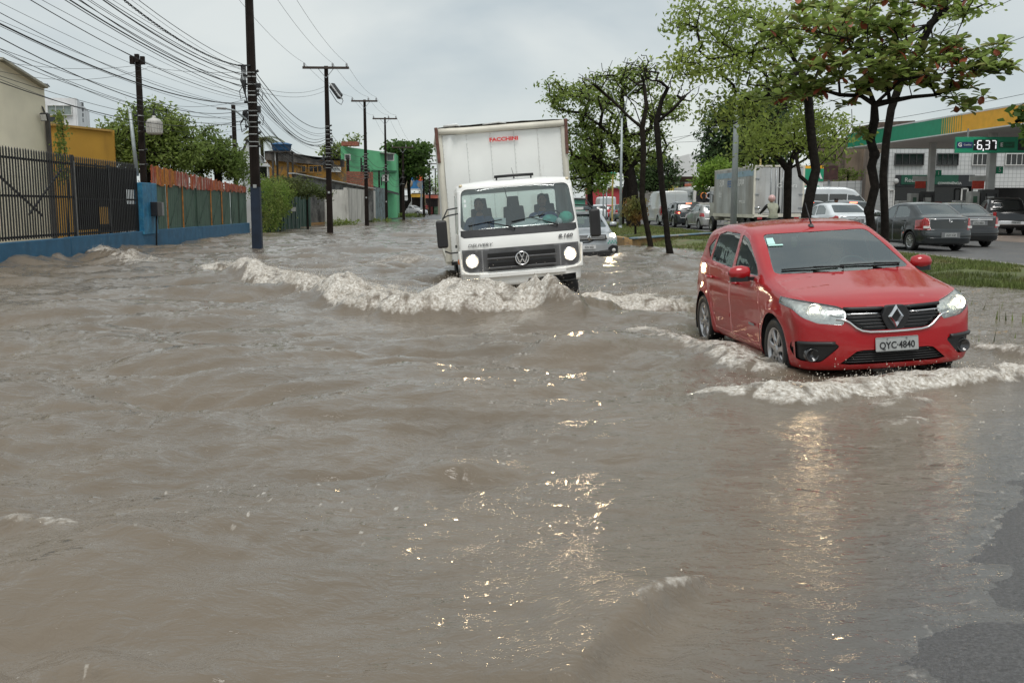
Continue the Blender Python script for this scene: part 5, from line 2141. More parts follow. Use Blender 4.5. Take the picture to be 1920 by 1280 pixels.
# white gabled house behind the near pole
wh = empty('white_house', at(470, 320, 68), label='small white house with pitched gable behind the dark pole', cat='house')
c0, c1 = at(452, 330, 66), at(500, 330, 68)
zt, ze = at(468, 263, 67).z, at(455, 305, 66).z
WHT = plaster('white wall', (.66, .67, .67), (.4, .4, .4), .62, .85)
m = MB()
mid = (c0 + c1) / 2
m.add([(c0.x, c0.y, 0), (c1.x, c1.y, 0), (c1.x, c1.y, ze), (mid.x - .3, mid.y, zt), (c0.x, c0.y, ze)], [(0, 1, 2, 3, 4)])
m.add([(c1.x, c1.y, 0), (c1.x, c1.y, ze), (c1.x - 1.5, c1.y + 7, ze), (c1.x - 1.5, c1.y + 7, 0)], [(0, 1, 2, 3)])
inv_build(m, 'wall', WHT, wh)
m = MB()
m.add([(c1.x + .3, c1.y - .3, ze - .15), (mid.x - .3, mid.y - .3, zt + .1), (mid.x - 1.8, mid.y + 7, zt + .1), (c1.x - 1.2, c1.y + 7, ze - .15)], [(0, 1, 2, 3)])
m.add([(c0.x - .3, c0.y - .3, ze - .15), (mid.x - .3, mid.y - .3, zt + .1), (mid.x - 1.8, mid.y + 7, zt + .1), (c0.x - 1.8, c0.y + 7, ze - .15)], [(0, 1, 2, 3)])
inv_build(m, 'roof', pm('pale roof', (.55, .56, .57), .7), wh)
m = MB()
m.beam((c0.x, c0.y - .25, at(460, 309, 66).z), (c1.x + .2, c1.y - .25, at(498, 309, 66).z), .3, .12)
inv_build(m, 'eave', WHT, wh)
win(wh, at(492, 322, 67.6) , .7, 1.0, .15, WFR, DARKW, 1)

# warehouse: dark roof, ochre wall with windows
wa = empty('warehouse', at(580, 330, 86), label='old warehouse with dark roof and ochre band of small windows', cat='building')
OCH = pm('peeling ochre wall', (.36, .19, .035), .85, var=.3, vs=2, col2=(.10, .08, .06), lo=.48, hi=.62, s2=2.0)
a, b = at(500, 330, 84), at(648, 330, 88)
zr0, zr1, zw = at(502, 284, 84).z, at(640, 300, 88).z, at(560, 300, 86).z
m = MB()
slab(m, a, b, 0, zw, .3)
inv_build(m, 'wall', OCH, wa)
m = MB()
m.add([(a.x, a.y - .5, zw - .1), (b.x, b.y - .5, zr1 - .65), (b.x, b.y - .5, zr1), (b.x - 2.5, b.y, zr1 + .25), (a.x + 1, a.y, zr0 + .1), (a.x, a.y - .5, zr0)], [(0, 1, 2, 3, 4, 5)])
m.add([(a.x, a.y - .6, zr0), (b.x, b.y - .6, zr1), (b.x - 2, b.y + 8, zr1 + .4), (a.x - 2, a.y + 8, zr0 + .4)], [(0, 1, 2, 3)])
inv_build(m, 'roof', pm('stained asbestos roof', (.06, .055, .05), .85, var=.4, vs=2, col2=(.16, .14, .12), lo=.5, hi=.7, s2=1.5), wa)
for u in (562, 592):
 win(wa, at(u, 317, 85.5), 1.1, .55, .3, OCH, DARKW, 3)
win(wa, at(622, 318, 87), 1.5, .35, .3, WFR, pm('pale pane', (.5, .52, .52), .3), 2)
# grey and brick sheds
sh = empty('brick_shed', at(640, 350, 80), label='long shed with sloped grey wall and bare red brick end', cat='building')
GREYW = pm('mouldy grey wall', (.19, .19, .18), .9, var=.3, vs=1.2, col2=(.05, .05, .05), lo=.45, hi=.65, s2=1.4)
BRICK = pm('bare red brick', (.27, .10, .065), .9, var=.35, vs=7, bump=.4, bs=22)
a, b = at(548, 345, 76), at(700, 345, 92)
m = MB()
m.add([(a.x, a.y, .2), (b.x, b.y, .2), (b.x, b.y, at(700, 356, 92).z), (a.x, a.y, at(548, 326, 76).z)], [(0, 1, 2, 3)])
inv_build(m, 'wall', GREYW, sh)
m = MB()
m.beam((a.x, a.y - .2, at(548, 325, 76).z), (b.x, b.y - .2, at(700, 354, 92).z), .5, .08)
inv_build(m, 'roof_edge', pm('pale roof sheet', (.4, .41, .4), .7), sh)
a, b = at(628, 340, 93), at(698, 340, 96)
nrow = 12
zb0, zb1 = at(660, 352, 94).z, at(650, 321, 94).z
for r_ in range(nrow):
 m = MB()
 z0 = zb0 - .8 + (zb1 - zb0 + .8) * r_ / nrow
 slab(m, a + Vector((0, -.015 * (r_ % 2), 0)), b + Vector((0, -.015 * (r_ % 2), 0)), z0, z0 + (zb1 - zb0 + .8) / nrow - .02, .3)
 inv_build(m, 'brick_course', BRICK, sh)
a, b = at(570, 338, 89), at(630, 338, 91)
m = MB()
slab(m, a, b, 1, at(600, 325, 90).z)
inv_build(m, 'dark_side_wall', pm('dark brown wall', (.055, .035, .028), .9, var=.3), sh)
# white boundary wall and hut
bw = empty('boundary_wall', at(670, 400, 86), label='stained white boundary wall beyond the green planks', cat='wall')
a, b = at(648, 400, 79), at(702, 400, 97)
SW = pm('stained white wall', (.56, .55, .51), .9, var=.15, vs=1, col2=(.16, .15, .13), lo=.5, hi=.72, s2=1.0, streak=True)
m = MB()
slab(m, a, b, -.3, at(665, 354, 84).z)
inv_build(m, 'wall', SW, bw)
a2, b2 = at(610, 400, 77), at(652, 400, 78)
m = MB()
slab(m, a2, b2, -.3, at(640, 356, 78).z)
inv_build(m, 'hut_wall', SW, bw)
m = MB()
slab(m, at(702, 400, 98), at(722, 400, 104), -.3, at(712, 352, 100).z)
inv_build(m, 'grey_wall', pm('blue grey wall', (.16, .21, .22), .9, var=.3, vs=1.5, col2=(.06, .07, .07), lo=.5, hi=.65, s2=2), bw)
m = MB()
m.add([tuple(at(690, 346, 96)), tuple(at(748, 362, 112)), tuple(at(748, 366, 112)), tuple(at(690, 351, 96))], [(0, 1, 2, 3)])
m.add([tuple(at(690, 346, 96)), tuple(at(748, 362, 112)), tuple(at(735, 360, 122)), tuple(at(680, 345, 108))], [(0, 1, 2, 3)])
inv_build(m, 'lean_to_roof', pm('dark sheet roof', (.05, .05, .05), .8), bw)

# green house
gh = empty('green_house', at(690, 330, 112), label='bright green two storey house with small white window', cat='house')
GH = pm('bright green render', (.13, .44, .22), .8, var=.12, vs=.6, col2=(.13, .32, .19), lo=.6, hi=.75, s2=1.8)
a, b = at(640, 340, 110), at(743, 340, 118)
zt0, zt1 = at(642, 274, 110).z, at(742, 288, 118).z
m = MB()
m.add([(a.x, a.y, .1), (b.x, b.y, .1), (b.x, b.y, zt1), (a.x, a.y, zt0)], [(0, 1, 2, 3)])
m.add([(b.x, b.y, .1), (b.x, b.y, zt1), (b.x - .6, b.y + 9, zt1), (b.x - .6, b.y + 9, .1)], [(0, 1, 2, 3)])
m.add([(a.x, a.y, .1), (a.x, a.y, zt0), (a.x - .6, a.y + 9, zt0), (a.x - .6, a.y + 9, .1)], [(0, 1, 2, 3)])
m.add([(a.x, a.y, zt0 - .1), (b.x, b.y, zt1 - .1), (b.x - .6, b.y + 9, zt1 - .1), (a.x - .6, a.y + 9, zt0 - .1)], [(0, 1, 2, 3)])
inv_build(m, 'wall', GH, gh)
m = MB()
m.beam(at(698, 321, 114) + Vector((0, -.15, 0)), at(743, 322, 118) + Vector((0, -.15, 0)), .2, .25)
inv_build(m, 'ledge', pm('dark green ledge', (.03, .12, .06), .8), gh)
win(gh, at(726, 295, 116.5) + Vector((0, -.15, 0)), 1.55, .75, .25, WFR, pm('grey pane', (.12, .13, .14), .2), 2)
m = MB()
m.beam(at(713, 287, 116) + Vector((0, -.4, 0)), at(739, 289, 117) + Vector((0, -.4, 0)), .8, .1)
inv_build(m, 'window_canopy', pm('grey canopy', (.3, .3, .29), .8), gh)
win(gh, at(652, 295, 110.5) + Vector((0, -.1, 0)), .55, .6, .2, WFR, DARKW, 1)
m = MB()
m.box(at(657, 270, 111), (1.8, 1.2, .45))
inv_build(m, 'rooftop_brickwork', BRICK, gh)
m = MB()
m.box(at(723, 334, 116.5) + Vector((0, -.45, 0)), (.75, .5, .75))
inv_build(m, 'air_conditioner', pm('white appliance', (.6, .6, .58), .5), gh)
m = MB()
m.box(at(714, 340, 116) + Vector((0, -.2, 0)), (.35, .3, .9))
inv_build(m, 'meter_cabinet', pm('dark meter box'), gh)

# water tank on a stand
wt = empty('water_tank', at(528, 330, 85), label='round blue water tank on a dark raised stand', cat='tank')
c = at(528, 283, 82)
m = MB()
m.lathe([(.01, -.05), (.66, -.05), (.74, .1), (.80, .45), (.86, .47), (.86, .53), (.5, .64), (.01, .66)], 20, c)
inv_build(m, 'tank', pm('blue tank plastic', (.03, .11, .24), .45, var=.2), wt)
for dx, dy in ((-.6, -.6), (.6, -.6), (.75, .5), (-.5, .5)):
 m = MB()
 m.box((c.x + dx, c.y + dy, c.z / 2 - .05), (.14, .14, c.z))
 inv_build(m, 'leg', pm('dark stand', (.05, .045, .04), .8), wt)
m = MB()
m.box((c.x, c.y, c.z - .09), (1.7, 1.6, .08))
inv_build(m, 'platform', pm('dark stand'), wt)
m = MB()
m.tube([at(515, 285, 81.5), at(517, 310, 81.5)], .05, 6)
inv_build(m, 'pipe', WFR, wt)

# ---- billboard, shops and awnings down the street
bb = empty('billboard', at(770, 400, 140), label='blue advertising hoarding beneath the broad tree down the street', cat='billboard')
c0, c1 = at(742, 355, 139), at(795, 355, 141)
z0, z1 = c0.z, at(770, 327, 140).z
m = MB()
slab(m, c0, c1, z0, z1, .2)
inv_build(m, 'board', pm('blue poster print', (.03, .17, .38), .6, var=.3, vs=.8, col2=(.30, .26, .22), lo=.52, hi=.58, s2=.55), bb)
m = MB()
m.beam(Vector((c0.x, c0.y, z1 + .05)) + Vector((0, -.15, 0)), Vector((c1.x, c1.y, z1 + .05)) + Vector((0, -.15, 0)), .2, .15)
m.beam(Vector((c0.x, c0.y, z0)) + Vector((0, -.15, 0)), Vector((c1.x, c1.y, z0)) + Vector((0, -.15, 0)), .2, .2)
inv_build(m, 'frame', WFR, bb)
for u, v, r_, cl in ((788, 334, .55, (.7, .12, .05)), (762, 344, .9, (.35, .28, .2))):
 m = MB()
 m.ball(at(u, v, 138.7), r_, 10, 6, sc=(1, .1, .8))
 inv_build(m, 'printed_shape', pm('print %s' % u, cl, .6), bb)
for u in (748, 790):
 m = MB()
 m.beam(at(u, 402, 140.5), at(u, 340, 140.5), .25, .25)
 inv_build(m, 'post', M_STEEL, bb)
SHOPS = [
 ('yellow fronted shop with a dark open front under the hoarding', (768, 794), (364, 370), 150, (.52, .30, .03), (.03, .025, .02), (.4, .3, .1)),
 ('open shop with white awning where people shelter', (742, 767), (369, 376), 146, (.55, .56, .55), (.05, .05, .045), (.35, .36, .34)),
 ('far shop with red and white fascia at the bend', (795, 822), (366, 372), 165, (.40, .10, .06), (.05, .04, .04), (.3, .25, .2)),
]
for lab, (u0, u1), (v0, v1), Y, fas, dark, wall in SHOPS:
 c = at((u0 + u1) / 2, 400, Y)
 r_ = empty('shop', (c.x, c.y, 0), label=lab, cat='shop')
 a, b = at(u0, v1, Y), at(u1, v1, Y)
 zt = at(u0, v0, Y).z
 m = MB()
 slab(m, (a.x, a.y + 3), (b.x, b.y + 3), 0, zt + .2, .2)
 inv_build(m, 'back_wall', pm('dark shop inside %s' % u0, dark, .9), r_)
 m = MB()
 m.beam(Vector((a.x, a.y - 1.0, (a.z + zt) / 2)), Vector((b.x, b.y - 1.0, (a.z + zt) / 2)), .1, zt - a.z)
 inv_build(m, 'fascia', pm('shop fascia %s' % u0, fas, .6, var=.3, vs=1.5), r_)
 m = MB()
 m.add([(a.x, a.y - 1.0, a.z), (b.x, b.y - 1.0, a.z), (b.x, b.y + 3, a.z + .5), (a.x, a.y + 3, a.z + .5)], [(0, 1, 2, 3)])
 inv_build(m, 'awning', pm('awning %s' % u0, wall, .7), r_)
 for k in range(3):
  uu = u0 + (u1 - u0) * (k + .5) / 3
  m = MB()
  c = at(uu, 390, Y + 2.4)
  m.box((c.x, c.y, .75), (1.0, .5, 1.2))
  inv_build(m, 'display_stand', pm('goods %d' % (k % 3), ((.35, .28, .08), (.25, .06, .05), (.12, .2, .12))[k], .7, var=.5, vs=3), r_)
 for k in (0, 1):
  m = MB()
  p = a if k == 0 else b
  m.box((p.x, p.y + 1, (zt + .1) / 2), (.3, .3, zt))
  inv_build(m, 'pillar', pm('awning %s' % u0), r_)
# closing row of low buildings at the end of the street
for i, (u0, u1, v0, Y, cl, lab) in enumerate(((812, 850, 352, 210, (.4, .38, .35), 'pale low building closing the far end of the street'), (840, 900, 346, 240, (.3, .22, .17), 'brown low building behind the truck at the street end'), (700, 742, 372, 125, (.06, .2, .12), 'dark green shopfront below the green house'))):
 a, b = at(u0, 400, Y), at(u1, 400, Y)
 block('low_building', lab, [(a.x, a.y), (b.x, b.y), (b.x, b.y + 8), (a.x, a.y + 8)], 0, at(u0, v0, Y).z, plaster('low plaster %d' % i, cl))
# ------------------------------------------------------------------ utility poles and cables
POLE = pm('tarred concrete pole', (.017, .012, .010), .75, var=.35, vs=3, col2=(.06, .05, .042), lo=.6, hi=.8, s2=5, streak=True, spec=.15)
POLEB = pm('blue painted pole foot', (.008, .018, .038), .6, var=.3, vs=3)
WOOD = pm('dark crossarm timber', (.05, .036, .028), .8, var=.3, vs=6)
BAND = pm('pale steel band', (.42, .43, .42), .5, .3, var=.2)
PORC = pm('grey porcelain', (.34, .35, .36), .25, var=.15)
CABLE = pm('black cable', (.012, .012, .013), .6, var=.2)


def pole(x, y, h, label, w0=.33, w1=.19, arm=None, bands=0, zb=(3.9, 6.2), blue=0.0, group='concrete utility poles along the street', boxes=0, mark=True, z0=-.5):
 r = empty('utility_pole', (x, y, 0), (0, 0, R(2.8)), label, 'pole', group)
 m = MB()
 k = 7
 for i in range(k):
  za, zb_ = z0 + (h - z0) * i / k, z0 + (h - z0) * (i + 1) / k
  wa, wb = w0 + (w1 - w0) * i / k, w0 + (w1 - w0) * (i + 1) / k
  vs = []
  for z, w in ((za, wa), (zb_, wb)):
   vs += [(-w / 2, -w * .36, z), (-w * .2, -w * .36, z), (-w * .2, -w * .28, z), (w * .2, -w * .28, z), (w * .2, -w * .36, z), (w / 2, -w * .36, z), (w / 2, w * .36, z), (-w / 2, w * .36, z)]
  m.add(vs, [(j, (j + 1) % 8, 8 + (j + 1) % 8, 8 + j) for j in range(8)] + ([tuple(range(8, 16))] if i == k - 1 else []))
 m.build('shaft', POLE, r)
 if blue:
  m = MB()
  wb = w0 + (w1 - w0) * blue / h
  m.add([(sx * w / 2 * 1.02, sy * w * .37, z) for z, w in ((z0, w0), (blue, wb)) for sx, sy in ((-1, -1), (1, -1), (1, 1), (-1, 1))], [(0, 1, 5, 4), (1, 2, 6, 5), (2, 3, 7, 6), (3, 0, 4, 7)])
  m.build('painted_foot', POLEB, r)
 if arm:
  za, wa = arm
  m = MB()
  m.box((0, -.16, za), (wa, .10, .13))
  a = m.build('crossarm', WOOD, r, bevel=.01)
  for sg in (-1, 1):
   m = MB()
   m.beam((sg * .42, -.16, za - .05), (0, -.12, za - .55), .03, .03)
   m.build('brace', M_STEEL, a)
  for xx in (-wa * .46, wa * .15, wa * .45):
   m = MB()
   m.lathe([(.02, 0), (.055, .02), (.06, .07), (.035, .085), (.06, .11), (.055, .17), (.02, .21), (.001, .215)], 10, (xx, -.16, za + .065))
   m.build('insulator', PORC, a)
 rg = random.Random(int(x * 100 + y))
 for i in range(bands):
  z = zb[0] + (zb[1] - zb[0]) * i / max(1, bands - 1) + rg.uniform(-.05, .05)
  w = w0 + (w1 - w0) * z / h
  m = MB()
  m.box((0, 0, z), (w * 1.06, w * .78, rg.uniform(.02, .04)))
  m.build('steel_band', BAND, r)
  m = MB()
  sx = rg.choice((-1, 1, 1))
  m.tube([(sx * w * .5, -.1, z), (sx * (w * .5 + .12), -.12, z + rg.uniform(-.05, .08))], [.035, .05], 6)
  m.build('cable_clamp', M_BLACK, r)
 for i in range(boxes):
  z = rg.uniform(zb[0], zb[1])
  w = w0 + (w1 - w0) * z / h
  sx = rg.choice((-1, 1))
  m = MB()
  m.box((sx * (w * .5 + .1), -.12, z), (rg.uniform(.1, .18), .14, rg.uniform(.14, .3)))
  m.build('junction_box', M_BLACK, r, bevel=.02)
  m = MB()
  a0 = Vector((sx * (w * .5 + .06), -.2, z))
  m.tube([a0, a0 + Vector((sx * .2, 0, -.28)), a0 + Vector((sx * .16, 0, -.55)), a0 + Vector((-.02 * sx, 0, -.45)), a0 + Vector((sx * .04, 0, -.1))], .014, 5)
  m.build('cable_loop', CABLE, r)
 if mark:
  m = MB()
  zz = 2.1 + rg.uniform(-.2, .2)
  m.box((0, -w0 * .36, zz), (.12, .02, .12))
  m.build('number_tag', BAND, r)
 return r


P0, P1, P2, P3, P4 = Vector((-7.9, 12.5, 0)), gp(483, 467), gp(619, 437), gp(688, 422), gp(725, 416)
pole(P1.x, P1.y, 9.8, 'nearest tall dark pole with blue foot standing in the flood', .345, .24, (9.35, 2.4), 13, (3.6, 6.2), 2.2, boxes=6)
pole(P2.x, P2.y, at(612, 124, P2.y).z, 'second dark pole with wide crossarm, tilted bundle of fuses', .34, .20, (at(612, 128, P2.y).z, 2.55), 12, (3.6, 5.9), boxes=4)
pole(P3.x, P3.y, at(686, 187, P3.y).z, 'third dark pole with narrower crossarm before the green house', .33, .19, (at(686, 190, P3.y).z, 2.05), 9, (3.7, 5.6), boxes=3)
pole(P4.x, P4.y, at(724, 220, P4.y).z, 'fourth dark pole with crossarm at the corner of the green house', .28, .16, (at(724, 223, P4.y).z, 2.3), 6, (3.8, 5.4), boxes=2)
PF = [(757, 411, 275, 108, 'slender dark pole under the broad tree'), (795, 406, 296, 128, 'far crossarm pole right of the broad tree'), (806, 403, 306, 150, 'thin far pole with crossarm close to the truck'), (817, 402, 316, 175, 'farthest pole by the truck box edge')]
for u, v, vt, Y, lab in PF:
 b = at(u, v, Y)
 h = at(u, vt, Y).z
 pole(b.x, Y, h, lab, .30, .18, (h - .1, 2.0 + Y * .003), 3, (3.8, 5.2), mark=False, z0=-.2)
for u, v, vt, Y, lab, w in ((653, 345, 296, 100, 'short dark post above the brick shed', .3), (678, 345, 296, 102, 'thin post in front of the green house wall', .16), (711, 346, 320, 108, 'low dark post by the green house door', .2)):
 b = at(u, v, Y)
 pole(b.x, Y, at(u, vt, Y).z, lab, w * 1.1, w * .9, None, 0, mark=False)
# double-headed lamp far pole
# fuse bundle leaning off the second pole
m = MB()
a, b = at(622, 160, P2.y - .2), at(638, 182, P2.y - .6)
fu = empty('fuse_bundle', a, label='tilted tangle of fuses and wire on the second pole', cat='fuse box')
m.beam(a, b, .22, .3)
inv_build(m, 'fuse_frame', M_BLACK, fu)
for k in range(6):
 p = a.lerp(b, k / 5)
 m = MB()
 m.tube([p + Vector((-.1, -.2, .1)), p + Vector((.15, -.22, -.12))], [.03, .04], 6)
 inv_build(m, 'fuse', PORC if k % 2 else BAND, fu)
m = MB()
m.tube([b, b + Vector((.15, 0, -.2)), b + Vector((.05, 0, -.42)), b + Vector((-.2, 0, -.25)), a + Vector((-.1, -.1, -.3))], .02, 5)
inv_build(m, 'wire_loop', CABLE, fu)

# pole behind the black gate, with transformer, and grey stay pole
pa_ = at(268, 310, 42)
rA = pole(pa_.x, 42, at(268, 112, 42).z, 'dark pole rising behind the gate with a ribbed lamp can beside it', .27, .20, None, 4, (3.2, 5.2), boxes=1, mark=False)
for dx in (-.2, 0, .22):
 m = MB()
 m.box((dx, -.1, at(268, 110, 42).z - abs(dx) * .4), (.16, .16, .32))
 m.build('top_fitting', POLE, rA)
tr_ = empty('transformer', at(290, 252, 41.5), label='pale ribbed transformer can hanging beside the dark pole', cat='transformer')
m = MB()
m.lathe([(.01, 0), (.27, .0), (.29, .05), (.29, .52), (.24, .60), (.08, .66), (.07, .74), (.01, .74)], 20)
m.build('can', pm('pale grey enamel', (.46, .45, .42), .5, var=.15), tr_)
for k in range(18):
 a = 2 * math.pi * k / 18
 m = MB()
 m.beam((.31 * math.cos(a), .31 * math.sin(a), .06), (.31 * math.cos(a), .31 * math.sin(a), .5), .05, .03, up=(math.cos(a), math.sin(a), 0))
 m.build('fin', pm('pale grey enamel'), tr_)
m = MB()
m.lathe([(.02, .7), (.05, .78), (.03, .84), (.05, .9), (.02, 1.0), (.001, 1.02)], 10)
m.build('bushing', M_BLACK, tr_)
m = MB()
m.beam((-.25, .1, .15), (-.75, .3, .1), .08, .08)
m.build('bracket', POLE, tr_)
m = MB()
m.beam((-.25, .1, .55), (-.75, .3, .5), .06, .06)
m.build('bracket', POLE, tr_)
a, b = at(243, 205, 36.6), at(257, 330, 36.6)
sp_ = empty('stay_post', (b.x, b.y, 0), label='thin leaning pale grey post at the end of the gate', cat='post')
m = MB()
m.tube([b, a], [.075, .06], 8)
m.tube([a, a + Vector((.05, 0, .03))], .04, 8)
inv_build(m, 'tube', pm('pale galvanised tube', (.36, .40, .41), .5, .3), sp_)
m = MB()
d = at(256, 210, 36.6)
m.tube([a, a + Vector((.12, 0, .08)), d + Vector((.02, 0, -.02)), d + Vector((.05, 0, -.5)), d + Vector((.0, 0, -1.2))], .014, 5)
inv_build(m, 'service_cable', CABLE, sp_)
b = at(441, 300, 78)
pole(b.x, 78, at(441, 197, 78).z, 'lone dark pole behind the sheet fence by the palm', .36, .28, None, 3, (5, 7.5), boxes=2, mark=False, group='poles behind the left fence')

# street lamp on an arm from the near pole
sl = empty('street_lamp', P1 + Vector((0, 0, 3.6)), label='grey street lamp on a long arm left of the near pole', cat='street lamp')
a, b, c, d = Vector((P1.x - .1, P1.y - .15, at(478, 236, P1.y).z)), at(462, 224, P1.y - .2), at(440, 207, P1.y - .4), at(424, 204, P1.y - .5)
m = MB()
m.tube([a, b, c, d], [.035, .035, .03, .03], 8)
inv_build(m, 'arm', pm('pale galvanised tube'), sl)
m = MB()
e = at(406, 203, P1.y - .6)
m.beam(d, e, .14, .07)
inv_build(m, 'lamp_head', pm('grey lamp head', (.3, .3, .3), .5), sl, bevel=.02)


# ---- cables
def cable(p, q, sag, rad, label, group, n=22, name='overhead_cable'):
 p, q = Vector(p), Vector(q)
 m = MB()
 pts = []
 for i in range(n + 1):
  t = i / n
  v = (p.lerp(q, t) + Vector((0, 0, -4 * sag * t * (1 - t)))) - p
  pts.append(v)
 m.tube(pts, rad, 5, caps=False)
 o = m.build(name, CABLE, None, p)
 return tag(o, label, 'cable', group)


LAB_A = 'black overhead cable sagging from the near pole to the upper left'
GRP_A = 'cables fanning from the near pole to the upper left'
rg = random.Random(5)
zs1 = np.linspace(4.35, 6.35, 27)
for i, z1 in enumerate(zs1):
 z0 = 3.75 + (z1 - 4.35) * 1.65 + rg.uniform(-.28, .28)
 off = rg.uniform(-.5, .15)
 big = i in (10, 17, 22)
 cable((P1.x + rg.uniform(-.3, .2), P1.y, z1), (P0.x + off, P0.y, z0), rg.uniform(.18, .75), .015 if big else rg.choice((.004, .005, .0065, .009)), '%s black cable from the bottom of the fan left of the near pole' % ORD[i] if i else 'lowest black cable of the fan left of the near pole', GRP_A)
# thick twisted bundle to the bracket arm
m = MB()
a, b = at(452, 124, P1.y - .1), Vector((P0.x + .3, P0.y, 6.9))
for ph in (0, 2.1, 4.2):
 pts = []
 for i in range(121):
  t = i / 120
  v = a.lerp(b, t) + Vector((0, 0, -4 * .75 * t * (1 - t)))
  pts.append(v - a + Vector((.022 * math.cos(t * 190 + ph), 0, .022 * math.sin(t * 190 + ph))))
 m.tube(pts, .010, 4, caps=False)
o = m.build('twisted_cable', CABLE, None, a)
tag(o, 'thick twisted black power cable at the bracket of the near pole', 'cable')
br = empty('cable_bracket', a, label='small steel bracket with hanging clamps left of the near pole', cat='bracket')
m = MB()
m.beam(Vector((P1.x, P1.y - .1, a.z + .02)), a + Vector((-.12, 0, .02)), .06, .05)
inv_build(m, 'arm', M_BLACK, br)
for k in range(4):
 m = MB()
 p = a.lerp(Vector((P1.x - .15, P1.y - .1, a.z)), k / 4)
 m.tube([p, p + Vector((.02, 0, -.25)), p + Vector((-.03, 0, -.5 - .15 * k)), p + Vector((.06, 0, -.75 - .2 * k))], [.03, .015, .03, .012], 5)
 inv_build(m, 'hanging_clamp', M_BLACK, br)
# primary lines on the crossarms
arms = [(P0, 9.5, 2.4), (P1, 9.62, 2.4), (P2, at(612, 119, P2.y).z, 2.55), (P3, at(686, 182, P3.y).z, 2.05), (P4, at(724, 216, P4.y).z, 2.3), (at(757, 400, 108), at(757, 272, 108).z, 2.3), (at(795, 400, 128), at(795, 292, 128).z, 2.3)]
SPAN = ('left of the near pole', 'from the near to the second pole', 'from the second to the third pole', 'from the third to the fourth pole', 'from the fourth to the slender pole', 'from the slender pole to the far crossarm')
for sp_n, ((pa1, za, wa), (pb1, zb_, wb)) in zip(SPAN, zip(arms[:-1], arms[1:])):
 for f, side in ((-.46, 'left'), (.15, 'middle'), (.45, 'right')):
  cable((pa1.x + wa * f, pa1.y - .16, za), (pb1.x + wb * f, pb1.y - .16, zb_), .35, .007, '%s thin power line %s' % (side, sp_n), 'power lines between the crossarms')
# telephone bundles between the poles
for sp_n, (pa1, pb1, n_, za0, za1, zb0, zb1) in zip(SPAN[1:], ((P1, P2, 15, 4.2, 6.2, 3.8, 5.7), (P2, P3, 10, 3.8, 5.6, 3.7, 5.4), (P3, P4, 6, 3.8, 5.3, 3.8, 5.2), (P4, at(757, 400, 108), 3, 4, 5, 4, 5))):
 for i in range(n_):
  t = i / max(1, n_ - 1)
  cable((pa1.x + .12, pa1.y, za0 + (za1 - za0) * t), (pb1.x + rg.uniform(-.1, .1), pb1.y, zb0 + (zb1 - zb0) * (t + rg.uniform(-.1, .1))), rg.uniform(.35, .95), rg.choice((.006, .008, .011, .015)), '%s telephone cable %s, counted upward' % (ORD[i], sp_n), 'telephone cables between the poles')
# service drops to the houses
for i, (p, q, s_, lab) in enumerate((
  ((P1.x, P1.y, 5.3), at(284, 191, 41.6), .25, 'single dark cable from the near pole to the pole behind the gate'),
  (at(276, 120, 42), at(-60, 104, 33), .3, 'thin cable from the gate pole across to the left, topmost'),
  (at(276, 128, 42), at(-60, 118, 33), .5, 'thin cable from the gate pole across to the left, lower'),
  ((P1.x, P1.y, 6.2), at(276, 125, 42), .12, 'thin level cable between the near pole and the gate pole top'),
  ((P1.x, P1.y, 4.4), at(-40, 70, 22), .6, 'lowest long cable sagging past the gate pole'),
  ((P2.x, P2.y, at(612, 161, P2.y).z), (P1.x + .1, P1.y, at(482, 162, P1.y).z), .3, 'upper single cable from the second pole fuses to the near pole'),
  ((P2.x, P2.y, at(612, 169, P2.y).z), (P1.x + .1, P1.y, at(482, 170, P1.y).z), .3, 'lower single cable from the second pole fuses to the near pole'),
  ((P2.x, P2.y, 4.0), at(500, 268, 68), .4, 'service cable from the second pole to the white house'),
  ((P2.x, P2.y, 3.8), at(505, 276, 68), .3, 'lower service cable from the second pole to the white house'),
  ((P3.x, P3.y, 4.2), at(652, 285, 109), .5, 'service cable drooping to the green house roof'),
  ((P4.x, P4.y, 4.6), at(745, 322, 118), .4, 'service cable dropping from the fourth pole to the house corner'))):
 cable(p, q, s_, .007, lab, None)
# ------------------------------------------------------------------ traffic on the far carriageway
def paint(name, col, rough=.4, metal=.0, dirt=None):
 return pm(name, col, rough, metal, var=.06, vs=2, coat=.9, croug=.04, spec=.25, wet=True, col2=dirt, lo=.62, hi=.85, s2=2)


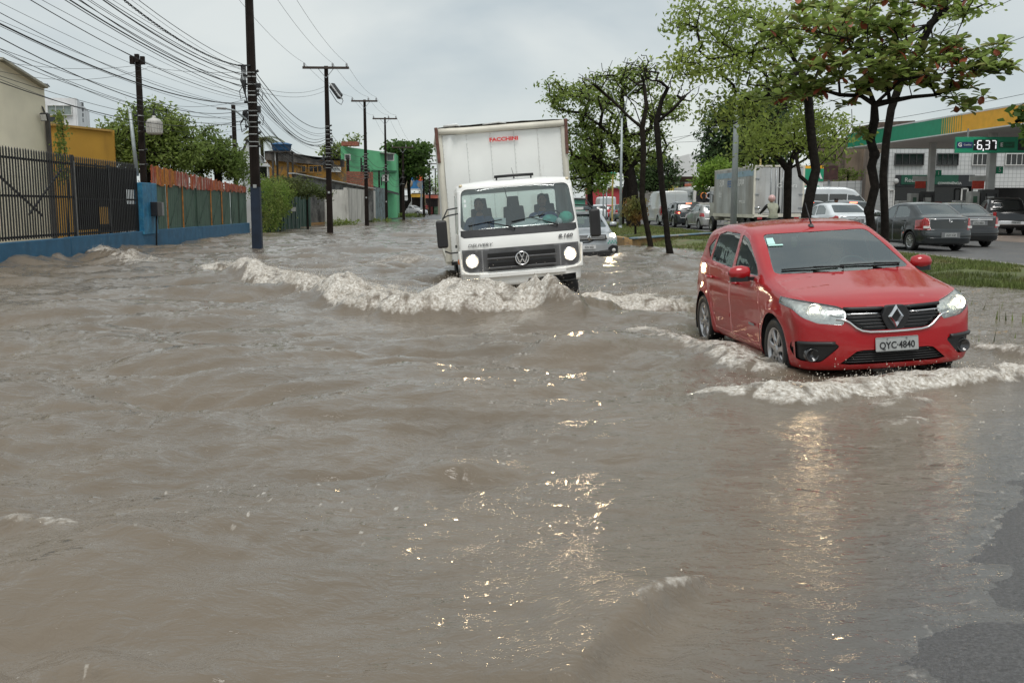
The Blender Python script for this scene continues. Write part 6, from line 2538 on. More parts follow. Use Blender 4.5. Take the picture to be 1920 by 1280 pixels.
def prof_car(kind):
 if kind == 'sedan':
  return dict(L=4.30, W=.85, H=1.51, wr=.30, wheels=(-1.30, 1.27), zb=.22, tumb=.30, nose=.3, tail=.20, crown=.05,
     top=[(-2.3, .72), (-2.0, .80), (-1.3, .95), (-.95, 1.02), (-.3, 1.36), (.05, 1.48), (.55, 1.51), (.95, 1.47), (1.30, 1.29), (1.60, 1.12), (1.78, 1.085), (2.05, 1.075), (2.3, 1.02)],
     belt=[(-2.3, .8), (-.9, .95), (2.3, 1.05)], sec=[(.1, .78), (.25, .82), (.45, .845), (.7, .85), (.9, .835), (1.1, .80)], plan=[(-2.3, .96), (-1, 1), (1.2, 1), (2.3, .95)],
     fprof=[(.1, .08), (.3, .02), (.6, .02), (.8, .15), (1.0, .6)], rprof=[(.1, .10), (.28, .03), (.42, .0), (.55, .0), (.62, .05), (1.0, .06), (1.2, .3)], k=(.09, .1, .10, .06),
     side=[[(-.62, 1.0), (-.1, 1.34), (.2, 1.39), (.2, 1.02)], [(.28, 1.03), (.28, 1.40), (.75, 1.39), (1.05, 1.26), (1.12, 1.06)]],
     rg=[(-.62, 1.125), (.62, 1.125), (.52, 1.42), (-.52, 1.42)])
 if kind == 'hatch':
  return dict(L=4.0, W=.85, H=1.50, wr=.30, wheels=(-1.22, 1.30), zb=.22, tumb=.28, nose=.28, tail=.22, crown=.05,
     top=[(-2.1, .74), (-1.9, .82), (-1.2, .96), (-.85, 1.03), (-.2, 1.38), (.15, 1.48), (.6, 1.50), (1.2, 1.46), (1.6, 1.38), (1.85, 1.08), (2.1, .95)],
     belt=[(-2.1, .82), (-.8, .95), (2.1, 1.06)], sec=[(.1, .78), (.25, .82), (.45, .845), (.7, .85), (.9, .835), (1.1, .80)], plan=[(-2.1, .96), (-1, 1), (1.2, 1), (2.1, .94)],
     fprof=[(.1, .08), (.3, .02), (.6, .02), (.8, .15), (1.0, .6)], rprof=[(.1, .08), (.3, .0), (.6, .0), (.8, .03), (1.1, .12), (1.5, .45)], k=(.09, .1, .11, .06),
     side=[[(-.58, 1.0), (-.1, 1.33), (.2, 1.38), (.2, 1.02)], [(.28, 1.03), (.28, 1.39), (.85, 1.38), (1.25, 1.25), (1.30, 1.10)]],
     rg=[(-.62, 1.03), (.62, 1.03), (.52, 1.36), (-.52, 1.36)])
 if kind == 'suv':
  return dict(L=4.33, W=.91, H=1.66, wr=.35, wheels=(-1.33, 1.32), zb=.27, tumb=.24, nose=.22, tail=.18, crown=.05, arch=.03,
     top=[(-2.3, .92), (-2.05, .98), (-1.3, 1.06), (-.95, 1.12), (-.3, 1.48), (.05, 1.60), (.6, 1.66), (1.3, 1.63), (1.75, 1.55), (2.0, 1.2), (2.3, 1.05)],
     belt=[(-2.3, .95), (-.9, 1.06), (2.3, 1.16)], sec=[(.1, .83), (.3, .87), (.5, .90), (.8, .91), (1.0, .895), (1.2, .86)], plan=[(-2.3, .97), (-1, 1), (1.2, 1), (2.3, .95)],
     fprof=[(.1, .10), (.35, .03), (.7, .0), (.9, .06), (1.0, .2), (1.15, .6)], rprof=[(.1, .1), (.35, .0), (.7, .0), (1.1, .06), (1.6, .4)], k=(.09, .1, .11, .06),
     side=[[(-.62, 1.1), (-.12, 1.45), (.2, 1.51), (.2, 1.12)], [(.28, 1.13), (.28, 1.52), (.95, 1.52), (1.05, 1.16)], [(1.12, 1.17), (1.08, 1.5), (1.5, 1.45), (1.62, 1.22)]],
     rg=[(-.66, 1.14), (.66, 1.14), (.56, 1.50), (-.56, 1.50)])
 if kind == 'van':
  return dict(L=5.5, W=1.0, H=2.45, wr=.34, wheels=(-1.75, 1.7), zb=.25, tumb=.06, nose=.25, tail=.06, crown=.06, spine=1.1, arch=.015,
     top=[(-2.9, .95), (-2.55, 1.1), (-2.0, 1.25), (-1.6, 1.75), (-1.1, 2.28), (-.6, 2.43), (.5, 2.45), (2.9, 2.43)],
     belt=[(-2.9, 1.2), (2.9, 1.25)], sec=[(.1, .95), (.4, .99), (1.0, 1.0), (1.3, .99)], plan=[(-2.9, .96), (-1.5, 1), (2.9, 1)],
     fprof=[(.1, .1), (.4, .0), (.8, .02), (1.1, .2), (1.4, .6)], rprof=[(.1, .05), (.4, .0), (2.6, .06)], k=(.12, .12, .08, .06),
     side=[[(-1.85, 1.35), (-1.35, 1.95), (-.7, 2.0), (-.7, 1.35)]], rg=None)


def auto(name, label, kind, mat, loc, yaw, plate_txt=None, lit=False, group=None, res=.065, look='rear', glassm=None, tall=None, chrome=False, rim='alloy', roll=0.0, wide=1.0, side_glass=True, tailshape='block', cat='car', lamp=None):
 P = prof_car(kind)
 gm = glassm or M_GLASSD
 root = empty(name, loc, (0, roll, yaw), label, cat, group)
 bm = body_bm(P, res)
 arches(bm, P)
 if side_glass:
  panes(bm, root, P['side'], gm, .02)
 W, L = P['W'], P['L']
 F = body_field(P)

 def surf(x, z, sg, o=0.0):
  """point of the nose (sg -1) or tail (sg 1) at x, z"""
  lo, hi = sg * (L / 2 + .3), 0.0
  for _ in range(26):
   mid = (lo + hi) / 2
   if F(np.array([[x, mid, z]]))[0] > 0:
    lo = mid
   else:
    hi = mid
  return Vector((x, hi + sg * o, z))
 if P['rg']:
  g = cut(bm, rounded(P['rg'], .06), 'rear', lambda c, n: n.y > .1 and c.z > .95)
  pull(bm, g, 'rear_window', gm, root, (.025, M_RUB), .002)
 tz = P['belt'][-1][1]
 ws = [(-W * .82, tz + .02), (W * .82, tz + .02), (W * .64, P['H'] - .11), (-W * .64, P['H'] - .11)] if kind != 'van' else [(-.88, 1.32), (.88, 1.32), (.82, 2.1), (-.82, 2.1)]
 if kind == 'suv':
  ws = [(-.75, 1.15), (.75, 1.15), (.60, 1.555), (-.60, 1.555)]
 g = cut(bm, rounded(ws, .06), 'front', lambda c, n: n.y < -.12 and c.y > -L / 2 + .5)
 pull(bm, g, 'windshield', gm, root, (.025, M_RUB), .002)
 # doors as cut panels
 if kind != 'van':
  for sg in (1, -1):
   for nm, (ya, yb) in (('front_door', (-.72, .235)), ('rear_door', (.245, 1.0))):
    f = cut(bm, [(ya, .30), (ya, tz), (ya + .1, tz + .12), (ya + .35, P['H'] - .12), (yb, P['H'] - .1), (yb, .30)] if nm == 'front_door' else [(ya, .30), (ya, P['H'] - .1), (yb - .1, P['H'] - .1), (yb + .12, tz - .05), (yb - .1, .55), (yb - .2, .30)], 'side', lambda c, n, sg=sg: n.x * sg > .4 and c.z < tz + .2)
    d = pull(bm, f, nm, mat, root, (.007, M_SEAM))
    m = MB()
    m.box((sg * (W + .005), yb - .12, tz - .12), (.03, .15, .03))
    m.build('door_handle', mat, d, bevel=.008)
 bz = .60 if kind != 'van' else .55
 if look == 'rear':
  # boot lid or tailgate
  if kind == 'sedan':
   f = cut(bm, [(-.60, .66), (.60, .66), (.64, .80), (.62, 1.04), (-.62, 1.04), (-.64, .80)], 'rear', lambda c, n: n.y > .25)
   pull(bm, f, 'boot_lid', mat, root, (.008, M_SEAM))
  elif kind in ('hatch', 'suv'):
   f = cut(bm, [(-.64, .62), (.64, .62), (.68, 1.0), (-.68, 1.0)], 'rear', lambda c, n: n.y > .25)
   pull(bm, f, 'tailgate', mat, root, (.008, M_SEAM))
  for sg in (1, -1):
   if kind == 'sedan':
    tl = [(sg * .60, .66), (sg * .86, .66), (sg * .86, .90), (sg * .74, 1.02), (sg * .66, 1.0)]
   elif kind == 'hatch':
    tl = [(sg * .58, .72), (sg * .86, .76), (sg * .86, .98), (sg * .60, .92)]
   elif kind == 'suv':
    tl = [(sg * .52, .88), (sg * .92, .86), (sg * .92, 1.06), (sg * .55, 1.0)]
   else:
    tl = [(sg * .90, .7), (sg * 1.0, .7), (sg * 1.0, 1.35), (sg * .90, 1.35)]
   f = cut(bm, tl, 'rear', lambda c, n, sg=sg: c.y > L / 2 - .6 and c.x * sg > .4)
   t = pull(bm, f, 'tail_lamp', lamp or M_TAIL, root, (.010, M_SEAM), -.006)
   if kind == 'sedan':
    m = MB()
    p = surf(sg * .72, .735, 1, .012)
    m.box(p, (.19, .03, .075), Matrix.Rotation(R(-sg * 18), 3, 'Z'))
    m.build('reverse_lamp', M_WHITEL, t, bevel=.01)
   if lit:
    m = MB()
    p = surf(sg * (.70 if kind != 'van' else .93), .93 if kind == 'suv' else .84, 1, .014)
    m.ball(p, .055, 10, 6, sc=(1.2, .4, .8))
    m.build('lit_lamp', M_TAILLIT, t)
  if lit:
   m = MB()
   m.box((0, surf(0, P['H'] - .13, 1).y + .02, P['H'] - .13), (.34, .03, .035))
   m.build('high_brake_lamp', M_TAILLIT, root)
  if kind == 'sedan':
   # bumper crease, chrome strip, badge
   p = surf(0, .98, 1, .012)
   if chrome:
    m = MB()
    m.tube([surf(-.58 + 1.16 * i / 10, .975 + .012 * math.sin(math.pi * i / 10), 1, .008) for i in range(11)], .014, 6)
    m.build('chrome_strip', M_CHROME, root)
   m = MB()
   c = surf(0, .92, 1, .012)
   pts = [c + Vector((.055 * math.cos(2 * math.pi * i / 20), 0, .036 * math.sin(2 * math.pi * i / 20))) for i in range(21)]
   m.tube(pts, .008, 5)
   m.tube([c + Vector((.025 * math.cos(2 * math.pi * i / 16), 0, .034 * math.sin(2 * math.pi * i / 16))) for i in range(17)], .006, 5)
   m.build('badge', M_CHROME, root)
   m = MB()
   m.tube([surf(-.72 + 1.44 * i / 12, .40, 1, .012) for i in range(13)], .02, 6)
   m.build('bumper_lip', mat, root)
  if plate_txt:
   z = .50 if kind in ('sedan', 'hatch') and not chrome == 'high' else .82
   p = surf(0, z, 1, .012)
   plate(root, p, (math.pi / 2, 0, math.pi), plate_txt)
   m = MB()
   m.box((0, p.y - .006, z), (.62, .012, .16))
   m.build('plate_recess', pm('grey plate surround', (.16, .165, .17), .5), root)
 skin(bm, 'body', mat, root)
 wheel_wells(root, P)
 put_wheels(root, P, rim, 9, .66, .19)
 for sg in (1, -1):
  mirror(root, sg * W * .98, -.55 if kind != 'van' else -1.75, tz + .06, sg, mat if kind != 'van' else M_BLACK, 1.0 if kind != 'van' else 1.5)
 m = MB()
 m.box((0, 0, P['zb'] + .03), (W * 1.5, L * .86, .1))
 m.build('underbody', M_BLACK, root)
 return root, P, surf


RY = math.pi + math.atan(.051)
ZR = .152
G_DK = paint('wet graphite paint', (.028, .034, .036), .35, .4)
G_BLK = paint('wet black paint', (.008, .009, .010), .3, .2)
G_WHT = paint('wet white paint', (.62, .66, .68), .35)
G_SIL = paint('wet silver paint', (.42, .42, .41), .35, .5, (.30, .27, .22))
PGLASS = glass('smoked car glass', (.20, .25, .25), .22)


def rear_at(u, Y, dy=2.15):
 """ground point for a car seen from behind whose tail is at depth Y"""
 c = at(u, 400, Y)
 return Vector((c.x - .051 * dy, Y + dy, ZR))


def car_cabin(root, P):
 m = MB()
 m.box((0, -.6, .9), (P['W'] * 1.6, .5, .2))
 m.build('dashboard', M_BLACK, root)
 for x in (-.36, .36):
  seat(root, x, .25, .40)
 m = MB()
 m.box((0, .95, .78), (1.15, .2, .6))
 m.build('rear_bench', M_CLOTH, root)


r1, q1, s1 = auto('sedan_car', 'wet graphite sedan with chrome boot strip stopped beside the grass', 'sedan', G_DK, rear_at(1772, 30.6), RY + R(6), 'OUY 3147', chrome=True, res=.05, glassm=PGLASS)
car_cabin(r1, q1)
text('badge_lettering', 'SEDAN'[0:0] or 'XLS', .05, M_CHROME, r1, s1(-.5, .90, 1, .012) + Vector((0, .004, 0)), (math.pi / 2, 0, math.pi))
r2, q2, s2_ = auto('sedan_car', 'black sedan with broad chrome bar behind the graphite sedan', 'sedan', G_BLK, rear_at(1834, 33.6), RY + R(2), 'OYZ 0064', chrome='high', glassm=PGLASS)
m = MB()
m.box(s2_(0, .93, 1, .016), (.95, .03, .05))
m.build('chrome_bar', M_CHROME, r2)
m = MB()
m.tube([(0, .95, 1.47), (0, 1.15, 1.62)], [.008, .004], 5)
m.build('aerial', M_BLACK, r2)
r3, q3, s3 = auto('sedan_car', 'white sedan seen over the roof of the red hatchback', 'sedan', G_WHT, rear_at(1600, 37.5), RY + R(4), 'PCK 2210', chrome='high', glassm=PGLASS)
auto('suv_car', 'black tall wagon with high red brake lamp beside the dark trunk', 'suv', G_BLK, rear_at(1524, 46), RY, 'PDX 1172', lit=True, glassm=PGLASS)
auto('hatchback_car', 'dark car mostly hidden behind the white sedan', 'suv', G_DK, rear_at(1606, 45.5), RY, lit=True)
auto('hatchback_car', 'dusty silver hatchback ahead of the grey cargo truck', 'hatch', G_SIL, rear_at(1341, 58.0), RY + R(3), 'KLU 5518', chrome=True, glassm=PGLASS)
auto('suv_car', 'dark grey crossover with lit tail lamps behind the white van', 'suv', G_DK, rear_at(1292, 63.5), RY + R(2), 'PEF 7712', lit=True)
rv_, qv, sv = auto('panel_van', 'white panel van with tall rear doors near the thin trunks', 'van', paint('dusty white paint', (.60, .62, .62), .4, 0, (.42, .42, .40)), rear_at(1263, 71, 2.7), RY + R(2), cat='van')
for sg in (1, -1):
 m = MB()
 m.box((sg * .45, 2.715, 1.35), (.86, .03, 1.75))
 m.build('rear_door', G_WHT, rv_, bevel=.02)
m = MB()
m.box((0, 2.74, .52), (1.9, .1, .2))
m.build('rear_bumper', M_BLACK, rv_, bevel=.03)
m = MB()
m.box((.15, 2.74, 1.25), (.2, .03, .05))
m.build('door_handle', M_BLACK, rv_)
# minibus parked side-on by the station
mb_, qm, sm_ = auto('minibus', 'white minibus with dark side windows parked in front of the station wall', 'van', G_WHT, at(1560, 400, 57) * 1.0, R(78), cat='van')
mb_.location.z = ZR
for k in range(3):
 for sg in (1, -1):
  m = MB()
  m.box((sg * 1.0, -.2 + k * 1.0, 1.72), (.03, .92, .62))
  m.build('side_window', M_GLASSD, mb_, bevel=.01)
# police-style wagon in the flood
POL = paint('silver grey wagon paint', (.44, .47, .50), .35, .3)
c = gp(1094, 483)
rp, qp, sp__ = auto('suv_car', 'silver patrol wagon with lit lamp half hidden behind the truck', 'suv', POL, (c.x, 31.6, -.28), R(4), look='front', res=.045, glassm=glass('clear windshield glass'), roll=R(-2))
car_cabin(rp, qp)
for sg in (-1, 1):
 m = MB()
 ps = [sp__(sg * x, z, -1, .006) for x, z in ((.52, .86), (.60, .965), (.84, .985), (.84, .88), (.66, .83))]
 m.add(ps, [(0, 1, 2, 3, 4)])
 h_ = m.build('headlamp', pm('lamp reflector'), rp)
 m = MB()
 p = sp__(sg * .74, .92, -1, .02)
 m.lathe([(.001, -.012), (.06, -.006), (.075, .004)], 18, p, 'y')
 m.build('lamp_bulb', M_BEAM, h_)
 beam_lamp(rp, p + Vector((0, -.05, 0)), 25)
 m = MB()
 m.prism(rounded([(sg * .56, .40), (sg * .86, .42), (sg * .87, .62), (sg * .70, .66), (sg * .58, .58)], .03), -2.12, -1.9, 'y')
 m.build('fog_lamp_housing', M_BLACK, rp, bevel=.01)
 m = MB()
 m.lathe([(.001, -.01), (.05, -.01), (.06, .02)], 14, (sg * .74, -2.125, .50), 'y')
 m.build('fog_lamp', M_WHITEL, rp)
 m = MB()
 for k in range(7):
  for j in range(2):
   if (k + j) % 2 == 0:
    m.add([sp__(sg * (.56 + .045 * k), .69 + .05 * j, -1, .008), sp__(sg * (.60 + .045 * k), .69 + .05 * j, -1, .008), sp__(sg * (.60 + .045 * k), .735 + .05 * j, -1, .008), sp__(sg * (.56 + .045 * k), .735 + .05 * j, -1, .008)], [(0, 1, 2, 3)])
 o = m.build('checker_band', pm('teal check', (.04, .30, .22), .5), rp)
 o['kind'] = 'stuff'
m = MB()
m.prism([(-.54, .82), (.54, .82), (.5, .97), (-.5, .97)], -2.19, -2.1, 'y')
m.build('grille', M_BLACK, rp, bevel=.01)
for z in (.86, .90, .94):
 m = MB()
 m.beam((-.48, -2.20, z), (.48, -2.20, z), .02, .018)
 m.build('grille_bar', M_CHROME, rp)
m = MB()
for k in range(4):
 a = [(0, .99), (.07, .895), (0, .80), (-.07, .895)]
 i_ = [(0, .94), (.03, .895), (0, .85), (-.03, .895)]
 A, B, C_, D_ = a[k], a[(k + 1) % 4], i_[(k + 1) % 4], i_[k]
 m.add([(A[0], -2.21, A[1]), (B[0], -2.21, B[1]), (C_[0], -2.235, C_[1]), (D_[0], -2.235, D_[1])], [(0, 1, 2, 3)])
m.build('emblem', M_CHROME, rp)
plate(rp, (0, -2.17, .62), (math.pi / 2, 0, 0), 'RZB 3E55', mat=pm('white number plate', (.72, .73, .74), .4), size=.075)
m = MB()
m.box((0, -2.05, .42), (1.3, .2, .2))
m.build('lower_bumper', M_BLACK, rp, bevel=.05)
m = MB()
m.box((0, .1, 1.74), (1.2, .3, .12), ch=.05)
m.build('light_bar', pm('smoked light bar', (.06, .08, .09), .2, coat=.6), rp, bevel=.03)
m = MB()
m.box((0, -.04, 1.74), (.3, .08, .08))
m.build('light_bar_lens', M_WHITEL, rp)

# pickup under the canopy
pk = empty('pickup_truck', (0, 0, 0), (0, 0, 0), 'black pickup with its bed towards us on the station forecourt', 'truck')
P_ = dict(prof_car('suv'))
P_.update(L=5.2, H=1.78, zb=.35, wheels=(-1.6, 1.55), wr=.37, top=[(-2.8, .95), (-2.4, 1.05), (-1.5, 1.15), (-1.2, 1.2), (-.6, 1.62), (-.3, 1.74), (.5, 1.78), (.85, 1.68), (1.05, 1.16), (1.3, 1.12), (2.8, 1.12)], belt=[(-2.8, 1.02), (2.8, 1.12)])
bm = body_bm(P_, .07)
arches(bm, P_)
panes(bm, pk, [[(-.85, 1.16), (-.35, 1.56), (-.05, 1.58), (-.05, 1.16)], [(.02, 1.16), (.02, 1.58), (.6, 1.58), (.75, 1.16)]], M_GLASSD, .02)
g = cut(bm, rounded([(-.62, 1.2), (.62, 1.2), (.55, 1.62), (-.55, 1.62)], .05), 'rear', lambda c, n: n.y > .15 and c.y < 1.5)
pull(bm, g, 'rear_window', M_GLASSD, pk, (.02, M_RUB), .002)
f = cut(bm, [(-.68, .66), (.68, .66), (.68, 1.06), (-.68, 1.06)], 'rear', lambda c, n: n.y > .3 and c.y > 2)
pull(bm, f, 'tailgate', G_BLK, pk, (.01, M_SEAM))
for sg in (1, -1):
 m = MB()
 m.box((sg * .80, 2.50, .92), (.14, .08, .32), Matrix.Rotation(R(-sg * 12), 3, 'Z'))
 m.build('tail_lamp', M_TAIL, pk, bevel=.015)
skin(bm, 'body', G_BLK, pk)
m = MB()
m.box((0, .4, .47), (1.5, 4.0, .2))
m.build('underbody', M_BLACK, pk)
wheel_wells(pk, P_)
put_wheels(pk, P_, 'alloy', 9, .66, .22)
m = MB()
m.box((0, 2.63, .58), (1.5, .14, .18))
m.build('rear_bumper', M_CHROME, pk, bevel=.03)
plate(pk, (-.1, 2.71, .60), (math.pi / 2, 0, math.pi), 'PGM 4417')
c = at(1888, 400, 47)
pk.location = (c.x + .8, 49.2, .16)
pk.rotation_euler = (0, 0, math.pi - R(14))

# grey cargo truck seen from behind
ct = empty('cargo_truck', (0, 0, 0), (0, 0, 0), 'grey dirty cargo box truck seen from behind in the queue', 'truck')
GBOX = pm('dirty aluminium box', (.48, .485, .48), .5, .2, var=.18, vs=1.2, col2=(.30, .27, .23), lo=.48, hi=.72, s2=1.3, streak=True)
y0, y1, z0, z1, hw = -7.2, 0.0, .98, 3.16, 1.12
for sg in (1, -1):
 for k in range(6):
  m = MB()
  m.box((sg * hw, y1 - .06 - (k + .5) * 1.18, (z0 + z1) / 2), (.03, 1.165, z1 - z0 - .06))
  m.build('side_panel', GBOX, ct)
 m = MB()
 m.box((sg * hw * .5, y1 + .02, (z0 + z1) / 2), (hw - .06, .05, z1 - z0 - .16))
 d = m.build('rear_door', GBOX, ct, bevel=.01)
 m = MB()
 m.tube([(sg * .16, y1 + .07, z0 + .1), (sg * .16, y1 + .07, z1 - .1)], .02, 6)
 m.build('lock_bar', M_STEEL, d)
 m = MB()
 m.tube([(sg * .38, y1 + .07, z0 + .1), (sg * .38, y1 + .07, z1 - .1)], .02, 6)
 m.build('lock_bar', M_STEEL, d)
 for z in (1.3, 1.9, 2.6):
  m = MB()
  m.box((sg * (hw - .12), y1 + .06, z), (.18, .03, .05))
  m.build('hinge', M_STEEL, d)
 m = MB()
 m.box((sg * hw, y1, (z0 + z1) / 2), (.09, .09, z1 - z0))
 m.build('corner_post', TPOST, ct)
 m = MB()
 m.box((sg * .85, y1 + .03, .82), (.22, .06, .1))
 m.build('tail_lamp', M_TAIL, ct)
 m = MB()
 m.box((sg * hw, -3.6, z0 - .06), (.08, 7.2, .16))
 m.build('side_rail', TPOST, ct)
 for z in (.72, .52, .34):
  m = MB()
  m.box((sg * 1.06, -4.4, z), (.03, 1.6, .09))
  m.build('side_guard', TPOST, ct)
 for y in (-.9, -1.9, -6.9 - .95):
  tm, rm, dm = wheel_mesh(.42, .24, .24, 'steel', 0)
  w = link('wheel', tm, ct, (sg * .98, y, .42), (0, 0, 0 if sg < 0 else math.pi))
  link('rim', rm, w)
m = MB()
m.box((0, -3.6, z1), (2 * hw, 7.25, .08))
m.build('box_roof', TPOST, ct)
m = MB()
m.box((0, -3.6, z0 - .05), (2 * hw, 7.2, .12))
m.box((0, -3.6, .72), (.9, 7.0, .25))
m.build('chassis', M_BLACK, ct)
m = MB()
m.box((0, y1 - .02, z0 - .02), (2 * hw, .1, .16))
m.box((0, y1 - .1, .55), (2.1, .1, .14))
m.build('rear_bumper', TPOST, ct)
m = MB()
m.box((0, -8.05, 1.50), (2.0, 1.5, 1.75), ch=.15)
cb = m.build('cab', paint('dusty cream cab', (.50, .48, .42), .5, 0, (.3, .27, .22)), ct, bevel=.1)
for sg in (1, -1):
 m = MB()
 m.box((sg * 1.0, -8.2, 1.85), (.02, .8, .6))
 m.build('cab_window', M_GLASSD, ct)
 m = MB()
 m.box((sg * 1.28, -8.7, 1.75), (.16, .08, .42))
 m.tube([(sg * 1.0, -8.7, 2.0), (sg * 1.28, -8.7, 1.95)], .015, 5)
 m.build('wing_mirror', M_BLACK, ct, bevel=.02)
for txt, y, z, s_, mm in (('SUA', -5.6, 2.48, .50, M_WHITEINK), ('FEE', -4.2, 2.42, .46, pm('blue print', (.08, .2, .45), .6)), ('ARRAIA', -2.4, 2.45, .46, M_WHITEINK), ('de', -5.9, 1.95, .5, M_WHITEINK), ('ENTREGAS', -1.9, 1.55, .2, M_WHITEINK)):
 text('box_lettering', txt, s_, mm, ct, (hw + .022, y, z), (math.pi / 2, 0, math.pi / 2), sx=1.0)
m = MB()
m.box((hw + .018, -3.4, 2.86), (.004, 6.6, .26))
m.build('blue_stripe', pm('pale blue print', (.30, .42, .50), .6, var=.2), ct)
for txt, x, z, s_ in (('Boa', -.3, 2.55, .3), ('Compra', -.35, 2.28, .28)):
 text('door_lettering', txt, s_, M_WHITEINK, ct, (x, y1 + .055, z), (math.pi / 2, 0, math.pi), shear=.2)
# the box stands with its tail at depth 45
c = at(1413, 400, 45.5)
ct.rotation_euler = (0, 0, math.pi + math.atan(.051))
rotm = Matrix.Rotation(math.pi + math.atan(.051), 3, 'Z')
ct.location = Vector((c.x, 45.5, ZR)) - rotm @ Vector((hw, 0, 0))

# coach
co = empty('coach_bus', (0, 0, 0), (0, 0, 0), 'white coach with orange roof pod and black rear window logo', 'bus')
P_ = dict(L=9.0, W=1.2, H=3.05, wr=.45, wheels=(-2.8, 2.4), zb=.35, tumb=.03, nose=.2, tail=.12, crown=.08, spine=1.6, arch=.0,
   top=[(-4.7, 2.8), (-4.2, 3.0), (4.0, 3.05), (4.7, 2.95)], belt=[(-4.7, 1.5), (4.7, 1.5)], sec=[(.1, 1.15), (.5, 1.2), (1.5, 1.2)], plan=[(-4.7, .98), (4.7, 1)],
   fprof=[(.1, 0), (1.2, .0), (3.1, .5)], rprof=[(.1, .05), (1.4, .0), (3.1, .25)], k=(.25, .25, .2, .08))
bm = body_bm(P_, .11)
arches(bm, P_)
g = cut(bm, rounded([(-1.0, 1.62), (1.0, 1.62), (.95, 2.75), (-.95, 2.75)], .12), 'rear', lambda c, n: n.y > .2)
pull(bm, g, 'rear_window', pm('printed black film', (.018, .018, .02), .35), co, (.03, M_RUB), -.004)
panes(bm, co, [[(-4.0 + k * 1.36, 1.65), (-4.0 + k * 1.36, 2.62), (-2.7 + k * 1.36, 2.62), (-2.7 + k * 1.36, 1.65)] for k in range(6)], M_GLASSD, .02)
skin(bm, 'body', paint('white coach paint', (.62, .60, .56), .4, 0, (.4, .38, .34)), co)
m = MB()
m.box((0, 1.5, 3.12), (1.7, 4.5, .22), ch=.2)
m.build('roof_pod', pm('orange pod', (.55, .13, .05), .5), co, bevel=.06)
for sg in (1, -1):
 m = MB()
 m.box((sg * 1.02, 4.46, 1.15), (.14, .1, .5))
 m.build('tail_lamp', M_TAIL, co, bevel=.02)
m = MB()
for cx, mm in ((-.36, 0), (.08, 1)):
 pts = [Vector((-cx + .24 * math.cos(a), 4.50 - .03, 2.18 + .24 * math.sin(a))) for a in np.linspace(0, 2 * math.pi, 25)]
 q = MB()
 q.tube(pts, .05, 6)
 q.build('window_logo_ring', pm('orange print', (.75, .25, .06), .5) if mm == 0 else pm('silver print', (.6, .62, .66), .5), co)
text('window_logo_letter', 'F', .55, M_WHITEINK, co, (-.52, 4.50, 2.18), (math.pi / 2, 0, math.pi), bold=.02, sx=1.1)
put_wheels(co, P_, 'steel', 0, .6, .26)
c = at(1322, 400, 82)
co.rotation_euler = (0, 0, RY)
co.location = (c.x, 86.5, ZR)

# far traffic left of the big trunk
auto('hatchback_car', 'small red car beyond the grass left of the leaning trunk', 'hatch', paint('bright red paint', (.50, .02, .025)), rear_at(1146, 104), RY, lit=False, res=.09)
auto('sedan_car', 'dark green car parked beside the grey lamp post far back', 'sedan', paint('dull green paint', (.05, .08, .075)), rear_at(1172, 88), RY, 'KGB 2096', res=.09)
auto('panel_van', 'white van with orange band behind the small red car', 'van', G_WHT, rear_at(1140, 118, 2.7), RY, res=.12, cat='van')
auto('hatchback_car', 'pale car behind the patrol wagon near the far lamp post', 'hatch', G_WHT, rear_at(1126, 100), RY, res=.09)
auto('sedan_car', 'grey car parked by the shops at the far end of the street', 'sedan', G_SIL, (at(774, 400, 140).x, 141, .1), R(60), res=.1)

# motorcyclist
mc = empty('motorcycle', (0, 0, 0), (0, 0, 0), 'dark motorcycle with delivery box behind the cargo truck', 'motorcycle')
for y in (-.65, .62):
 m = MB()
 m.lathe([(.22, -.05), (.29, -.055), (.31, 0), (.29, .055), (.22, .05)], 24, (0, y, .31), 'x')
 w = m.build('wheel', M_TYRE, mc)
 m = MB()
 for k in range(8):
  a = 2 * math.pi * k / 8
  m.tube([(0, y, .31), (0, y + .22 * math.cos(a), .31 + .22 * math.sin(a))], .008, 4)
 m.build('spokes', M_STEEL, w)
m = MB()
m.tube([(0, .62, .31), (0, .2, .45), (0, -.3, .5), (0, -.5, .95)], .04, 6)
m.tube([(0, -.65, .31), (0, -.5, .95)], .03, 6)
m.box((0, -.05, .42), (.25, .4, .3))
m.build('frame', M_BLACK, mc)
m = MB()
m.ball((0, -.22, .82), .17, 10, 7, sc=(.8, 1.5, .8))
m.build('fuel_tank', G_BLK, mc)
m = MB()
m.box((0, .32, .82), (.26, .65, .1))
m.build('saddle', M_RUB, mc, bevel=.03)
m = MB()
m.tube([(-.36, -.38, 1.08), (-.15, -.48, 1.05), (.15, -.48, 1.05), (.36, -.38, 1.08)], .016, 6)
m.build('handlebar', M_STEEL, mc)
m = MB()
m.box((0, .78, .74), (.16, .08, .1))
m.build('tail_lamp', M_TAILLIT, mc, bevel=.02)
for sg in (-1, 1):
 m = MB()
 m.tube([(sg * .3, -.42, 1.08), (sg * .36, -.42, 1.28)], .008, 4)
 m.ball((sg * .38, -.42, 1.3), .05, 8, 6, sc=(1.3, .4, 1))
 m.build('mirror', M_CHROME, mc)
c = at(1452, 400, 38)
mc.location = (c.x, 38.4, ZR)
mc.rotation_euler = (0, 0, RY)
rd = empty('person', mc.location, (0, 0, RY), 'motorcyclist with pink helmet and pale reflective vest', 'person')
J = {'pelvis': (0, .22, .92), 'belly': (0, .18, 1.1), 'chest': (0, .06, 1.32), 'neck': (0, .0, 1.48), 'crown': (0, -.02, 1.54)}
E = [('pelvis', 'belly'), ('belly', 'chest'), ('chest', 'neck'), ('neck', 'crown')]
rad = {'pelvis': (.15, .14), 'belly': (.15, .13), 'chest': (.18, .13), 'neck': .06, 'crown': .05}
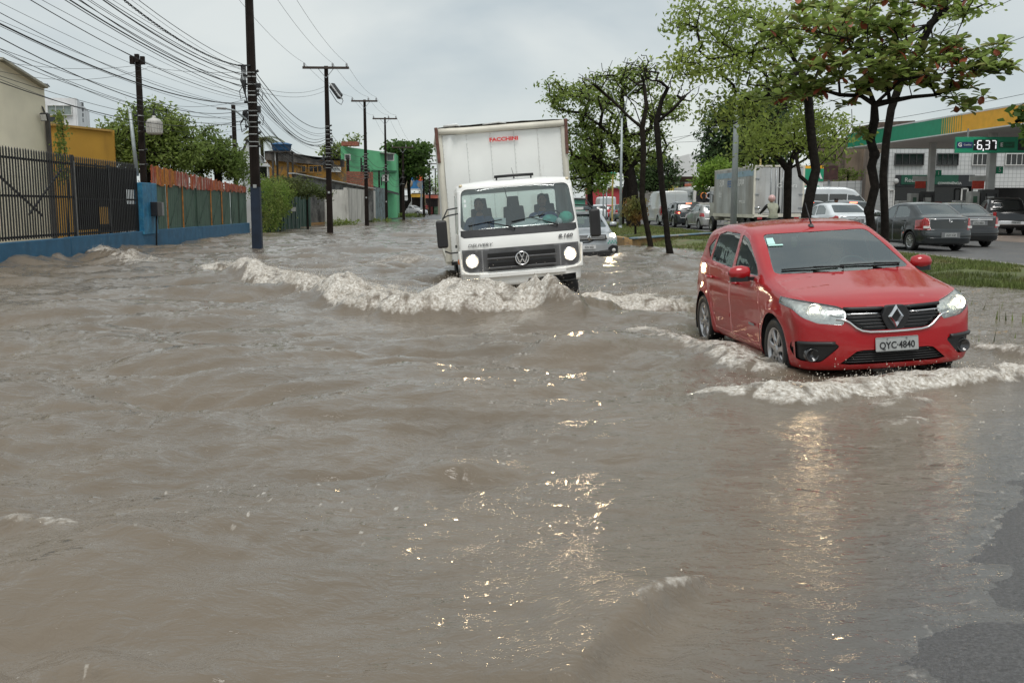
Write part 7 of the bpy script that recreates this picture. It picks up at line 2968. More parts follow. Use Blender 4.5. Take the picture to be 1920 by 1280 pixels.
for sg, nm in ((-1, 'a'), (1, 'b')):
 J.update({'sh' + nm: (sg * .2, .05, 1.40), 'el' + nm: (sg * .33, -.12, 1.18), 'wr' + nm: (sg * .33, -.36, 1.10), 'hp' + nm: (sg * .11, .18, .9), 'kn' + nm: (sg * .22, -.18, .72), 'an' + nm: (sg * .2, .08, .36), 'to' + nm: (sg * .21, -.12, .31)})
 E += [('chest', 'sh' + nm), ('sh' + nm, 'el' + nm), ('el' + nm, 'wr' + nm), ('pelvis', 'hp' + nm), ('hp' + nm, 'kn' + nm), ('kn' + nm, 'an' + nm), ('an' + nm, 'to' + nm)]
 rad.update({'sh' + nm: .08, 'el' + nm: .055, 'wr' + nm: .035, 'hp' + nm: .11, 'kn' + nm: .075, 'an' + nm: .05, 'to' + nm: .04})
VEST = pm('pale reflective vest', (.28, .29, .22), .7, var=.3, vs=5)
link('body', person_mesh('body', J, E, rad, [VEST, pm('dark trousers'), pm('black jacket', (.02, .02, .022), .8)], lambda c: 1 if c.z < .93 else (2 if abs(c.x) > .21 else 0)), rd)
m = MB()
m.ball((0, -.03, 1.66), .145, 14, 9, sc=(.95, 1.1, 1))
h_ = m.build('helmet', pm('pale pink helmet', (.62, .38, .36), .35, coat=.5), rd)
m = MB()
m.box((0, -.15, 1.65), (.2, .08, .1))
m.build('visor', M_BLACK, h_, bevel=.03)
for sg in (-1, 1):
 m = MB()
 hand_bits(m, (sg * .33, -.36, 1.10), (0, -1, 0), (0, 0, 1))
 m.build('hand', M_BLACK, rd)


def walker(label, loc, yaw, top, bottom, s=1.0, stride=.12):
 r = empty('person', loc, (0, 0, yaw), label, 'person')
 J = {'pelvis': (0, 0, .95), 'belly': (0, -.01, 1.1), 'chest': (0, 0, 1.32), 'neck': (0, 0, 1.48), 'crown': (0, -.01, 1.54)}
 E = [('pelvis', 'belly'), ('belly', 'chest'), ('chest', 'neck'), ('neck', 'crown')]
 rad = {'pelvis': (.15, .11), 'belly': (.14, .10), 'chest': (.17, .11), 'neck': .055, 'crown': .05}
 for sg, nm in ((-1, 'a'), (1, 'b')):
  J.update({'sh' + nm: (sg * .19, 0, 1.42), 'el' + nm: (sg * .25, .03, 1.14), 'wr' + nm: (sg * .26, -.06, .90), 'hp' + nm: (sg * .1, 0, .9), 'kn' + nm: (sg * .1, -sg * stride * .5, .5), 'an' + nm: (sg * .1, sg * stride, .09), 'to' + nm: (sg * .11, sg * stride - .16, .04)})
  E += [('chest', 'sh' + nm), ('sh' + nm, 'el' + nm), ('el' + nm, 'wr' + nm), ('pelvis', 'hp' + nm), ('hp' + nm, 'kn' + nm), ('kn' + nm, 'an' + nm), ('an' + nm, 'to' + nm)]
  rad.update({'sh' + nm: .07, 'el' + nm: .045, 'wr' + nm: .03, 'hp' + nm: .1, 'kn' + nm: .065, 'an' + nm: .042, 'to' + nm: .04})
 a, b = pm('cloth %s' % str(top), top, .85, var=.2), pm('cloth %s' % str(bottom), bottom, .85, var=.2)
 link('body', person_mesh('body', J, E, rad, [a, b, SKIN_M], lambda c: 1 if c.z < .96 and abs(c.x) < .22 else (2 if c.z > 1.49 or (abs(c.x) > .2 and c.z < 1.2) else 0), 1), r)
 head(r, (0, -.02, 1.66))
 for sg in (-1, 1):
  m = MB()
  hand_bits(m, (sg * .26, -.06, .90), (0, -.2, -1), (sg, 0, 0), .9)
  m.build('hand', SKIN_M, r)
 return r


for lab, u, Y, yaw, tp, bt in (
  ('person in pale green shirt standing by the open shop', 745, 137, 20, (.16, .42, .30), (.05, .06, .1)),
  ('person in white shirt behind the green-shirted one', 751, 139, 200, (.6, .6, .58), (.08, .08, .1)),
  ('person in red top in the shade of the shop', 757, 141, 60, (.35, .04, .04), (.05, .05, .06)),
  ('person in dark clothes at the low step by the green house', 735, 128, 90, (.03, .04, .04), (.04, .04, .05)),
  ('person in dark red shirt under the far awning', 800, 150, 10, (.25, .05, .05), (.05, .05, .07))):
 walker(lab, (at(u, 400, Y).x, Y, .08), R(yaw), tp, bt)
walker('station attendant in green uniform behind the black sedan', (at(1846, 400, 52).x, 52, .16), R(-30), (.03, .30, .12), (.03, .12, .06))
walker('person in dark cap standing behind the white sedan', (at(1567, 400, 43).x, 43, .1), R(160), (.06, .06, .07), (.03, .03, .04))
# ------------------------------------------------------------------ grass median, petrol station, right-hand background
def lawn():
 ys = np.linspace(12, 110, 240)
 V, n_c = [], 40
 for y in ys:
  sh = np.interp(y, SHORE[:, 0], SHORE[:, 1]) - 1.0
  e = road_line(y) - .08
  xs = np.linspace(sh, max(e, sh + .2), n_c)
  z = ground_z(xs, np.full(n_c, y)) + .008 + .05 * (fbm(xs * .8, np.full(n_c, y) * .8, 3, 9) - .4) * sstep(xs - sh, .6, 2.0)
  z = np.minimum(z, .19)
  V.append(np.stack([xs, np.full(n_c, y), z], 1))
 V = np.concatenate(V)
 i = np.arange(len(V)).reshape(len(ys), n_c)
 F = np.stack([i[:-1, :-1], i[:-1, 1:], i[1:, 1:], i[1:, :-1]], -1).reshape(-1, 4)
 o = link('median_lawn', np_mesh('median_lawn', V, F, pm('trodden wet turf', (.105, .125, .045), .9, var=.35, vs=3, col2=(.17, .125, .08), lo=.50, hi=.66, s2=.7, bump=.6, bs=30), True))
 o['kind'] = 'structure'
 # grass blades
 rg = np.random.default_rng(4)
 k = 90000
 y = 15 + (rg.random(k) ** 1.5) * 60
 sh = np.interp(y, SHORE[:, 0], SHORE[:, 1])
 x = sh - .25 + (road_line(y) - sh + .1) * rg.random(k)
 z = ground_z(x, y)
 keep = (z > -.035) & (fbm(x * .7, y * .7, 3, 15) > .36)
 # sparse weeds standing in the shallow water
 k2 = 1400
 y2 = 11 + 12 * rg.random(k2)
 x2 = 5.0 + 6 * rg.random(k2)
 z2 = ground_z(x2, y2)
 ok2 = (fbm(x2 * 1.4, y2 * 1.4, 2, 23) > .62) & (z2 > -.16)
 x, y, z = np.concatenate([x[keep], x2[ok2]]), np.concatenate([y[keep], y2[ok2]]), np.concatenate([np.maximum(z[keep], -.01), np.full(ok2.sum(), -.02)])
 k = len(x)
 h = rg.uniform(.035, .11, k) * (.7 + .8 * fbm(x * .5, y * .5, 2, 29))
 h[-int(ok2.sum()):] *= 1.6
 w = rg.uniform(.006, .014, k) * (1 + y / 40)
 a = rg.uniform(0, 2 * np.pi, k)
 lean = rg.uniform(0, .06, k)
 la = rg.uniform(0, 2 * np.pi, k)
 dx, dy = np.cos(a) * w, np.sin(a) * w
 V = np.stack([np.stack([x - dx, y - dy, z], 1), np.stack([x + dx, y + dy, z], 1), np.stack([x + np.cos(la) * lean, y + np.sin(la) * lean, z + h], 1)], 1).reshape(-1, 3)
 F = np.arange(3 * k).reshape(-1, 3)
 o = link('grass', np_mesh('grass', V, F, pm('grass blades', (.15, .19, .055), .7, var=.2, vs=.6, island=.45, trans=.35, col2=(.23, .20, .09), lo=.5, hi=.7, s2=.5)))
 tag(o, 'short green and straw grass on the median strip', 'grass', kind='stuff')


lawn()
# low painted planter wall on the median
pw = empty('planter_wall', gp(1160, 452, .08), label='low worn planter wall with blue and ochre paint on the median', cat='wall')
a, b = gp(1150, 453, .05), gp(1178, 458, .05)
c = gp(1330, 446, .05)
m = MB()
slab(m, a, b, -.1, .30, .3)
inv_build(m, 'end_wall', pm('ochre worn paint', (.36, .23, .10), .85, var=.3, vs=2, col2=(.2, .14, .1), lo=.5, hi=.65), pw, bevel=.02)
m = MB()
slab(m, b, c, -.1, .24, .3)
inv_build(m, 'front_wall', pm('ochre worn paint'), pw, bevel=.02)
m = MB()
slab(m, b + Vector((0, .02, 0)), c + Vector((0, .02, 0)), .245, .30, .5)
inv_build(m, 'capping', pm('worn blue capping', (.10, .17, .22), .8, var=.3, vs=1, col2=(.34, .30, .25), lo=.48, hi=.6, s2=.9), pw, bevel=.015)
for k in range(3):
 m = MB()
 p = gp(1325 + k * 9, 455 + (k % 2) * 2, .06)
 m.ball((0, 0, 0), .22, 8, 6, sc=(1, .7, .5))
 o = m.build('stone', pm('dark stone', (.09, .085, .08), .9, var=.4, vs=4), None, p)
 tag(o, 'dark stone lying in the grass %s' % ('nearest the red car', 'between two others', 'left of two others')[2 - k], 'stone', 'stones in the grass')

# ---- petrol station
st = empty('petrol_station_canopy', (26, 50, 0), label='petrol station canopy with green and yellow fascia at the right', cat='canopy')
A, B = Vector((22.0, 66.5, 0)), Vector((24.4, 36.0, 0))
ZB, ZT = 5.25, 6.2
dv = (B - A).normalized()
perp = Vector((-dv.y, dv.x, 0))
if perp.x < 0:
 perp = -perp
DEPTH = 15.0
LEN = (B - A).length
STG = pm('green fascia', (.016, .30, .16), .45, var=.08)
STY = pm('yellow fascia', (.90, .45, .03), .45, var=.08)
STW = pm('white canopy trim', (.7, .71, .70), .5, var=.06)


def fas(t0, t1, z0, z1, name, mat, out=.0):
 m = MB()
 p, q = A + dv * t0, A + dv * t1
 n = perp * -out
 th = perp * .06
 m.add([p + n, q + n, q + n + th, p + n + th] and [Vector((v.x, v.y, z)) for z in (z0, z1) for v in (p + n, q + n, q + n + th, p + n + th)], [(3, 2, 1, 0), (4, 5, 6, 7), (0, 1, 5, 4), (1, 2, 6, 5), (2, 3, 7, 6), (3, 0, 4, 7)])
 return inv_build(m, name, mat, st)


tg = (at(1772, 230, 54).y)
t_split = 66.5 - 54.2
for k in range(3):
 fas(t_split * k / 3 + .005, t_split * (k + 1) / 3 - .005, ZB + .07, ZT - .05, 'green_panel', STG)
for k in range(9):
 t = t_split + k * .22
 fas(t, t + .22 * (.15 + .09 * k), ZB + .07, ZT - .05, 'yellow_stripe', STY, .012)
fas(t_split, t_split + 2.0, ZB + .07, ZT - .05, 'green_panel', STG)
for k in range(4):
 t0 = t_split + 2.0 + (LEN - t_split - 2.0) * k / 4
 fas(t0 + .005, t0 + (LEN - t_split - 2.0) / 4 - .005, ZB + .07, ZT - .05, 'yellow_panel', STY)
fas(0, LEN, ZB, ZB + .06, 'lower_trim', STW, .03)
fas(0, LEN, ZT - .04, ZT + .03, 'upper_trim', STW, .03)
m = MB()
p, q = A + perp * .04, A + perp * DEPTH
m.add([Vector((v.x, v.y, z)) for z in (ZB, ZT) for v in (p, q, q + dv * .06, p + dv * .06)], [(3, 2, 1, 0), (4, 5, 6, 7), (0, 1, 5, 4), (1, 2, 6, 5), (2, 3, 7, 6), (3, 0, 4, 7)])
inv_build(m, 'end_fascia', STG, st)
nl = 14
for k in range(nl):
 m = MB()
 p, q = A + dv * (LEN * k / nl + .006), A + dv * (LEN * (k + 1) / nl - .006)
 m.add([Vector((v.x, v.y, z)) for z in (ZB + .03, ZB + .08) for v in (p + perp * .1, q + perp * .1, q + perp * DEPTH, p + perp * DEPTH)], [(3, 2, 1, 0), (4, 5, 6, 7), (0, 1, 5, 4), (1, 2, 6, 5), (2, 3, 7, 6), (3, 0, 4, 7)])
 inv_build(m, 'soffit_panel', pm('dull white soffit', (.6, .61, .61), .6, var=.06), st)
m = MB()
p, q = A + perp * .2, B + perp * .2
m.add([Vector((v.x, v.y, ZT - .02)) for v in (p, q, q + perp * (DEPTH - .3), p + perp * (DEPTH - .3))], [(0, 1, 2, 3)])
inv_build(m, 'canopy_top', pm('grey roof slab'), st)
COLM = pm('white column', (.55, .55, .53), .6, var=.12, vs=1.5)
for u, Y, w in ((1742, 61, .34), (1853, 53, .36)):
 c = at(u, 400, Y)
 m = MB()
 m.box((c.x, Y, ZB / 2 + .1), (w, w, ZB - .15))
 inv_build(m, 'column', COLM, st, bevel=.02)
 m = MB()
 m.box((c.x - w * .5 - .55, Y - .1, at(u, 335, Y).z), (.85, .06, .30))
 s_ = inv_build(m, 'column_sign', pm('pale column sign', (.5, .5, .47), .6), st)
 m = MB()
 m.box((c.x - w * .5 - .5, Y - .12, at(u, 345, Y).z - .05), (.62, .06, .42))
 inv_build(m, 'promo_sign', pm('orange red sign', (.52, .05, .025), .5, var=.2, vs=6), st)
 m = MB()
 m.box((c.x + w * .5 + .22, Y - .1, at(u, 325 if Y > 57 else 319, Y).z), (.36, .06, .38))
 inv_build(m, 'pump_number_sign', STG, st)
 text('pump_number', '1' if Y > 57 else '5', .3, M_WHITEINK, st, Vector((c.x + w * .5 + .22, Y - .14, at(u, 325 if Y > 57 else 319, Y).z)) - st.location)
# hanging price board
Yp = 50.0
pb = empty('price_board', at(1855, 272, Yp), label='green illuminated fuel price board reading 6,37 under the canopy', cat='price sign')
cx, cz = at(1862, 272, Yp).x, at(1862, 272, Yp).z
c = at(1791, 272, Yp)
wd = 5.4
z_t, z_b = at(1862, 257, Yp).z, at(1862, 287, Yp).z
m = MB()
m.box((c.x + wd / 2, Yp, (z_t + z_b) / 2), (wd, .14, z_t - z_b))
inv_build(m, 'board', STG, pb, bevel=.01)
zc = (z_t + z_b) / 2
DIG = pm('display black', (.008, .008, .009), .4)
LIT = pm('lit segments', (.7, .7, .7), .5, emit=(.9, .92, .95), es=.55)


def seg_digit(parent, x, z, h, ch):
 w, t = h * .5, h * .12
 S7 = {'0': 'abcdef', '1': 'bc', '2': 'abged', '3': 'abgcd', '4': 'fgbc', '5': 'afgcd', '6': 'afgedc', '7': 'abc', '8': 'abcdefg', '9': 'abcdfg'}
 pos = {'a': (0, h / 2, 1), 'g': (0, 0, 1), 'd': (0, -h / 2, 1), 'f': (-w / 2, h / 4, 0), 'b': (w / 2, h / 4, 0), 'e': (-w / 2, -h / 4, 0), 'c': (w / 2, -h / 4, 0)}
 mm = MB()
 for s__ in S7[ch]:
  px, pz, hor = pos[s__]
  mm.box((x + px, Yp - .095, z + pz), (w * .86, .012, t) if hor else (t, .012, h * .42))
 inv_build(mm, 'lit_digit', LIT, parent)


xd = at(1846, 272, Yp).x
m = MB()
m.box((xd, Yp - .078, zc), (1.16, .012, (z_t - z_b) * .66))
inv_build(m, 'display', DIG, pb)
for dx, ch in ((-.28, '6'), (.10, '3'), (.42, '7')):
 seg_digit(pb, xd + dx, zc, .40, ch)
m = MB()
m.box((xd - .09, Yp - .095, zc - .24), (.05, .012, .12))
m.box((xd - .53, Yp - .095, zc), (.05, .012, .03))
inv_build(m, 'lit_comma', LIT, pb)
xg = at(1808, 272, Yp).x
m = MB()
m.box((xg, Yp - .078, zc), (.78, .012, .30))
inv_build(m, 'fuel_label', pm('navy label', (.02, .04, .12), .5), pb)
text('fuel_letter', 'G', .26, M_WHITEINK, pb, Vector((xg - .25, Yp - .10, zc)) - pb.location, bold=.008)
text('fuel_word', 'Gasolina', .11, M_WHITEINK, pb, Vector((xg + .12, Yp - .10, zc)) - pb.location)
xe = at(1886, 272, Yp).x
m = MB()
m.box((xe, Yp - .078, zc), (.78, .012, .30))
inv_build(m, 'fuel_label', pm('deep green label', (.012, .12, .06), .5), pb)
text('fuel_letter', 'E', .26, M_WHITEINK, pb, Vector((xe - .25, Yp - .10, zc)) - pb.location, bold=.008)
text('fuel_word', 'Etanol', .11, STG, pb, Vector((xe + .12, Yp - .10, zc)) - pb.location)
xd = at(1922, 272, Yp).x + .2
m = MB()
m.box((xd, Yp - .078, zc), (1.16, .012, (z_t - z_b) * .66))
inv_build(m, 'display', DIG, pb)
for dx, ch in ((-.28, '4'), (.10, '7'), (.42, '9')):
 seg_digit(pb, xd + dx, zc, .40, ch)
for dx in (.6, 4.6):
 m = MB()
 m.beam((c.x + dx, Yp, z_t), (c.x + dx, Yp, ZB + .05), .06, .06)
 inv_build(m, 'hanger', M_STEEL, pb)

# station building: tiled walls facing us and the road
TILE = None


def tile_mat():
 m = bpy.data.materials.new('white wall tiles')
 m.use_nodes = True
 n, l = m.node_tree.nodes, m.node_tree.links
 b = n['Principled BSDF']
 g = n.new('ShaderNodeNewGeometry')
 sp = n.new('ShaderNodeSeparateXYZ')
 l.new(g.outputs['Position'], sp.inputs[0])
 ad = n.new('ShaderNodeMath')
 ad.operation = 'ADD'
 l.new(sp.outputs['X'], ad.inputs[0])
 l.new(sp.outputs['Y'], ad.inputs[1])
 cb = n.new('ShaderNodeCombineXYZ')
 l.new(ad.outputs[0], cb.inputs['X'])
 l.new(sp.outputs['Z'], cb.inputs['Y'])
 bt = n.new('ShaderNodeTexBrick')
 bt.offset = 0.0
 bt.inputs['Scale'].default_value = 1.0
 bt.inputs['Brick Width'].default_value = .30
 bt.inputs['Row Height'].default_value = .30
 bt.inputs['Mortar Size'].default_value = .012
 bt.inputs['Color1'].default_value = (.60, .61, .60, 1)
 bt.inputs['Color2'].default_value = (.55, .56, .56, 1)
 bt.inputs['Mortar'].default_value = (.24, .25, .25, 1)
 l.new(cb.outputs[0], bt.inputs['Vector'])
 l.new(bt.outputs['Color'], b.inputs['Base Color'])
 b.inputs['Roughness'].default_value = .35
 return m


TILE = tile_mat()
YB = 75.0
XL, XR = at(1663, 400, YB).x, at(1985, 400, YB).x
sb = empty('station_shop', (XL, YB, 0), label='white tiled station shop with dark green shopfront behind the pumps', cat='building')
zg, zsf, ztop = .16, at(1700, 328, YB).z, 6.6
for x0, x1, z0, z1, nm in ((XL, XR, zsf, ztop, 'upper_wall'), (XL, XL + .5, zg, zsf, 'pier'), (at(1822, 400, YB).x, at(1860, 400, YB).x, zg, zsf, 'pier'), (at(1860, 400, YB).x, XR, at(1880, 352, YB).z, zsf, 'lintel')):
 m = MB()
 m.box(((x0 + x1) / 2, YB + .15, (z0 + z1) / 2), (x1 - x0, .3, z1 - z0))
 inv_build(m, nm, TILE, sb)
xs0 = at(1604, 400, 82).x
m = MB()
slab(m, (XL + .01, YB + .2), (xs0 + 1.6, 82), zg, 5.6, .3)
inv_build(m, 'side_wall', TILE, sb)
for u, w, n_, fr in ((1705, 2.1, 4, DARKW), (1777, 1.55, 4, DARKW), (1837, 1.05, 3, WFR), (1906, 1.6, 4, WFR)):
 win(sb, at(u, 299, YB - .08), w, .82, .14, fr if fr is WFR else pm('dark window frame', (.05, .05, .05), .5), DARKW, n_)
x0, x1 = at(1663, 400, YB).x + .5, at(1822, 400, YB).x
m = MB()
m.box(((x0 + x1) / 2, YB + .6, (zg + zsf) / 2), (x1 - x0, .1, zsf - zg))
inv_build(m, 'shopfront_glass', pm('dim shopfront', (.012, .014, .015), .15, spec=.6), sb)
m = MB()
m.box(((x0 + x1) / 2, YB - .06, zsf - .42), (x1 - x0, .2, .84))
inv_build(m, 'shop_fascia', pm('charcoal fascia', (.025, .028, .032), .5), sb)
for u0, u1 in ((1688, 1736), (1746, 1795)):
 a, b = at(u0, 337, YB), at(u1, 337, YB)
 m = MB()
 m.box(((a.x + b.x) / 2, YB - .18, a.z), (b.x - a.x, .06, .70))
 inv_build(m, 'fascia_panel', pm('deep green fascia', (.010, .075, .045), .5), sb)
text('shop_lettering', 'Recife', .46, pm('dim white lettering', (.45, .46, .45), .5), sb, at(1708, 338, YB) + Vector((0, -.25, 0)) - sb.location)
text('shop_lettering', 'CONVENIÊNCIA', .24, pm('dim white lettering'), sb, at(1778, 344, YB) + Vector((0, -.25, 0)) - sb.location, bold=.006)
m = MB()
m.lathe([(.001, 0), (.2, 0), (.2, .03), (.001, .03)], 16, at(1678, 340, YB) + Vector((0, -.25, 0)), 'y')
inv_build(m, 'round_logo', pm('dim white lettering'), sb)
for u0, u1, v0 in ((1666, 1676, 356), (1803, 1814, 354)):
 a, b = at(u0, v0, YB), at(u1, v0, YB)
 for p, q in (((a.x, zg), (a.x, a.z)), ((b.x, zg), (b.x, a.z)), ((a.x, a.z), (b.x, a.z))):
  m = MB()
  m.beam((p[0], YB - .05, p[1]), (q[0], YB - .05, q[1]), .09, .09)
  inv_build(m, 'door_frame', WFR, sb)
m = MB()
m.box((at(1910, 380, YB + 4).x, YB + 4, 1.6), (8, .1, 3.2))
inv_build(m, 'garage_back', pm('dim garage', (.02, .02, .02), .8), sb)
m = MB()
m.box((at(1597, 352, YB + 2).x + 2.3, YB + 1.2, at(1597, 357, YB).z), (.8, .5, .75))
ac = inv_build(m, 'air_conditioner', pm('white appliance'), sb, bevel=.03)
m = MB()
m.box(((XL + XR) / 2, YB + 6, ztop + .02), (XR - XL, 12, .15))
inv_build(m, 'roof', pm('grey roof slab'), sb)

# pumps, cabinets and banners on the forecourt
for i, (u, Y, lab) in enumerate(((1722, 59.5, 'grey fuel pump with hoses beside the left column'), (1836, 51.5, 'grey fuel pump with hoses beside the right column'))):
 c = at(u, 400, Y)
 pu = empty('fuel_pump', (c.x, Y, .16), label=lab, cat='fuel pump', group='fuel pumps under the canopy')
 m = MB()
 m.box((0, 0, .1), (1.6, .8, .2))
 m.build('plinth', pm('concrete plinth', (.3, .3, .28), .8), pu, bevel=.02)
 m = MB()
 m.box((-.38, 0, 1.15), (.48, .55, 1.9))
 m.build('cabinet', pm('grey pump cabinet', (.30, .30, .28), .5, var=.15), pu, bevel=.03)
 m = MB()
 m.box((-.38, -.29, 1.70), (.2, .03, .32))
 m.build('display', pm('green display', (.03, .09, .05), .3), pu)
 m = MB()
 m.box((.42, .05, 1.2), (.9, .4, 2.0))
 m.build('hose_housing', pm('dark hose housing', (.05, .05, .05), .5), pu, bevel=.03)
 m = MB()
 m.box((.42, -.17, 1.25), (.42, .04, 1.2))
 m.build('white_panel', pm('pale pump panel', (.5, .5, .48), .5), pu)
 for dx in (.2, .7):
  m = MB()
  m.tube([(dx, -.22, 2.0), (dx + .06, -.35, 1.3), (dx + .02, -.36, .7), (dx - .05, -.28, 1.0), (dx - .04, -.22, 1.3)], .022, 6)
  m.build('hose', M_RUB, pu)
for u, Y, lab in ((1690, 66, 'white upright cabinet with printed notices left of the pumps'), (1797, 64, 'white upright cabinet with printed notices between the pumps'), (1867, 62, 'white and dark vending machine at the garage opening')):
 c = at(u, 400, Y)
 cb_ = empty('cabinet', (c.x, Y, .16), label=lab, cat='cabinet')
 m = MB()
 m.box((0, 0, .85), (.7, .6, 1.7))
 m.build('body', pm('white appliance'), cb_, bevel=.04)
 for k in range(3):
  m = MB()
  m.box((0, -.305, .6 + k * .4), (.4, .012, .08))
  m.build('notice', pm('grey print', (.3, .31, .33), .6), cb_)
c = at(1758, 400, 62)
bn = empty('promo_stand', (c.x, 62, .16), label='small stand with red and yellow promotion boards by the column', cat='stand')
for x, z, w, h, cl in ((-.15, 1.3, .7, .6, (.5, .04, .03)), (.35, 1.05, .4, .5, (.6, .33, .03)), (-.05, .65, .9, .5, (.4, .42, .4)), (.15, .55, .5, .3, (.02, .12, .07))):
 m = MB()
 m.box((x, -.02 * z, z), (w, .05, h))
 m.build('board', pm('promo %s' % str(cl), cl, .5, var=.2, vs=6), bn)
m = MB()
m.box((0, .1, .4), (.8, .3, .8))
m.build('base', M_BLACK, bn)
c = at(1678, 400, 55)
ab = empty('banner', (c.x, 55, .16), label='small blue banner behind the graphite sedan', cat='banner')
m = MB()
m.box((0, 0, .9), (.9, .04, .5))
m.build('cloth', pm('blue banner', (.10, .16, .45), .6), ab)
for dx in (-.4, .4):
 m = MB()
 m.beam((dx, .03, 0), (dx, .03, 1.15), .03, .03)
 m.build('leg', M_STEEL, ab)

# totem sign, low wall, old brown building, red shed, modern white hall
tt_ = empty('totem_sign', (at(1522, 400, 63).x, 63, 0), label='white and green station totem sign behind the leaning trunk', cat='sign')
c = at(1520, 345, 63)
zt, zb_ = at(1520, 311, 63).z, .1
m = MB()
m.box((c.x, 63, (zt + zb_) / 2), (1.5, .3, zt - zb_))
inv_build(m, 'panel', pm('white sign panel', (.66, .67, .66), .5), tt_, bevel=.03)
z1, z2 = at(1520, 316, 63).z, at(1520, 340, 63).z
m = MB()
m.box((c.x, 62.83, (z1 + z2) / 2), (1.46, .03, z1 - z2))
inv_build(m, 'green_band', STG, tt_)
m = MB()
m.box((c.x, 62.83, zt - .08), (1.46, .04, .18))
inv_build(m, 'yellow_cap', STY, tt_)
m = MB()
m.box((c.x - .1, 62.83, at(1520, 353, 63).z), (1.2, .03, .28))
inv_build(m, 'green_strip', STG, tt_)
text('sign_letter', 'A', .72, M_WHITEINK, tt_, Vector((c.x + .38, 62.79, (z1 + z2) / 2)) - tt_.location, bold=.03)
text('sign_word', 'aditivada', .22, pm('orange print'), tt_, Vector((c.x - .05, 62.79, at(1520, 345, 63).z)) - tt_.location)
lw_ = empty('tiled_wall', (at(1575, 400, 84).x, 84, 0), label='low white tiled wall left of the station shop', cat='wall')
m = MB()
slab(m, at(1530, 400, 86), at(1612, 400, 82), .1, at(1575, 340, 84).z, .25)
inv_build(m, 'wall', TILE, lw_)
ob = block('old_building', 'old brown stained windowless building behind the tiled wall', [tuple(at(1525, 400, 104)[:2]), tuple(at(1612, 400, 100)[:2]), tuple(at(1660, 400, 112)[:2]), tuple(at(1540, 400, 118)[:2])], 0, at(1560, 259, 102).z,
   pm('stained brown render', (.19, .145, .105), .9, var=.3, vs=.6, col2=(.07, .055, .045), lo=.45, hi=.62, s2=.7, streak=True))
m = MB()
a, b = at(1598, 240, 98), at(1716, 226, 98)
m.add([at(1598, 262, 98), at(1716, 262, 98), b, at(1650, 229, 98), a], [(0, 1, 2, 3, 4)])
inv_build(m, 'tiled_roof', pm('old brown roof tiles', (.10, .075, .06), .9, var=.4, vs=3), ob)
bx = empty('dark_hoarding', (at(1556, 330, 80).x, 80, 0), label='dark red brown advertising panel above the tiled wall', cat='billboard')
m = MB()
c = at(1556, 324, 80)
m.box(c, (1.25, .2, 1.1))
inv_build(m, 'panel', pm('dark red print', (.06, .025, .022), .6, var=.4, vs=3), bx)
m = MB()
m.beam(Vector((c.x, 80, 0)), c + Vector((0, .15, 0)), .15, .15)
inv_build(m, 'post', M_STEEL, bx)
wh2 = empty('white_hall', (at(1280, 330, 125).x, 130, 0), label='angular white modern hall behind the coach', cat='building')
WH = pm('clean white render', (.66, .67, .66), .7, var=.04)
p = [at(1232, 330, 125), at(1235, 304, 125), at(1291, 289, 125), at(1307, 331, 125), at(1330, 289, 140), at(1340, 335, 140)]
m = MB()
m.add([p[0], p[1], p[2], p[3]], [(0, 1, 2, 3)])
m.add([p[2], p[3], p[5], p[4]], [(0, 1, 2, 3)])
m.add([p[1], p[2], p[4], p[1] + Vector((0, 18, 0))], [(0, 1, 2, 3)])
inv_build(m, 'shell', WH, wh2)
m = MB()
m.add([p[0] + Vector((0, .2, 0)), p[3] + Vector((0, .2, 0)), at(1296, 331, 125) + Vector((0, .2, -.8)), at(1245, 345, 126), at(1330, 350, 132)], [(0, 1, 4, 3)])
inv_build(m, 'underside', pm('brown underside', (.10, .065, .05), .8), wh2)
for u0, u1, v0, Y, nm, lab, cl in ((1200, 1262, 342, 110, 'grey_shed', 'grey walled shed with thin orange eave behind the van', (.22, .21, .19)), (1262, 1325, 343, 112, 'dark_shed', 'dark shed under the white hall behind the coach', (.05, .045, .04)), (1105, 1188, 352, 135, 'red_shed', 'red painted low shop beyond the small red car', (.45, .06, .07)), (1060, 1110, 372, 150, 'green_kiosk', 'pale green kiosk behind the truck mirror', (.12, .36, .26))):
 a, b = at(u0, 400, Y), at(u1, 400, Y)
 o = block(nm, lab, [(a.x, a.y), (b.x, b.y), (b.x, b.y + 6), (a.x, a.y + 6)], 0, at(u0, v0, Y).z, plaster(nm + ' wall', cl))
 m = MB()
 m.beam((a.x - .1, Y - .3, at(u0, v0, Y).z), (b.x + .1, Y - .3, at(u0, v0, Y).z), .3, .16)
 inv_build(m, 'eave', pm('orange eave', (.45, .12, .05), .7) if nm == 'grey_shed' else pm('grey roof slab'), o)
a = at(1260, 358, 108)
po = empty('wall_poster', (a.x, 108, 0), label='yellow poster panel on the shed wall behind the van', cat='poster')
m = MB()
m.box(a, (1.3, .1, 1.1))
inv_build(m, 'panel', pm('yellow poster', (.48, .40, .08), .6, var=.3, vs=2, col2=(.1, .1, .05), lo=.58, hi=.62, s2=2), po)
m = MB()
m.beam((a.x, 108.15, 0), (a.x, 108.15, a.z), .1, .1)
inv_build(m, 'post', M_STEEL, po)

# lamp posts and small signs on the median
LAMP = pm('pale galvanised tube')


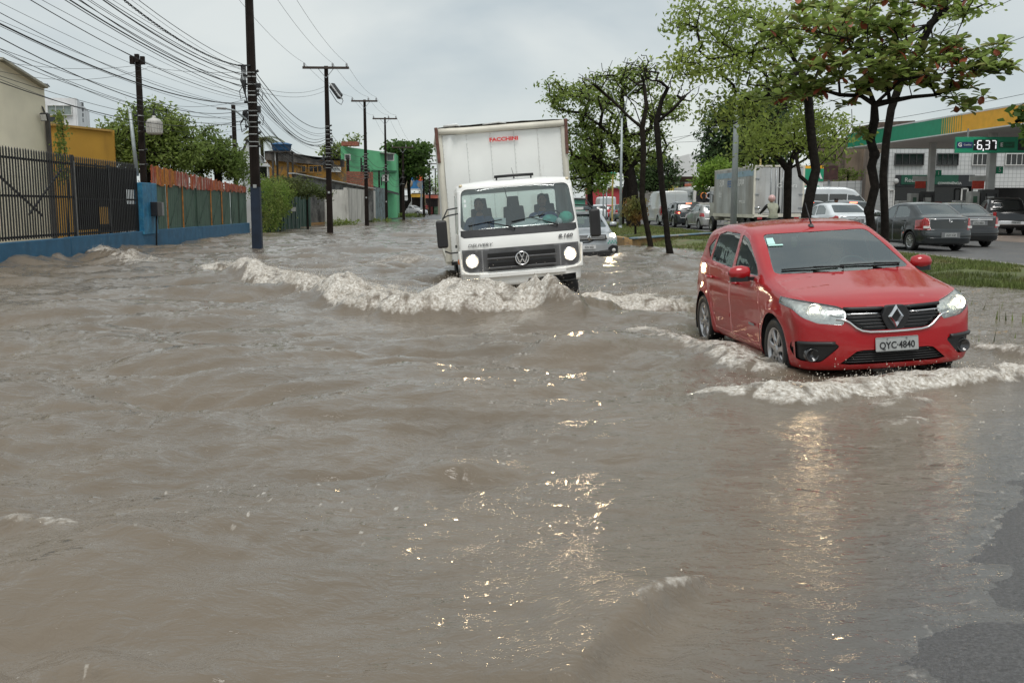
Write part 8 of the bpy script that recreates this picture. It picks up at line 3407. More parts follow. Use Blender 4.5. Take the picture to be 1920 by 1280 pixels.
def lamp_post(u, v_base, v_top, Y, label, r0, r1, arms):
 b = at(u, v_base, Y)
 b.z = .05
 t = at(u + 0, v_top, Y)
 r = empty('lamp_post', (b.x, Y, .05), label=label, cat='lamp post')
 h = t.z - .05
 m = MB()
 m.tube([(0, 0, -.1), (0, 0, h * .5), (0, 0, h)], [r0, (r0 + r1) / 2, r1], 10)
 m.build('mast', LAMP, r)
 m = MB()
 m.lathe([(r0 * 2.2, 0), (r0 * 2.2, .03), (r0 * 1.2, .05), (r0 * 1.1, .3)], 12)
 m.build('foot', LAMP, r)
 for (dx, dz) in arms:
  m = MB()
  m.tube([(0, 0, h - .15), (dx * .35, 0, h + dz * .7), (dx, 0, h + dz)], [r1 * .7, r1 * .6, r1 * .5], 8)
  a = m.build('arm', LAMP, r)
  m = MB()
  m.beam((dx, 0, h + dz), (dx * 1.3, 0, h + dz * 1.03), .2, .09)
  m.build('lamp_head', pm('grey lamp head'), a, bevel=.02)
 return r


lamp_post(1163, 428, 222, 62, 'tall grey lamp post with twin arms left of the thin trunks', .10, .06, ((-1.9, 2.3), (1.0, 2.0)))
lamp_post(1374, 455, 70, 30, 'tall pale lamp post rising behind the roof of the red hatchback', .105, .07, ((-.5, .9), (.3, .8)))
c = at(1149, 322, 80)
ss_ = empty('street_sign', (c.x, 80, .1), label='green street name sign on a striped post by the big trunk', cat='sign')
m = MB()
m.beam((0, 0, 0), (0, 0, c.z - .1), .12, .12)
m.build('post', pm('yellow post', (.4, .32, .1), .6, var=.3), ss_)
m = MB()
m.box((0, -.08, c.z - .1), (.62, .04, .3))
m.build('plate', pm('green sign plate', (.03, .33, .2), .5), ss_, bevel=.01)
text('sign_word', 'RUA', .16, M_WHITEINK, ss_, (0, -.105, c.z - .1))
for u, v0, v1, Y, lab in ((1131, 352, 392, 95, 'thin pole with white meter, left one beyond the grass'), (1137, 345, 392, 97, 'thin pole with white meter, right one beyond the grass'), (1425, 262, 330, 62, 'striped yellow post above the cargo truck')):
 a, b = at(u, v1, Y), at(u, v0, Y)
 p_ = empty('thin_post', (a.x, Y, 0), label=lab, cat='post')
 m = MB()
 m.tube([(0, 0, 0), (0, 0, b.z)], .06, 6)
 m.build('tube', LAMP if Y > 70 else pm('yellow post'), p_)
 m = MB()
 m.box((0, -.1, b.z * .86), (.2, .12, .4))
 m.build('box', WFR, p_)
c = at(1238, 372, 88)
ts = empty('traffic_light', (at(1238, 400, 78).x, 78, .1), label='red signal with dark hood beside the panel van', cat='traffic light')
m = MB()
m.tube([(0, 0, 0), (0, 0, 2.4)], .05, 6)
m.build('post', M_BLACK, ts)
m = MB()
m.box((0, -.05, 2.2), (.34, .25, .9))
m.build('head', M_BLACK, ts, bevel=.03)
m = MB()
m.lathe([(.001, -.03), (.12, -.02), (.13, 0)], 14, (0, -.19, 2.0), 'y')
m.build('red_lens', pm('red signal', (.5, .03, .03), .4, emit=(1, .1, .08), es=1.2), ts)
# wires crossing the right-hand sky
for i, (p, q, lab) in enumerate((((at(1100, 315, 75)), at(1960, -30, 40), 'upper thin wire rising across the right sky'), (at(1240, 262, 80), at(1960, 55, 42), 'middle thin wire rising across the right sky'), (at(1230, 268, 82), at(1960, 168, 52), 'lower thin wire above the station canopy'), (at(1030, 300, 95), at(1400, 105, 60), 'thin wire crossing behind the bare trees'))):
 cable(p, q, .6, .013, lab, 'thin wires across the right-hand sky')
# ------------------------------------------------------------------ trees and shrubs
BARK = pm('wet dark bark', (.017, .014, .012), .85, var=.4, vs=9, col2=(.07, .068, .06), lo=.68, hi=.73, s2=9, bump=.8, bs=22, spec=.12)
BARK2 = pm('wet brown bark', (.02, .016, .012), .85, var=.4, vs=7, bump=.8, bs=20, spec=.12)


def leaf_mat(name, col, col2, tr=.66, s2=.6):
 return pm(name, col, .5, var=.2, vs=1.2, col2=col2, lo=.42, hi=.62, s2=s2, island=.32, trans=tr, spec=.35)


class Skel:
 def __init__(s, trunk, r0, seed=0):
  s.p, s.par, s.fix = [], [], []
  s.rg = random.Random(seed)
  s.r0 = r0
  for i, q in enumerate(trunk):
   s.p.append(Vector(q))
   s.par.append(i - 1)

 def limb(s, start, pts):
  """add a drawn limb starting from the node nearest to start"""
  st = Vector(start)
  i = min(range(len(s.p)), key=lambda k: (s.p[k] - st).length)
  for q in pts:
   s.p.append(Vector(q))
   s.par.append(i)
   i = len(s.p) - 1

 def reach(s, t, step=.4, wob=.18, droop=0.0, minz=None):
  P = np.array([tuple(v) for v in s.p])
  d = P - np.array(tuple(t))
  dist = np.sqrt((d ** 2).sum(1)) + np.maximum(d[:, 2], 0) * 1.2
  if minz is not None:
   dist = dist + (P[:, 2] < minz) * 100
  i = int(np.argmin(dist))
  a = s.p[i]
  L = (t - a).length
  n = max(1, int(L / step))
  j = i
  for k in range(1, n + 1):
   f = k / n
   q = a.lerp(t, f)
   if k < n:
    q = q + Vector((s.rg.gauss(0, wob), s.rg.gauss(0, wob), s.rg.gauss(0, wob * .7))) * step + Vector((0, 0, math.sin(math.pi * f) * droop * L))
   s.p.append(q)
   s.par.append(j)
   j = len(s.p) - 1
  return j

 def mesh(s, tip=.01, expo=.45, sides=6):
  n = len(s.p)
  w = [0.0] * n
  kids = [[] for _ in range(n)]
  for i in range(n):
   if s.par[i] >= 0:
    kids[s.par[i]].append(i)
  for i in range(n - 1, -1, -1):
   w[i] = max(1.0, sum(w[k] for k in kids[i])) + (.05 if kids[i] else 0)
  w0 = w[0]
  rad = [max(tip, s.r0 * (x / w0) ** expo) for x in w]
  m = MB()
  # root flare
  rad[0] *= 1.25
  done = set()
  stack = [0]
  while stack:
   i = stack.pop()
   ch, rr = [], []
   if s.par[i] >= 0:
    ch.append(s.p[s.par[i]])
    rr.append(min(rad[s.par[i]] * .8, rad[i] * 1.15))
   j = i
   while True:
    ch.append(s.p[j])
    rr.append(rad[j])
    if not kids[j]:
     break
    ks = sorted(kids[j], key=lambda k: -w[k])
    stack.extend(ks[1:])
    j = ks[0]
   if len(ch) > 1:
    m.tube(ch, rr, sides if rr[0] > .03 else 4, caps=False)
  return m


def kites(C, D, Nn, ln, wd, fold=.15):
 """leaf blades: base at C, axis D, normal Nn"""
 k = len(C)
 Sd = np.cross(D, Nn)
 Sd /= np.linalg.norm(Sd, axis=1, keepdims=True) + 1e-9
 b = C
 t = C + D * ln[:, None]
 mid = C + D * (ln * .55)[:, None]
 l_ = mid + Sd * wd[:, None] + Nn * (wd * fold)[:, None]
 r_ = mid - Sd * wd[:, None] + Nn * (wd * fold)[:, None]
 V = np.stack([b, l_, t, r_], 1).reshape(-1, 3)
 F = np.arange(4 * k).reshape(-1, 4)
 return V, F


def rand_dirs(k, up, rg, spread=1.0):
 D = rg.normal(size=(k, 3))
 D[:, 2] = D[:, 2] * spread + up
 D /= np.linalg.norm(D, axis=1, keepdims=True) + 1e-9
 return D


def foliage(centers, per, rc, ln, wd, rg, droop=-.2, flat=.6, nup=.8):
 """clumps of leaf blades about the twig ends"""
 C = np.repeat(np.array([tuple(c) for c in centers]), per, 0)
 k = len(C)
 off = rg.normal(size=(k, 3)) * rc
 off[:, 2] *= flat
 C = C + off
 D = rand_dirs(k, droop, rg, .7)
 N = rand_dirs(k, nup, rg, .6)
 N = N - D * (N * D).sum(1, keepdims=True)
 N /= np.linalg.norm(N, axis=1, keepdims=True) + 1e-9
 s = rg.uniform(.65, 1.25, k)
 return kites(C, D, N, ln * s, wd * s)


def blob_points(lobes, rg, shell=.45):
 out = []
 for (c, r, n) in lobes:
  for _ in range(n):
   v = Vector((rg.normal(), rg.normal(), rg.normal())).normalized() * (shell + (1 - shell) * rg.random() ** .6)
   out.append(Vector((c[0] + v.x * r[0], c[1] + v.y * r[1], c[2] + v.z * r[2])))
 return out


def px_lobe(u, v, ru, rv, Y, n, dy=0.0, ry=None):
 """crown lobe given by its sighted outline at depth Y"""
 c = at(u, v, Y + dy)
 k = (Y + dy) / FPX
 return (tuple(c), (ru * k, (ry if ry is not None else ru * k), rv * k), n)


def tree(name, label, trunk, r0, lobes, leaf, per, rc, ln, wd, seed=1, limbs=(), bark=None, step=.45, wob=.2, droop=-.2, tip=.010, expo=.45, group=None, bare=0.0, flat=.6, cat='tree', shell=.45, bend=0.0, leaf_keep=1.0):
 rg = np.random.default_rng(seed)
 sk = Skel(trunk, r0, seed)
 for st_, pts in limbs:
  sk.limb(st_, pts)
 pts = blob_points(lobes, rg, shell)
 base = Vector(trunk[-1])
 pts.sort(key=lambda p: (p - base).length)
 minz = trunk[max(0, len(trunk) - 2)][2]
 for p in pts:
  sk.reach(p, step, wob, bend, minz)
 r = empty(name, (trunk[0][0], trunk[0][1], trunk[0][2]), label=label, cat=cat, group=group)
 o = sk.mesh(tip, expo).build('trunk', bark or BARK)
 o.parent = r
 o.matrix_parent_inverse = r.matrix_basis.inverted()
 ends = [p for p in pts if rg.random() >= bare]
 if ends and per:
  V, F = foliage(ends, per, rc, ln, wd, rg, droop, flat)
  c = link('crown', np_mesh('crown', V, F, leaf), r)
  c.matrix_parent_inverse = r.matrix_basis.inverted()
 return r, sk, pts


L_LIGHT = leaf_mat('light green leaves', (0.34, 0.41, 0.10), (0.25, 0.33, 0.075))
L_MID = leaf_mat('mid green leaves', (0.25, 0.31, 0.08), (0.17, 0.23, 0.055))
L_DARK = leaf_mat('dark glossy leaves', (0.048, 0.086, 0.03), (0.076, 0.124, 0.041), .3)
L_LIME = leaf_mat('lime leaves', (0.276, 0.4, 0.076), (0.193, 0.317, 0.062))
L_FEATH = leaf_mat('feathery leaves', (0.27, 0.34, 0.09), (0.18, 0.25, 0.065))
L_PALM = leaf_mat('palm leaves', (0.097, 0.124, 0.041), (0.138, 0.138, 0.055))


def trunk_px(pts, Y, base_z=0.0):
 out = [at(u, v, Y + (d[0] if d else 0)) for u, v, *d in pts]
 return out


# ---- the almond tree: tiers of rosettes of big leaves
def almond():
 Y = 20.0
 tr = [Vector((at(1637, 480, Y).x, Y, .0))] + trunk_px([(1634, 430), (1630, 395), (1641, 350), (1634, 312), (1640, 290), (1632, 262), (1640, 225), (1640, 196)], Y)
 rg = np.random.default_rng(21)
 sk = Skel(tr, .088, 21)
 sk.limb(tr[-1], trunk_px([(1615, 180), (1575, 178), (1540, 168), (1500, 172, -.3), (1455, 180, -.6)], Y))
 sk.limb(tr[-1], trunk_px([(1668, 190), (1710, 182), (1755, 178, .2), (1795, 186, .4)], Y))
 sk.limb(tr[-1], trunk_px([(1628, 165), (1632, 110), (1626, 60), (1632, 10), (1640, -40)], Y))
 sk.limb(at(1632, 110, Y), trunk_px([(1660, 90), (1700, 75, .3), (1760, 70, .5), (1830, 120, .5)], Y))
 sk.limb(at(1632, 110, Y), trunk_px([(1590, 72), (1540, 62, -.4), (1480, 52, -.8), (1425, 60, -1.0)], Y))
 sk.limb(at(1640, 196, Y), trunk_px([(1690, 150, -.5), (1750, 140, -.8), (1830, 130, -.8), (1900, 140, -.6)], Y))
 lobes = [px_lobe(1640, 128, 215, 30, Y, 74), px_lobe(1560, 62, 175, 30, Y, 58), px_lobe(1765, 105, 125, 28, Y, 46), px_lobe(1470, 172, 75, 22, Y, 22), px_lobe(1800, 182, 42, 26, Y, 13),
    px_lobe(1660, 15, 190, 34, Y, 60), px_lobe(1870, 128, 48, 12, Y, 9), px_lobe(1560, 170, 60, 20, Y, 14), px_lobe(1700, 150, 100, 18, Y, 18), px_lobe(1590, 188, 14, 12, Y, 2), px_lobe(1621, 252, 9, 10, Y, 2, -.2, .1)]
 lobes = [(c, (r[0], min(1.9, r[1]), r[2]), n) for c, r, n in lobes]
 pts = blob_points(lobes, rg, .3)
 pts.sort(key=lambda p: (p - tr[-1]).length)
 for p in pts:
  sk.reach(p, .3, .22, 0.0, tr[-2].z)
 r = empty('almond_tree', tr[0], label='tropical almond tree with big green and rusty red leaves over the red hatchback', cat='tree')
 o = sk.mesh(.008, .52).build('trunk', BARK)
 o.parent = r
 o.matrix_parent_inverse = r.matrix_basis.inverted()
 for zz in (.9, 1.55, 2.6):     # swollen knots
  k = min(range(len(tr)), key=lambda i: abs(tr[i].z - zz))
  m = MB()
  m.ball(tr[k], .115, 9, 7, sc=(.95, .9, 1.1))
  inv_build(m, 'knot', BARK, r)
 LG = pm('almond leaf', (.25, .33, .09), .42, var=.2, vs=4, obj_rand=.4, trans=.58, spec=.45)
 LR = pm('rusty almond leaf', (.30, .075, .04), .45, var=.3, vs=5, obj_rand=.35, trans=.25)
 LO = pm('olive almond leaf', (.25, .26, .085), .45, var=.2, vs=4, obj_rand=.3, trans=.3)

 def leaf_data(bend):
  V = [(0, 0, 0)]
  prof = [(.2, .018), (.45, .045), (.7, .062), (.88, .052), (1.0, .012)]
  V, F = [(0, 0, 0)], []
  for t, w in prof:
   z = -bend * t * t
   V += [(-w, t * .235, z + w * .25), (0, t * .235, z), (w, t * .235, z + w * .25)]
  F += [(0, 1, 2), (0, 2, 3)]
  for i in range(len(prof) - 1):
   a = 1 + i * 3
   F += [(a, a + 3, a + 4, a + 1), (a + 1, a + 4, a + 5, a + 2)]
  return V, F
 metas = []
 for bd in (.02, .05, .09):
  V, F = leaf_data(bd)
  for mm in (LG, LG, LG, LO, LR):
   me = bpy.data.meshes.new('leaf')
   me.from_pydata(V, [], F)
   me.materials.append(mm)
   for pl_ in me.polygons:
    pl_.use_smooth = True
   metas.append(me)
 leaves = []
 for p in pts:
  n = rg.integers(9, 14)
  a0 = rg.uniform(0, 6.28)
  for k in range(n):
   a = a0 + k * 2.4 + rg.normal() * .15
   tilt = rg.uniform(-.15, .85)
   q = p + Vector((rg.normal() * .03, rg.normal() * .03, rg.normal() * .02))
   # hanging leaves are the older, rusty ones
   if tilt < .0 and rg.random() < .16 or rg.random() < .01:
    mi, tilt = 4, -.5
   else:
    mi = (0, 1, 2, 3)[rg.integers(0, 4)]
   M = Matrix.Translation(q) @ Matrix.Rotation(a, 4, 'Z') @ Matrix.Rotation(tilt, 4, 'X') @ Matrix.Rotation(rg.normal() * .3, 4, 'Y') @ Matrix.Scale(rg.uniform(.75, 1.2), 4)
   leaves.append((q.y, M, metas[rg.integers(0, 3) * 5 + mi]))
 leaves.sort(key=lambda t: t[0])
 inv = r.matrix_basis.inverted()
 for y, M, me in leaves[:300]:
  o = link('leaf', me, r)
  o.matrix_parent_inverse = inv
  o.matrix_basis = M
 by = {}
 for y, M, me in leaves[300:]:
  by.setdefault(me.materials[0].name, []).append((M, me))
 # the rest of the crown, one mesh
 V, F, MI, mats = [], [], [], [LG, LO, LR]
 mbk = MB()
 for nm, lst in by.items():
  k = [m_.name for m_ in mats].index(nm)
  for M, me in lst:
   mbk.add([M @ v.co for v in me.vertices], [tuple(pl_.vertices) for pl_ in me.polygons], k, True)
 me = bpy.data.meshes.new('crown')
 me.from_pydata(mbk.v, [], mbk.f)
 isl = [pm('almond leaf mass', (.25, .33, .09), .42, var=.15, vs=4, island=.4, trans=.58, spec=.45), pm('olive leaf mass', (.25, .26, .085), .45, var=.15, vs=4, island=.3, trans=.3), pm('rusty leaf mass', (.30, .075, .04), .45, var=.2, vs=4, island=.35, trans=.25)]
 for m_ in isl:
  me.materials.append(m_)
 me.polygons.foreach_set('material_index', mbk.m)
 me.polygons.foreach_set('use_smooth', mbk.sm)
 me.update()
 o = link('crown', me, r)
 o.matrix_parent_inverse = inv
 o['kind'] = 'stuff'


almond()

# second trunk by the almond, thin pale crown high up
Y = 23.0
tr = [Vector((at(1662, 480, Y).x, Y, 0))] + trunk_px([(1659, 400), (1656, 330), (1662, 262), (1671, 205), (1690, 150), (1722, 95), (1745, 45), (1768, -10)], Y)
tree('slender_tree', 'slender trunk right beside the almond tree with sparse pale leaves above', tr, .088, [px_lobe(1790, 12, 70, 22, Y, 30), px_lobe(1730, -40, 90, 40, Y, 30), px_lobe(1690, 80, 60, 30, Y, 12)], L_LIGHT, 9, .16, .13, .035, 5, step=.35, droop=-.5)
# forked tree behind the red car
Y = 27.0
tr = [Vector((at(1502, 480, Y).x, Y, .1))] + trunk_px([(1508, 430), (1514, 390), (1522, 350), (1530, 318)], Y)
limbs = [(tr[-1], trunk_px([(1524, 280), (1519, 230), (1515, 180), (1500, 130, -.5), (1470, 80, -.8), (1420, 55, -1.2), (1340, 30, -1.6)], Y)),
   (tr[-1], trunk_px([(1552, 296), (1582, 268, .5), (1598, 235, .8), (1597, 205, 1.0)], Y)),
   (tr[3], trunk_px([(1500, 330), (1492, 290, .3), (1460, 245, .6), (1420, 205, .2), (1360, 235, -.3)], Y)),
   (at(1515, 180, Y), trunk_px([(1540, 120, .5), (1570, 60, .8), (1590, 10, 1.0)], Y)),
   (at(1470, 80, Y - .8), trunk_px([(1400, 100, -1.4), (1330, 112, -1.8), (1270, 130, -2.0)], Y)),
   (at(1500, 130, Y - .5), trunk_px([(1440, 175, -1), (1380, 205, -1.4)], Y))]
lob = [px_lobe(1335, 30, 85, 40, Y, 66, -1.5), px_lobe(1325, 112, 78, 34, Y, 58, -1.8), px_lobe(1420, 60, 85, 55, Y, 66, -1), px_lobe(1370, 205, 66, 30, Y, 46, -1.2), px_lobe(1500, 60, 95, 65, Y, 66), px_lobe(1590, 40, 60, 50, Y, 30, 1),
  px_lobe(1540, 240, 60, 45, Y, 46, .8), px_lobe(1450, 255, 60, 40, Y, 40, .6), px_lobe(1420, 140, 60, 40, Y, 30, -1)]
tree('forked_tree', 'dark forked tree with light green drooping leaves behind the red hatchback', tr, .135, [(c, (r[0], min(2.0, r[1]), r[2]), n) for c, r, n in lob], L_LIGHT, 17, .21, .145, .034, 7, limbs, step=.4, droop=-.7, expo=.55)
Y = 30.5
tr = [Vector((at(1474, 480, Y).x, Y, .1))] + trunk_px([(1476, 400), (1477, 350), (1478, 318)], Y)
limbs = [(tr[-1], trunk_px([(1455, 290), (1425, 262, .4), (1395, 240, .6)], Y)), (tr[-1], trunk_px([(1492, 280), (1510, 245, .5), (1500, 200, .6)], Y)), (tr[-1], trunk_px([(1478, 260), (1474, 200, 0)], Y))]
lob = [px_lobe(1470, 235, 75, 45, Y, 60), px_lobe(1420, 275, 50, 28, Y, 36), px_lobe(1540, 270, 50, 40, Y, 40), px_lobe(1480, 170, 60, 35, Y, 36)]
tree('shade_tree', 'straight dark trunk with dense mid green crown beside the motorcyclist', tr, .12, [(c, (r[0], min(1.8, r[1]), r[2]), n) for c, r, n in lob], L_MID, 20, .24, .15, .036, 9, limbs, step=.4, droop=-.5, expo=.55)

# two thin leaning trunks at the water's edge, nearly bare
Y = 36.3
tr = [Vector((at(1221, 466, Y).x, Y, -.1))] + trunk_px([(1219, 455), (1210, 410), (1204, 370), (1205, 330), (1207, 280), (1204, 240)], Y)
limbs = [(tr[-1], trunk_px([(1180, 220), (1150, 190, .3), (1115, 160, .5), (1085, 138, .6)], Y)), (tr[-1], trunk_px([(1190, 200), (1160, 160, -.3), (1140, 130, -.4)], Y)), (tr[-1], trunk_px([(1212, 200), (1208, 160), (1214, 120)], Y))]
tree('thin_tree', 'left of two thin dark trunks at the water edge, nearly leafless', tr, .10, [px_lobe(1120, 150, 45, 22, Y, 26), px_lobe(1170, 130, 50, 26, Y, 30), px_lobe(1210, 135, 35, 28, Y, 20)], L_LIGHT, 4, .14, .12, .035, 11, limbs, bark=BARK2, step=.35, bare=.72, tip=.008, expo=.62, group='two thin trunks at the water edge')
Y = 33.2
tr = [Vector((at(1257, 476, Y).x, Y, -.1))] + trunk_px([(1252, 450), (1248, 410), (1242, 360), (1238, 310), (1233, 255), (1231, 230)], Y)
limbs = [(tr[-1], trunk_px([(1240, 190), (1252, 165), (1262, 138)], Y)), (tr[-1], trunk_px([(1215, 210), (1190, 190, .4), (1155, 170, .6)], Y)), (tr[-1], trunk_px([(1262, 205, -.3), (1285, 180, -.5), (1302, 165, -.6)], Y)), (tr[-1], trunk_px([(1222, 190), (1212, 150), (1205, 115)], Y))]
tree('thin_tree', 'right of two thin dark trunks, pale lichen spots, bare twigs above', tr, .10, [px_lobe(1255, 140, 40, 30, Y, 30), px_lobe(1205, 125, 40, 26, Y, 26), px_lobe(1290, 175, 26, 20, Y, 16)], L_LIGHT, 4, .14, .12, .035, 13, limbs, bark=BARK, step=.35, bare=.85, tip=.008, expo=.62, group='two thin trunks at the water edge')
# big spreading tree behind them
Y = 66.0
tr = [Vector((at(1188, 425, Y).x, Y, .1))] + trunk_px([(1187, 390), (1184, 350), (1178, 318)], Y)
limbs = [(tr[-1], trunk_px([(1165, 290), (1150, 262, -1), (1125, 235, -2), (1095, 215, -2)], Y)), (tr[-1], trunk_px([(1195, 300), (1205, 270, 1), (1225, 225, 1), (1240, 190, 1)], Y)), (tr[-1], trunk_px([(1175, 270), (1170, 220), (1165, 180)], Y))]
lob = [px_lobe(1075, 190, 52, 22, Y, 46, -2), px_lobe(1130, 165, 45, 24, Y, 46), px_lobe(1195, 150, 45, 26, Y, 46), px_lobe(1245, 205, 38, 26, Y, 46), px_lobe(1130, 215, 48, 26, Y, 46, -1), px_lobe(1095, 265, 42, 34, Y, 60, -1), px_lobe(1145, 285, 42, 34, Y, 50), px_lobe(1085, 325, 34, 34, Y, 46), px_lobe(1215, 270, 40, 38, Y, 50), px_lobe(1050, 165, 30, 14, Y, 14, -2)]
tree('spreading_tree', 'broad green feathery tree right of the truck behind the thin trunks', tr, .40, [(c, (r[0], min(2.6, r[1]), r[2]), n) for c, r, n in lob], L_FEATH, 22, .34, .28, .06, 15, limbs, step=.8, droop=-.5, tip=.02, shell=.72)
Y = 92.0
tr = [at(1108, 400, Y), at(1106, 360, Y), at(1104, 340, Y)]
tr[0].z = 0
tree('background_tree', 'olive tree filling the gap right of the truck mirror', tr, .25, [px_lobe(1100, 300, 34, 36, Y, 60), px_lobe(1128, 330, 28, 26, Y, 40)], L_LIME, 24, .4, .36, .09, 17, step=.9, tip=.02)
tr = [at(1244, 400, 100), at(1243, 365, 100), at(1242, 345, 100)]
tr[0].z = 0
tree('background_tree', 'dark tree crown between the white van and the white hall', tr, .3, [px_lobe(1240, 325, 32, 34, 100, 70), px_lobe(1205, 335, 26, 20, 100, 40)], L_DARK, 26, .5, .4, .10, 19, step=1.0, tip=.02)
tr = [at(1165, 413, 72), at(1168, 385, 72), at(1172, 355, 72), at(1176, 330, 72)]
tr[0].z = .1
tree('leaning_tree', 'dark leaning trunk between the far lamp post and the big tree', tr, .17, [px_lobe(1180, 305, 26, 22, 72, 26)], L_MID, 18, .3, .28, .07, 23, step=.8, tip=.02)
# mango, lime tree, sapling
Y = 74.0
tr = [at(1400, 410, Y), at(1400, 370, Y), at(1402, 330, Y)]
tr[0].z = .1
tree('mango_tree', 'dense dark mango tree above the cargo truck', tr, .5, [px_lobe(1380, 240, 60, 62, Y, 150), px_lobe(1425, 215, 55, 45, Y, 110), px_lobe(1350, 290, 34, 34, Y, 60), px_lobe(1440, 285, 40, 36, Y, 70)], L_DARK, 34, .42, .36, .075, 25, step=.9, droop=-.7, tip=.03, shell=.6)
Y = 68.0
tr = [at(1345, 410, Y), at(1345, 375, Y), at(1346, 350, Y)]
tr[0].z = .1
tree('lime_tree', 'small bright lime green tree in front of the mango', tr, .16, [px_lobe(1345, 322, 36, 26, Y, 80), px_lobe(1322, 338, 20, 16, Y, 30), px_lobe(1362, 345, 20, 18, Y, 30)], L_LIME, 26, .26, .24, .07, 27, step=.6, tip=.015)
Y = 50.0
tr = [at(1192, 428, Y), at(1191, 415, Y), at(1190, 400, Y)]
tr[0].z = .05
tree('sapling', 'young mango sapling with drooping reddish leaves on the median', tr, .05, [px_lobe(1190, 392, 17, 24, Y, 46)], leaf_mat('sapling leaves', (0.207, 0.221, 0.069), (0.276, 0.124, 0.055)), 14, .16, .26, .04, 29, step=.3, droop=-1.2, tip=.012, cat='shrub')
# right-hand screen edge branch
Y = 19.0
tr = [Vector((at(2010, 520, Y).x, Y, .0))] + trunk_px([(2005, 400), (2000, 300), (1985, 240)], Y)
tree('roadside_tree', 'leafy twigs hanging in at the right edge above the canopy', tr, .12, [px_lobe(1925, 235, 22, 40, Y, 10), px_lobe(1985, 200, 50, 50, Y, 30)], leaf_mat('broad leaves', (0.097, 0.166, 0.041), (0.069, 0.124, 0.028)), 9, .10, .17, .06, 31, step=.3, tip=.008)
# right background greenery behind the tiled wall
tr = [at(1590, 335, 88), at(1590, 330, 88), at(1590, 326, 88)]
tr[0].z = 0
tree('wall_shrub', 'green shrub showing over the low tiled wall', tr, .08, [px_lobe(1588, 328, 22, 12, 88, 30)], L_MID, 20, .25, .22, .06, 33, step=.5, cat='shrub')

# ---- left side greenery
Y = 52.0
tr = [at(290, 420, Y), at(288, 340, Y), at(284, 300, Y), at(282, 275, Y)]
tr[0].z = 0
tree('tamarind_tree', 'large feathery green tree behind the gate pole', tr, .35, [px_lobe(275, 240, 62, 44, Y, 130), px_lobe(220, 262, 40, 30, Y, 60), px_lobe(325, 262, 45, 44, Y, 90), px_lobe(245, 295, 50, 26, Y, 60), px_lobe(300, 300, 60, 24, Y, 60)], L_FEATH, 30, .30, .24, .05, 35, step=.7, droop=-.5, tip=.018)
Y = 58.0
tr = [at(410, 420, Y), at(410, 350, Y), at(408, 315, Y)]
tr[0].z = 0
tree('leafy_tree', 'lower green tree between the gate pole and the near pole', tr, .25, [px_lobe(405, 290, 50, 30, Y, 100), px_lobe(370, 300, 36, 26, Y, 60), px_lobe(392, 262, 22, 24, Y, 26), px_lobe(440, 310, 18, 24, Y, 46)], leaf_mat('fresh leaves', (0.20, 0.27, 0.07), (0.13, 0.19, 0.05)), 28, .28, .24, .05, 37, step=.7, droop=-.4, tip=.018)
# palm
pt = at(492, 320, 95)
pr = empty('palm_tree', (pt.x, 95, 0), label='palm crown showing right of the near dark pole', cat='tree')
hz = at(492, 258, 95).z
m = MB()
m.tube([(0, 0, 0), (.1, 0, hz * .5), (0, 0, hz)], [.22, .17, .15], 8)
m.build('trunk', BARK2, pr)
rg = np.random.default_rng(3)
for k in range(16):
 a = k * 2.4
 el = rg.uniform(-.2, 1.1)
 L = rg.uniform(2.0, 2.8)
 pts = [Vector((math.cos(a) * math.cos(el) * L * t, math.sin(a) * math.cos(el) * L * t, hz + math.sin(el) * L * t - 1.5 * t * t)) for t in np.linspace(0, 1, 9)]
 C, D, N = [], [], []
 for i in range(1, 9):
  d = (pts[i] - pts[i - 1]).normalized()
  for j in range(3):
   q = pts[i - 1].lerp(pts[i], j / 3)
   for sg in (-1, 1):
    s_ = d.cross(Vector((0, 0, 1))).normalized() * sg
    C.append(q)
    D.append((d * .5 + s_ * .8 + Vector((0, 0, -.45))).normalized())
    N.append(Vector((0, 0, 1)))
 C, D, N = (np.array([tuple(v) for v in q]) for q in (C, D, N))
 V, F = kites(C, D, N, np.full(len(C), .62), np.full(len(C), .035))
 link('frond', np_mesh('frond', V, F, L_PALM), pr)
# broad tree far down the street
Y = 126.0
tr = [at(748, 405, Y), at(749, 375, Y), at(752, 350, Y), at(756, 340, Y)]
tr[0].z = 0
limbs = [(tr[-1], trunk_px([(740, 320), (735, 300)], Y)), (tr[-1], trunk_px([(765, 320), (775, 300, .5)], Y)), (tr[-1], trunk_px([(757, 310), (758, 285)], Y)), (at(765, 405, Y), trunk_px([(768, 375), (766, 345), (770, 325)], Y))]
tree('broad_tree', 'broad layered tree beside the green house down the street', tr, .55, [px_lobe(758, 278, 38, 9, Y, 60), px_lobe(765, 296, 32, 12, Y, 60), px_lobe(780, 285, 20, 14, Y, 30), px_lobe(772, 318, 26, 14, Y, 50), px_lobe(745, 305, 18, 22, Y, 40), px_lobe(735, 330, 12, 16, Y, 18), px_lobe(792, 320, 10, 4, Y, 8), px_lobe(794, 277, 9, 4, Y, 8)], leaf_mat('broad far leaves', (0.117, 0.193, 0.048), (0.076, 0.138, 0.034)), 26, .48, .42, .16, 39, limbs, step=1.2, tip=.04, expo=.5)
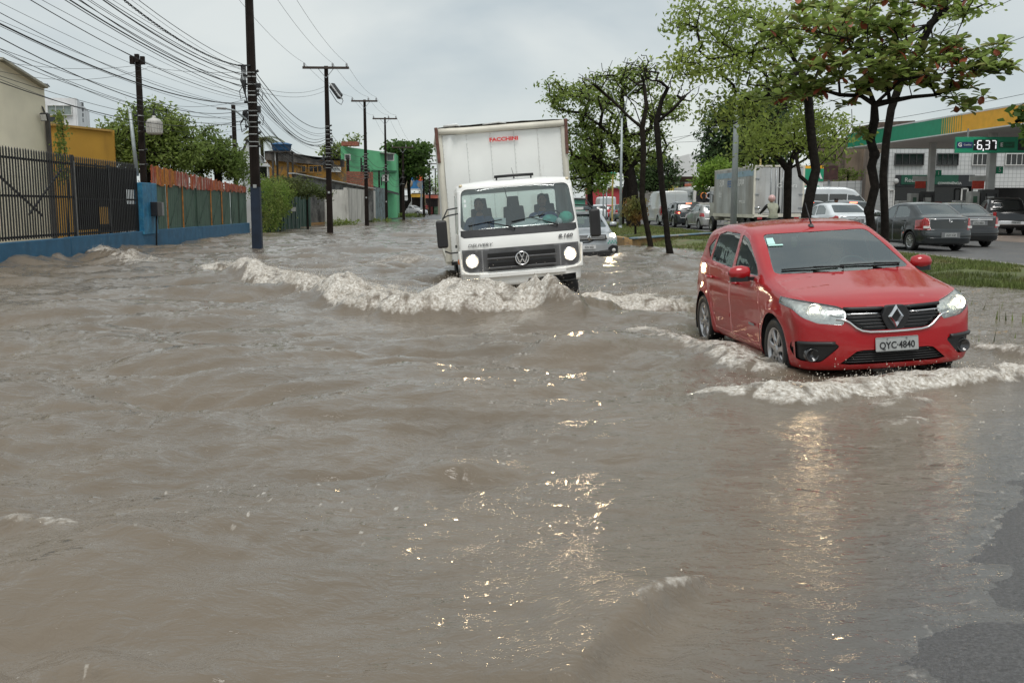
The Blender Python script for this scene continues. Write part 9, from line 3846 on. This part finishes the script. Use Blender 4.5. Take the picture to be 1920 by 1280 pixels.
for i, (u, v, ru, rv, Y, lab, mm) in enumerate(((632, 283, 24, 16, 125, 'green tree showing between the warehouse and the green house', L_MID), (800, 350, 10, 14, 190, 'far small tree beside the last poles', L_DARK), (832, 345, 10, 22, 170, 'bright bush beside the truck box at the street end', L_LIME), (662, 262, 14, 6, 112, 'scrappy weeds growing on the green house roof', L_MID))):
 c = at(u, v, Y)
 tr = [Vector((c.x, Y, 0 if i != 3 else c.z - .6)), Vector((c.x, Y, c.z * .6 if i != 3 else c.z - .4)), Vector((c.x, Y, c.z - rv * Y / FPX * .6))]
 tree('background_tree' if i != 3 else 'roof_weeds', lab, tr, .2 if i != 3 else .04, [px_lobe(u, v, ru, rv, Y, 50 if i != 3 else 16)], mm, 24 if i != 3 else 8, .45, .4, .1, 41 + i, step=1.0, tip=.03, cat='tree' if i != 3 else 'weeds')


# creepers and bushes on the plank fence
def creeper(name, label, pts, per, rc, ln, wd, mat, seed, stems):
 rg = np.random.default_rng(seed)
 r = empty(name, stems[0][0], label=label, cat='creeper')
 V, F = foliage(pts, per, rc, ln, wd, rg, -.9, 1.0, .2)
 c = link('foliage', np_mesh('foliage', V, F, mat), r)
 c.matrix_parent_inverse = r.matrix_basis.inverted()
 for a, b in stems:
  m = MB()
  m.tube([a, (Vector(a) + Vector(b)) / 2 + Vector((.1, 0, 0)), b], [.04, .03, .015], 5)
  inv_build(m, 'stem', BARK2, r)
 return r


rg = np.random.default_rng(8)
pts = []
for _ in range(520):
 y = 55.4 + 8.2 * rg.random()
 t = (y - 55.4) / 8.2
 lo = .0 + max(0, t - .55) * 3.5
 hh_ = 2.7 - t * .5 + .45 * math.sin(y * 2.1) + .25 * math.sin(y * 5.3)
 lo += .5 * max(0, math.sin(y * 3.7))
 pts.append(fp(y, lo + (hh_ - lo) * rg.random() ** .8, .5 + .5 * rg.random() ** 2))
for _ in range(160):
 pts.append(fp(55 + 10 * rg.random(), 2.3 + .9 * rg.random() ** 2, -.2 + 1.2 * rg.random()))
creeper('fence_creeper', 'thick green creeper hanging over the fence beside the near pole', pts, 10, .14, .13, .04, leaf_mat('creeper leaves', (0.179, 0.276, 0.055), (0.248, 0.276, 0.083)), 43, [(fp(57, -.2, .6), fp(57.5, 2.6, .6)), (fp(59, -.2, .6), fp(59.4, 2.6, .6)), (fp(61, 0, .6), fp(61, 2.6, .6))])
Y = 66
c = at(575, 352, Y)
tr = [Vector((c.x, Y, 0)), Vector((c.x, Y, 1.6)), Vector((c.x, Y, 2.2))]
tree('fence_shrub', 'olive shrub leaning over the green plank fence', tr, .07, [px_lobe(568, 352, 34, 15, Y, 70), px_lobe(528, 346, 30, 16, Y, 50), px_lobe(606, 362, 14, 8, Y, 20)], leaf_mat('olive shrub leaves', (0.103, 0.138, 0.048), (0.152, 0.166, 0.062)), 24, .22, .2, .045, 45, step=.4, cat='shrub')
c = at(98, 240, 36.4)
pts = [Vector((a_.x + .25 + .25 * rg.random(), 36.5 + .3 * rg.random(), z_)) for a_ in [at(92, 240, 36.6)] for z_ in np.linspace(2.4, 4.9, 60)]
creeper('wall_creeper', 'narrow green creeper down the corner of the cream hall', pts, 10, .09, .12, .04, L_MID, 47, [((pts[0].x, 36.7, 0), (pts[0].x, 36.7, 4.6))])
c = at(455, 320, 57)
pts = [c + Vector((rg.normal() * .35, rg.normal() * .3, rg.normal() * .55 + .1)) for _ in range(70)]
creeper('hanging_creeper', 'bright creeper tumbling over the orange boards left of the near pole', pts, 12, .12, .13, .04, leaf_mat('fresh leaves'  , (0.20, 0.27, 0.07), (0.13, 0.19, 0.05)), 49, [((c.x, 57, 0), (c.x, 57, c.z))])
# weeds at the foot of the white wall, plants by the shops
for i, (u, v, Y, w, h, lab) in enumerate(((640, 404, 77, .6, .35, 'weeds at the end of the green plank fence'), (700, 402, 92, 1.2, .25, 'weeds along the foot of the white wall'), (760, 404, 122, .9, .5, 'potted greenery under the broad tree'), (778, 405, 124, .8, .45, 'small yellowing plants at the kerb by the shops'))):
 c = at(u, v, Y)
 rgx = np.random.default_rng(60 + i)
 r = empty('weed_clump', (c.x, Y, 0), label=lab, cat='plant')
 P = [Vector((rgx.normal() * w, rgx.normal() * .3, .05 + h * rgx.random())) for _ in range(60)]
 V, F = foliage(P, 8, .08, .22, .035, rgx, .4, 1.0, .3)
 link('foliage', np_mesh('foliage', V, F, L_MID if i != 3 else L_PALM), r)
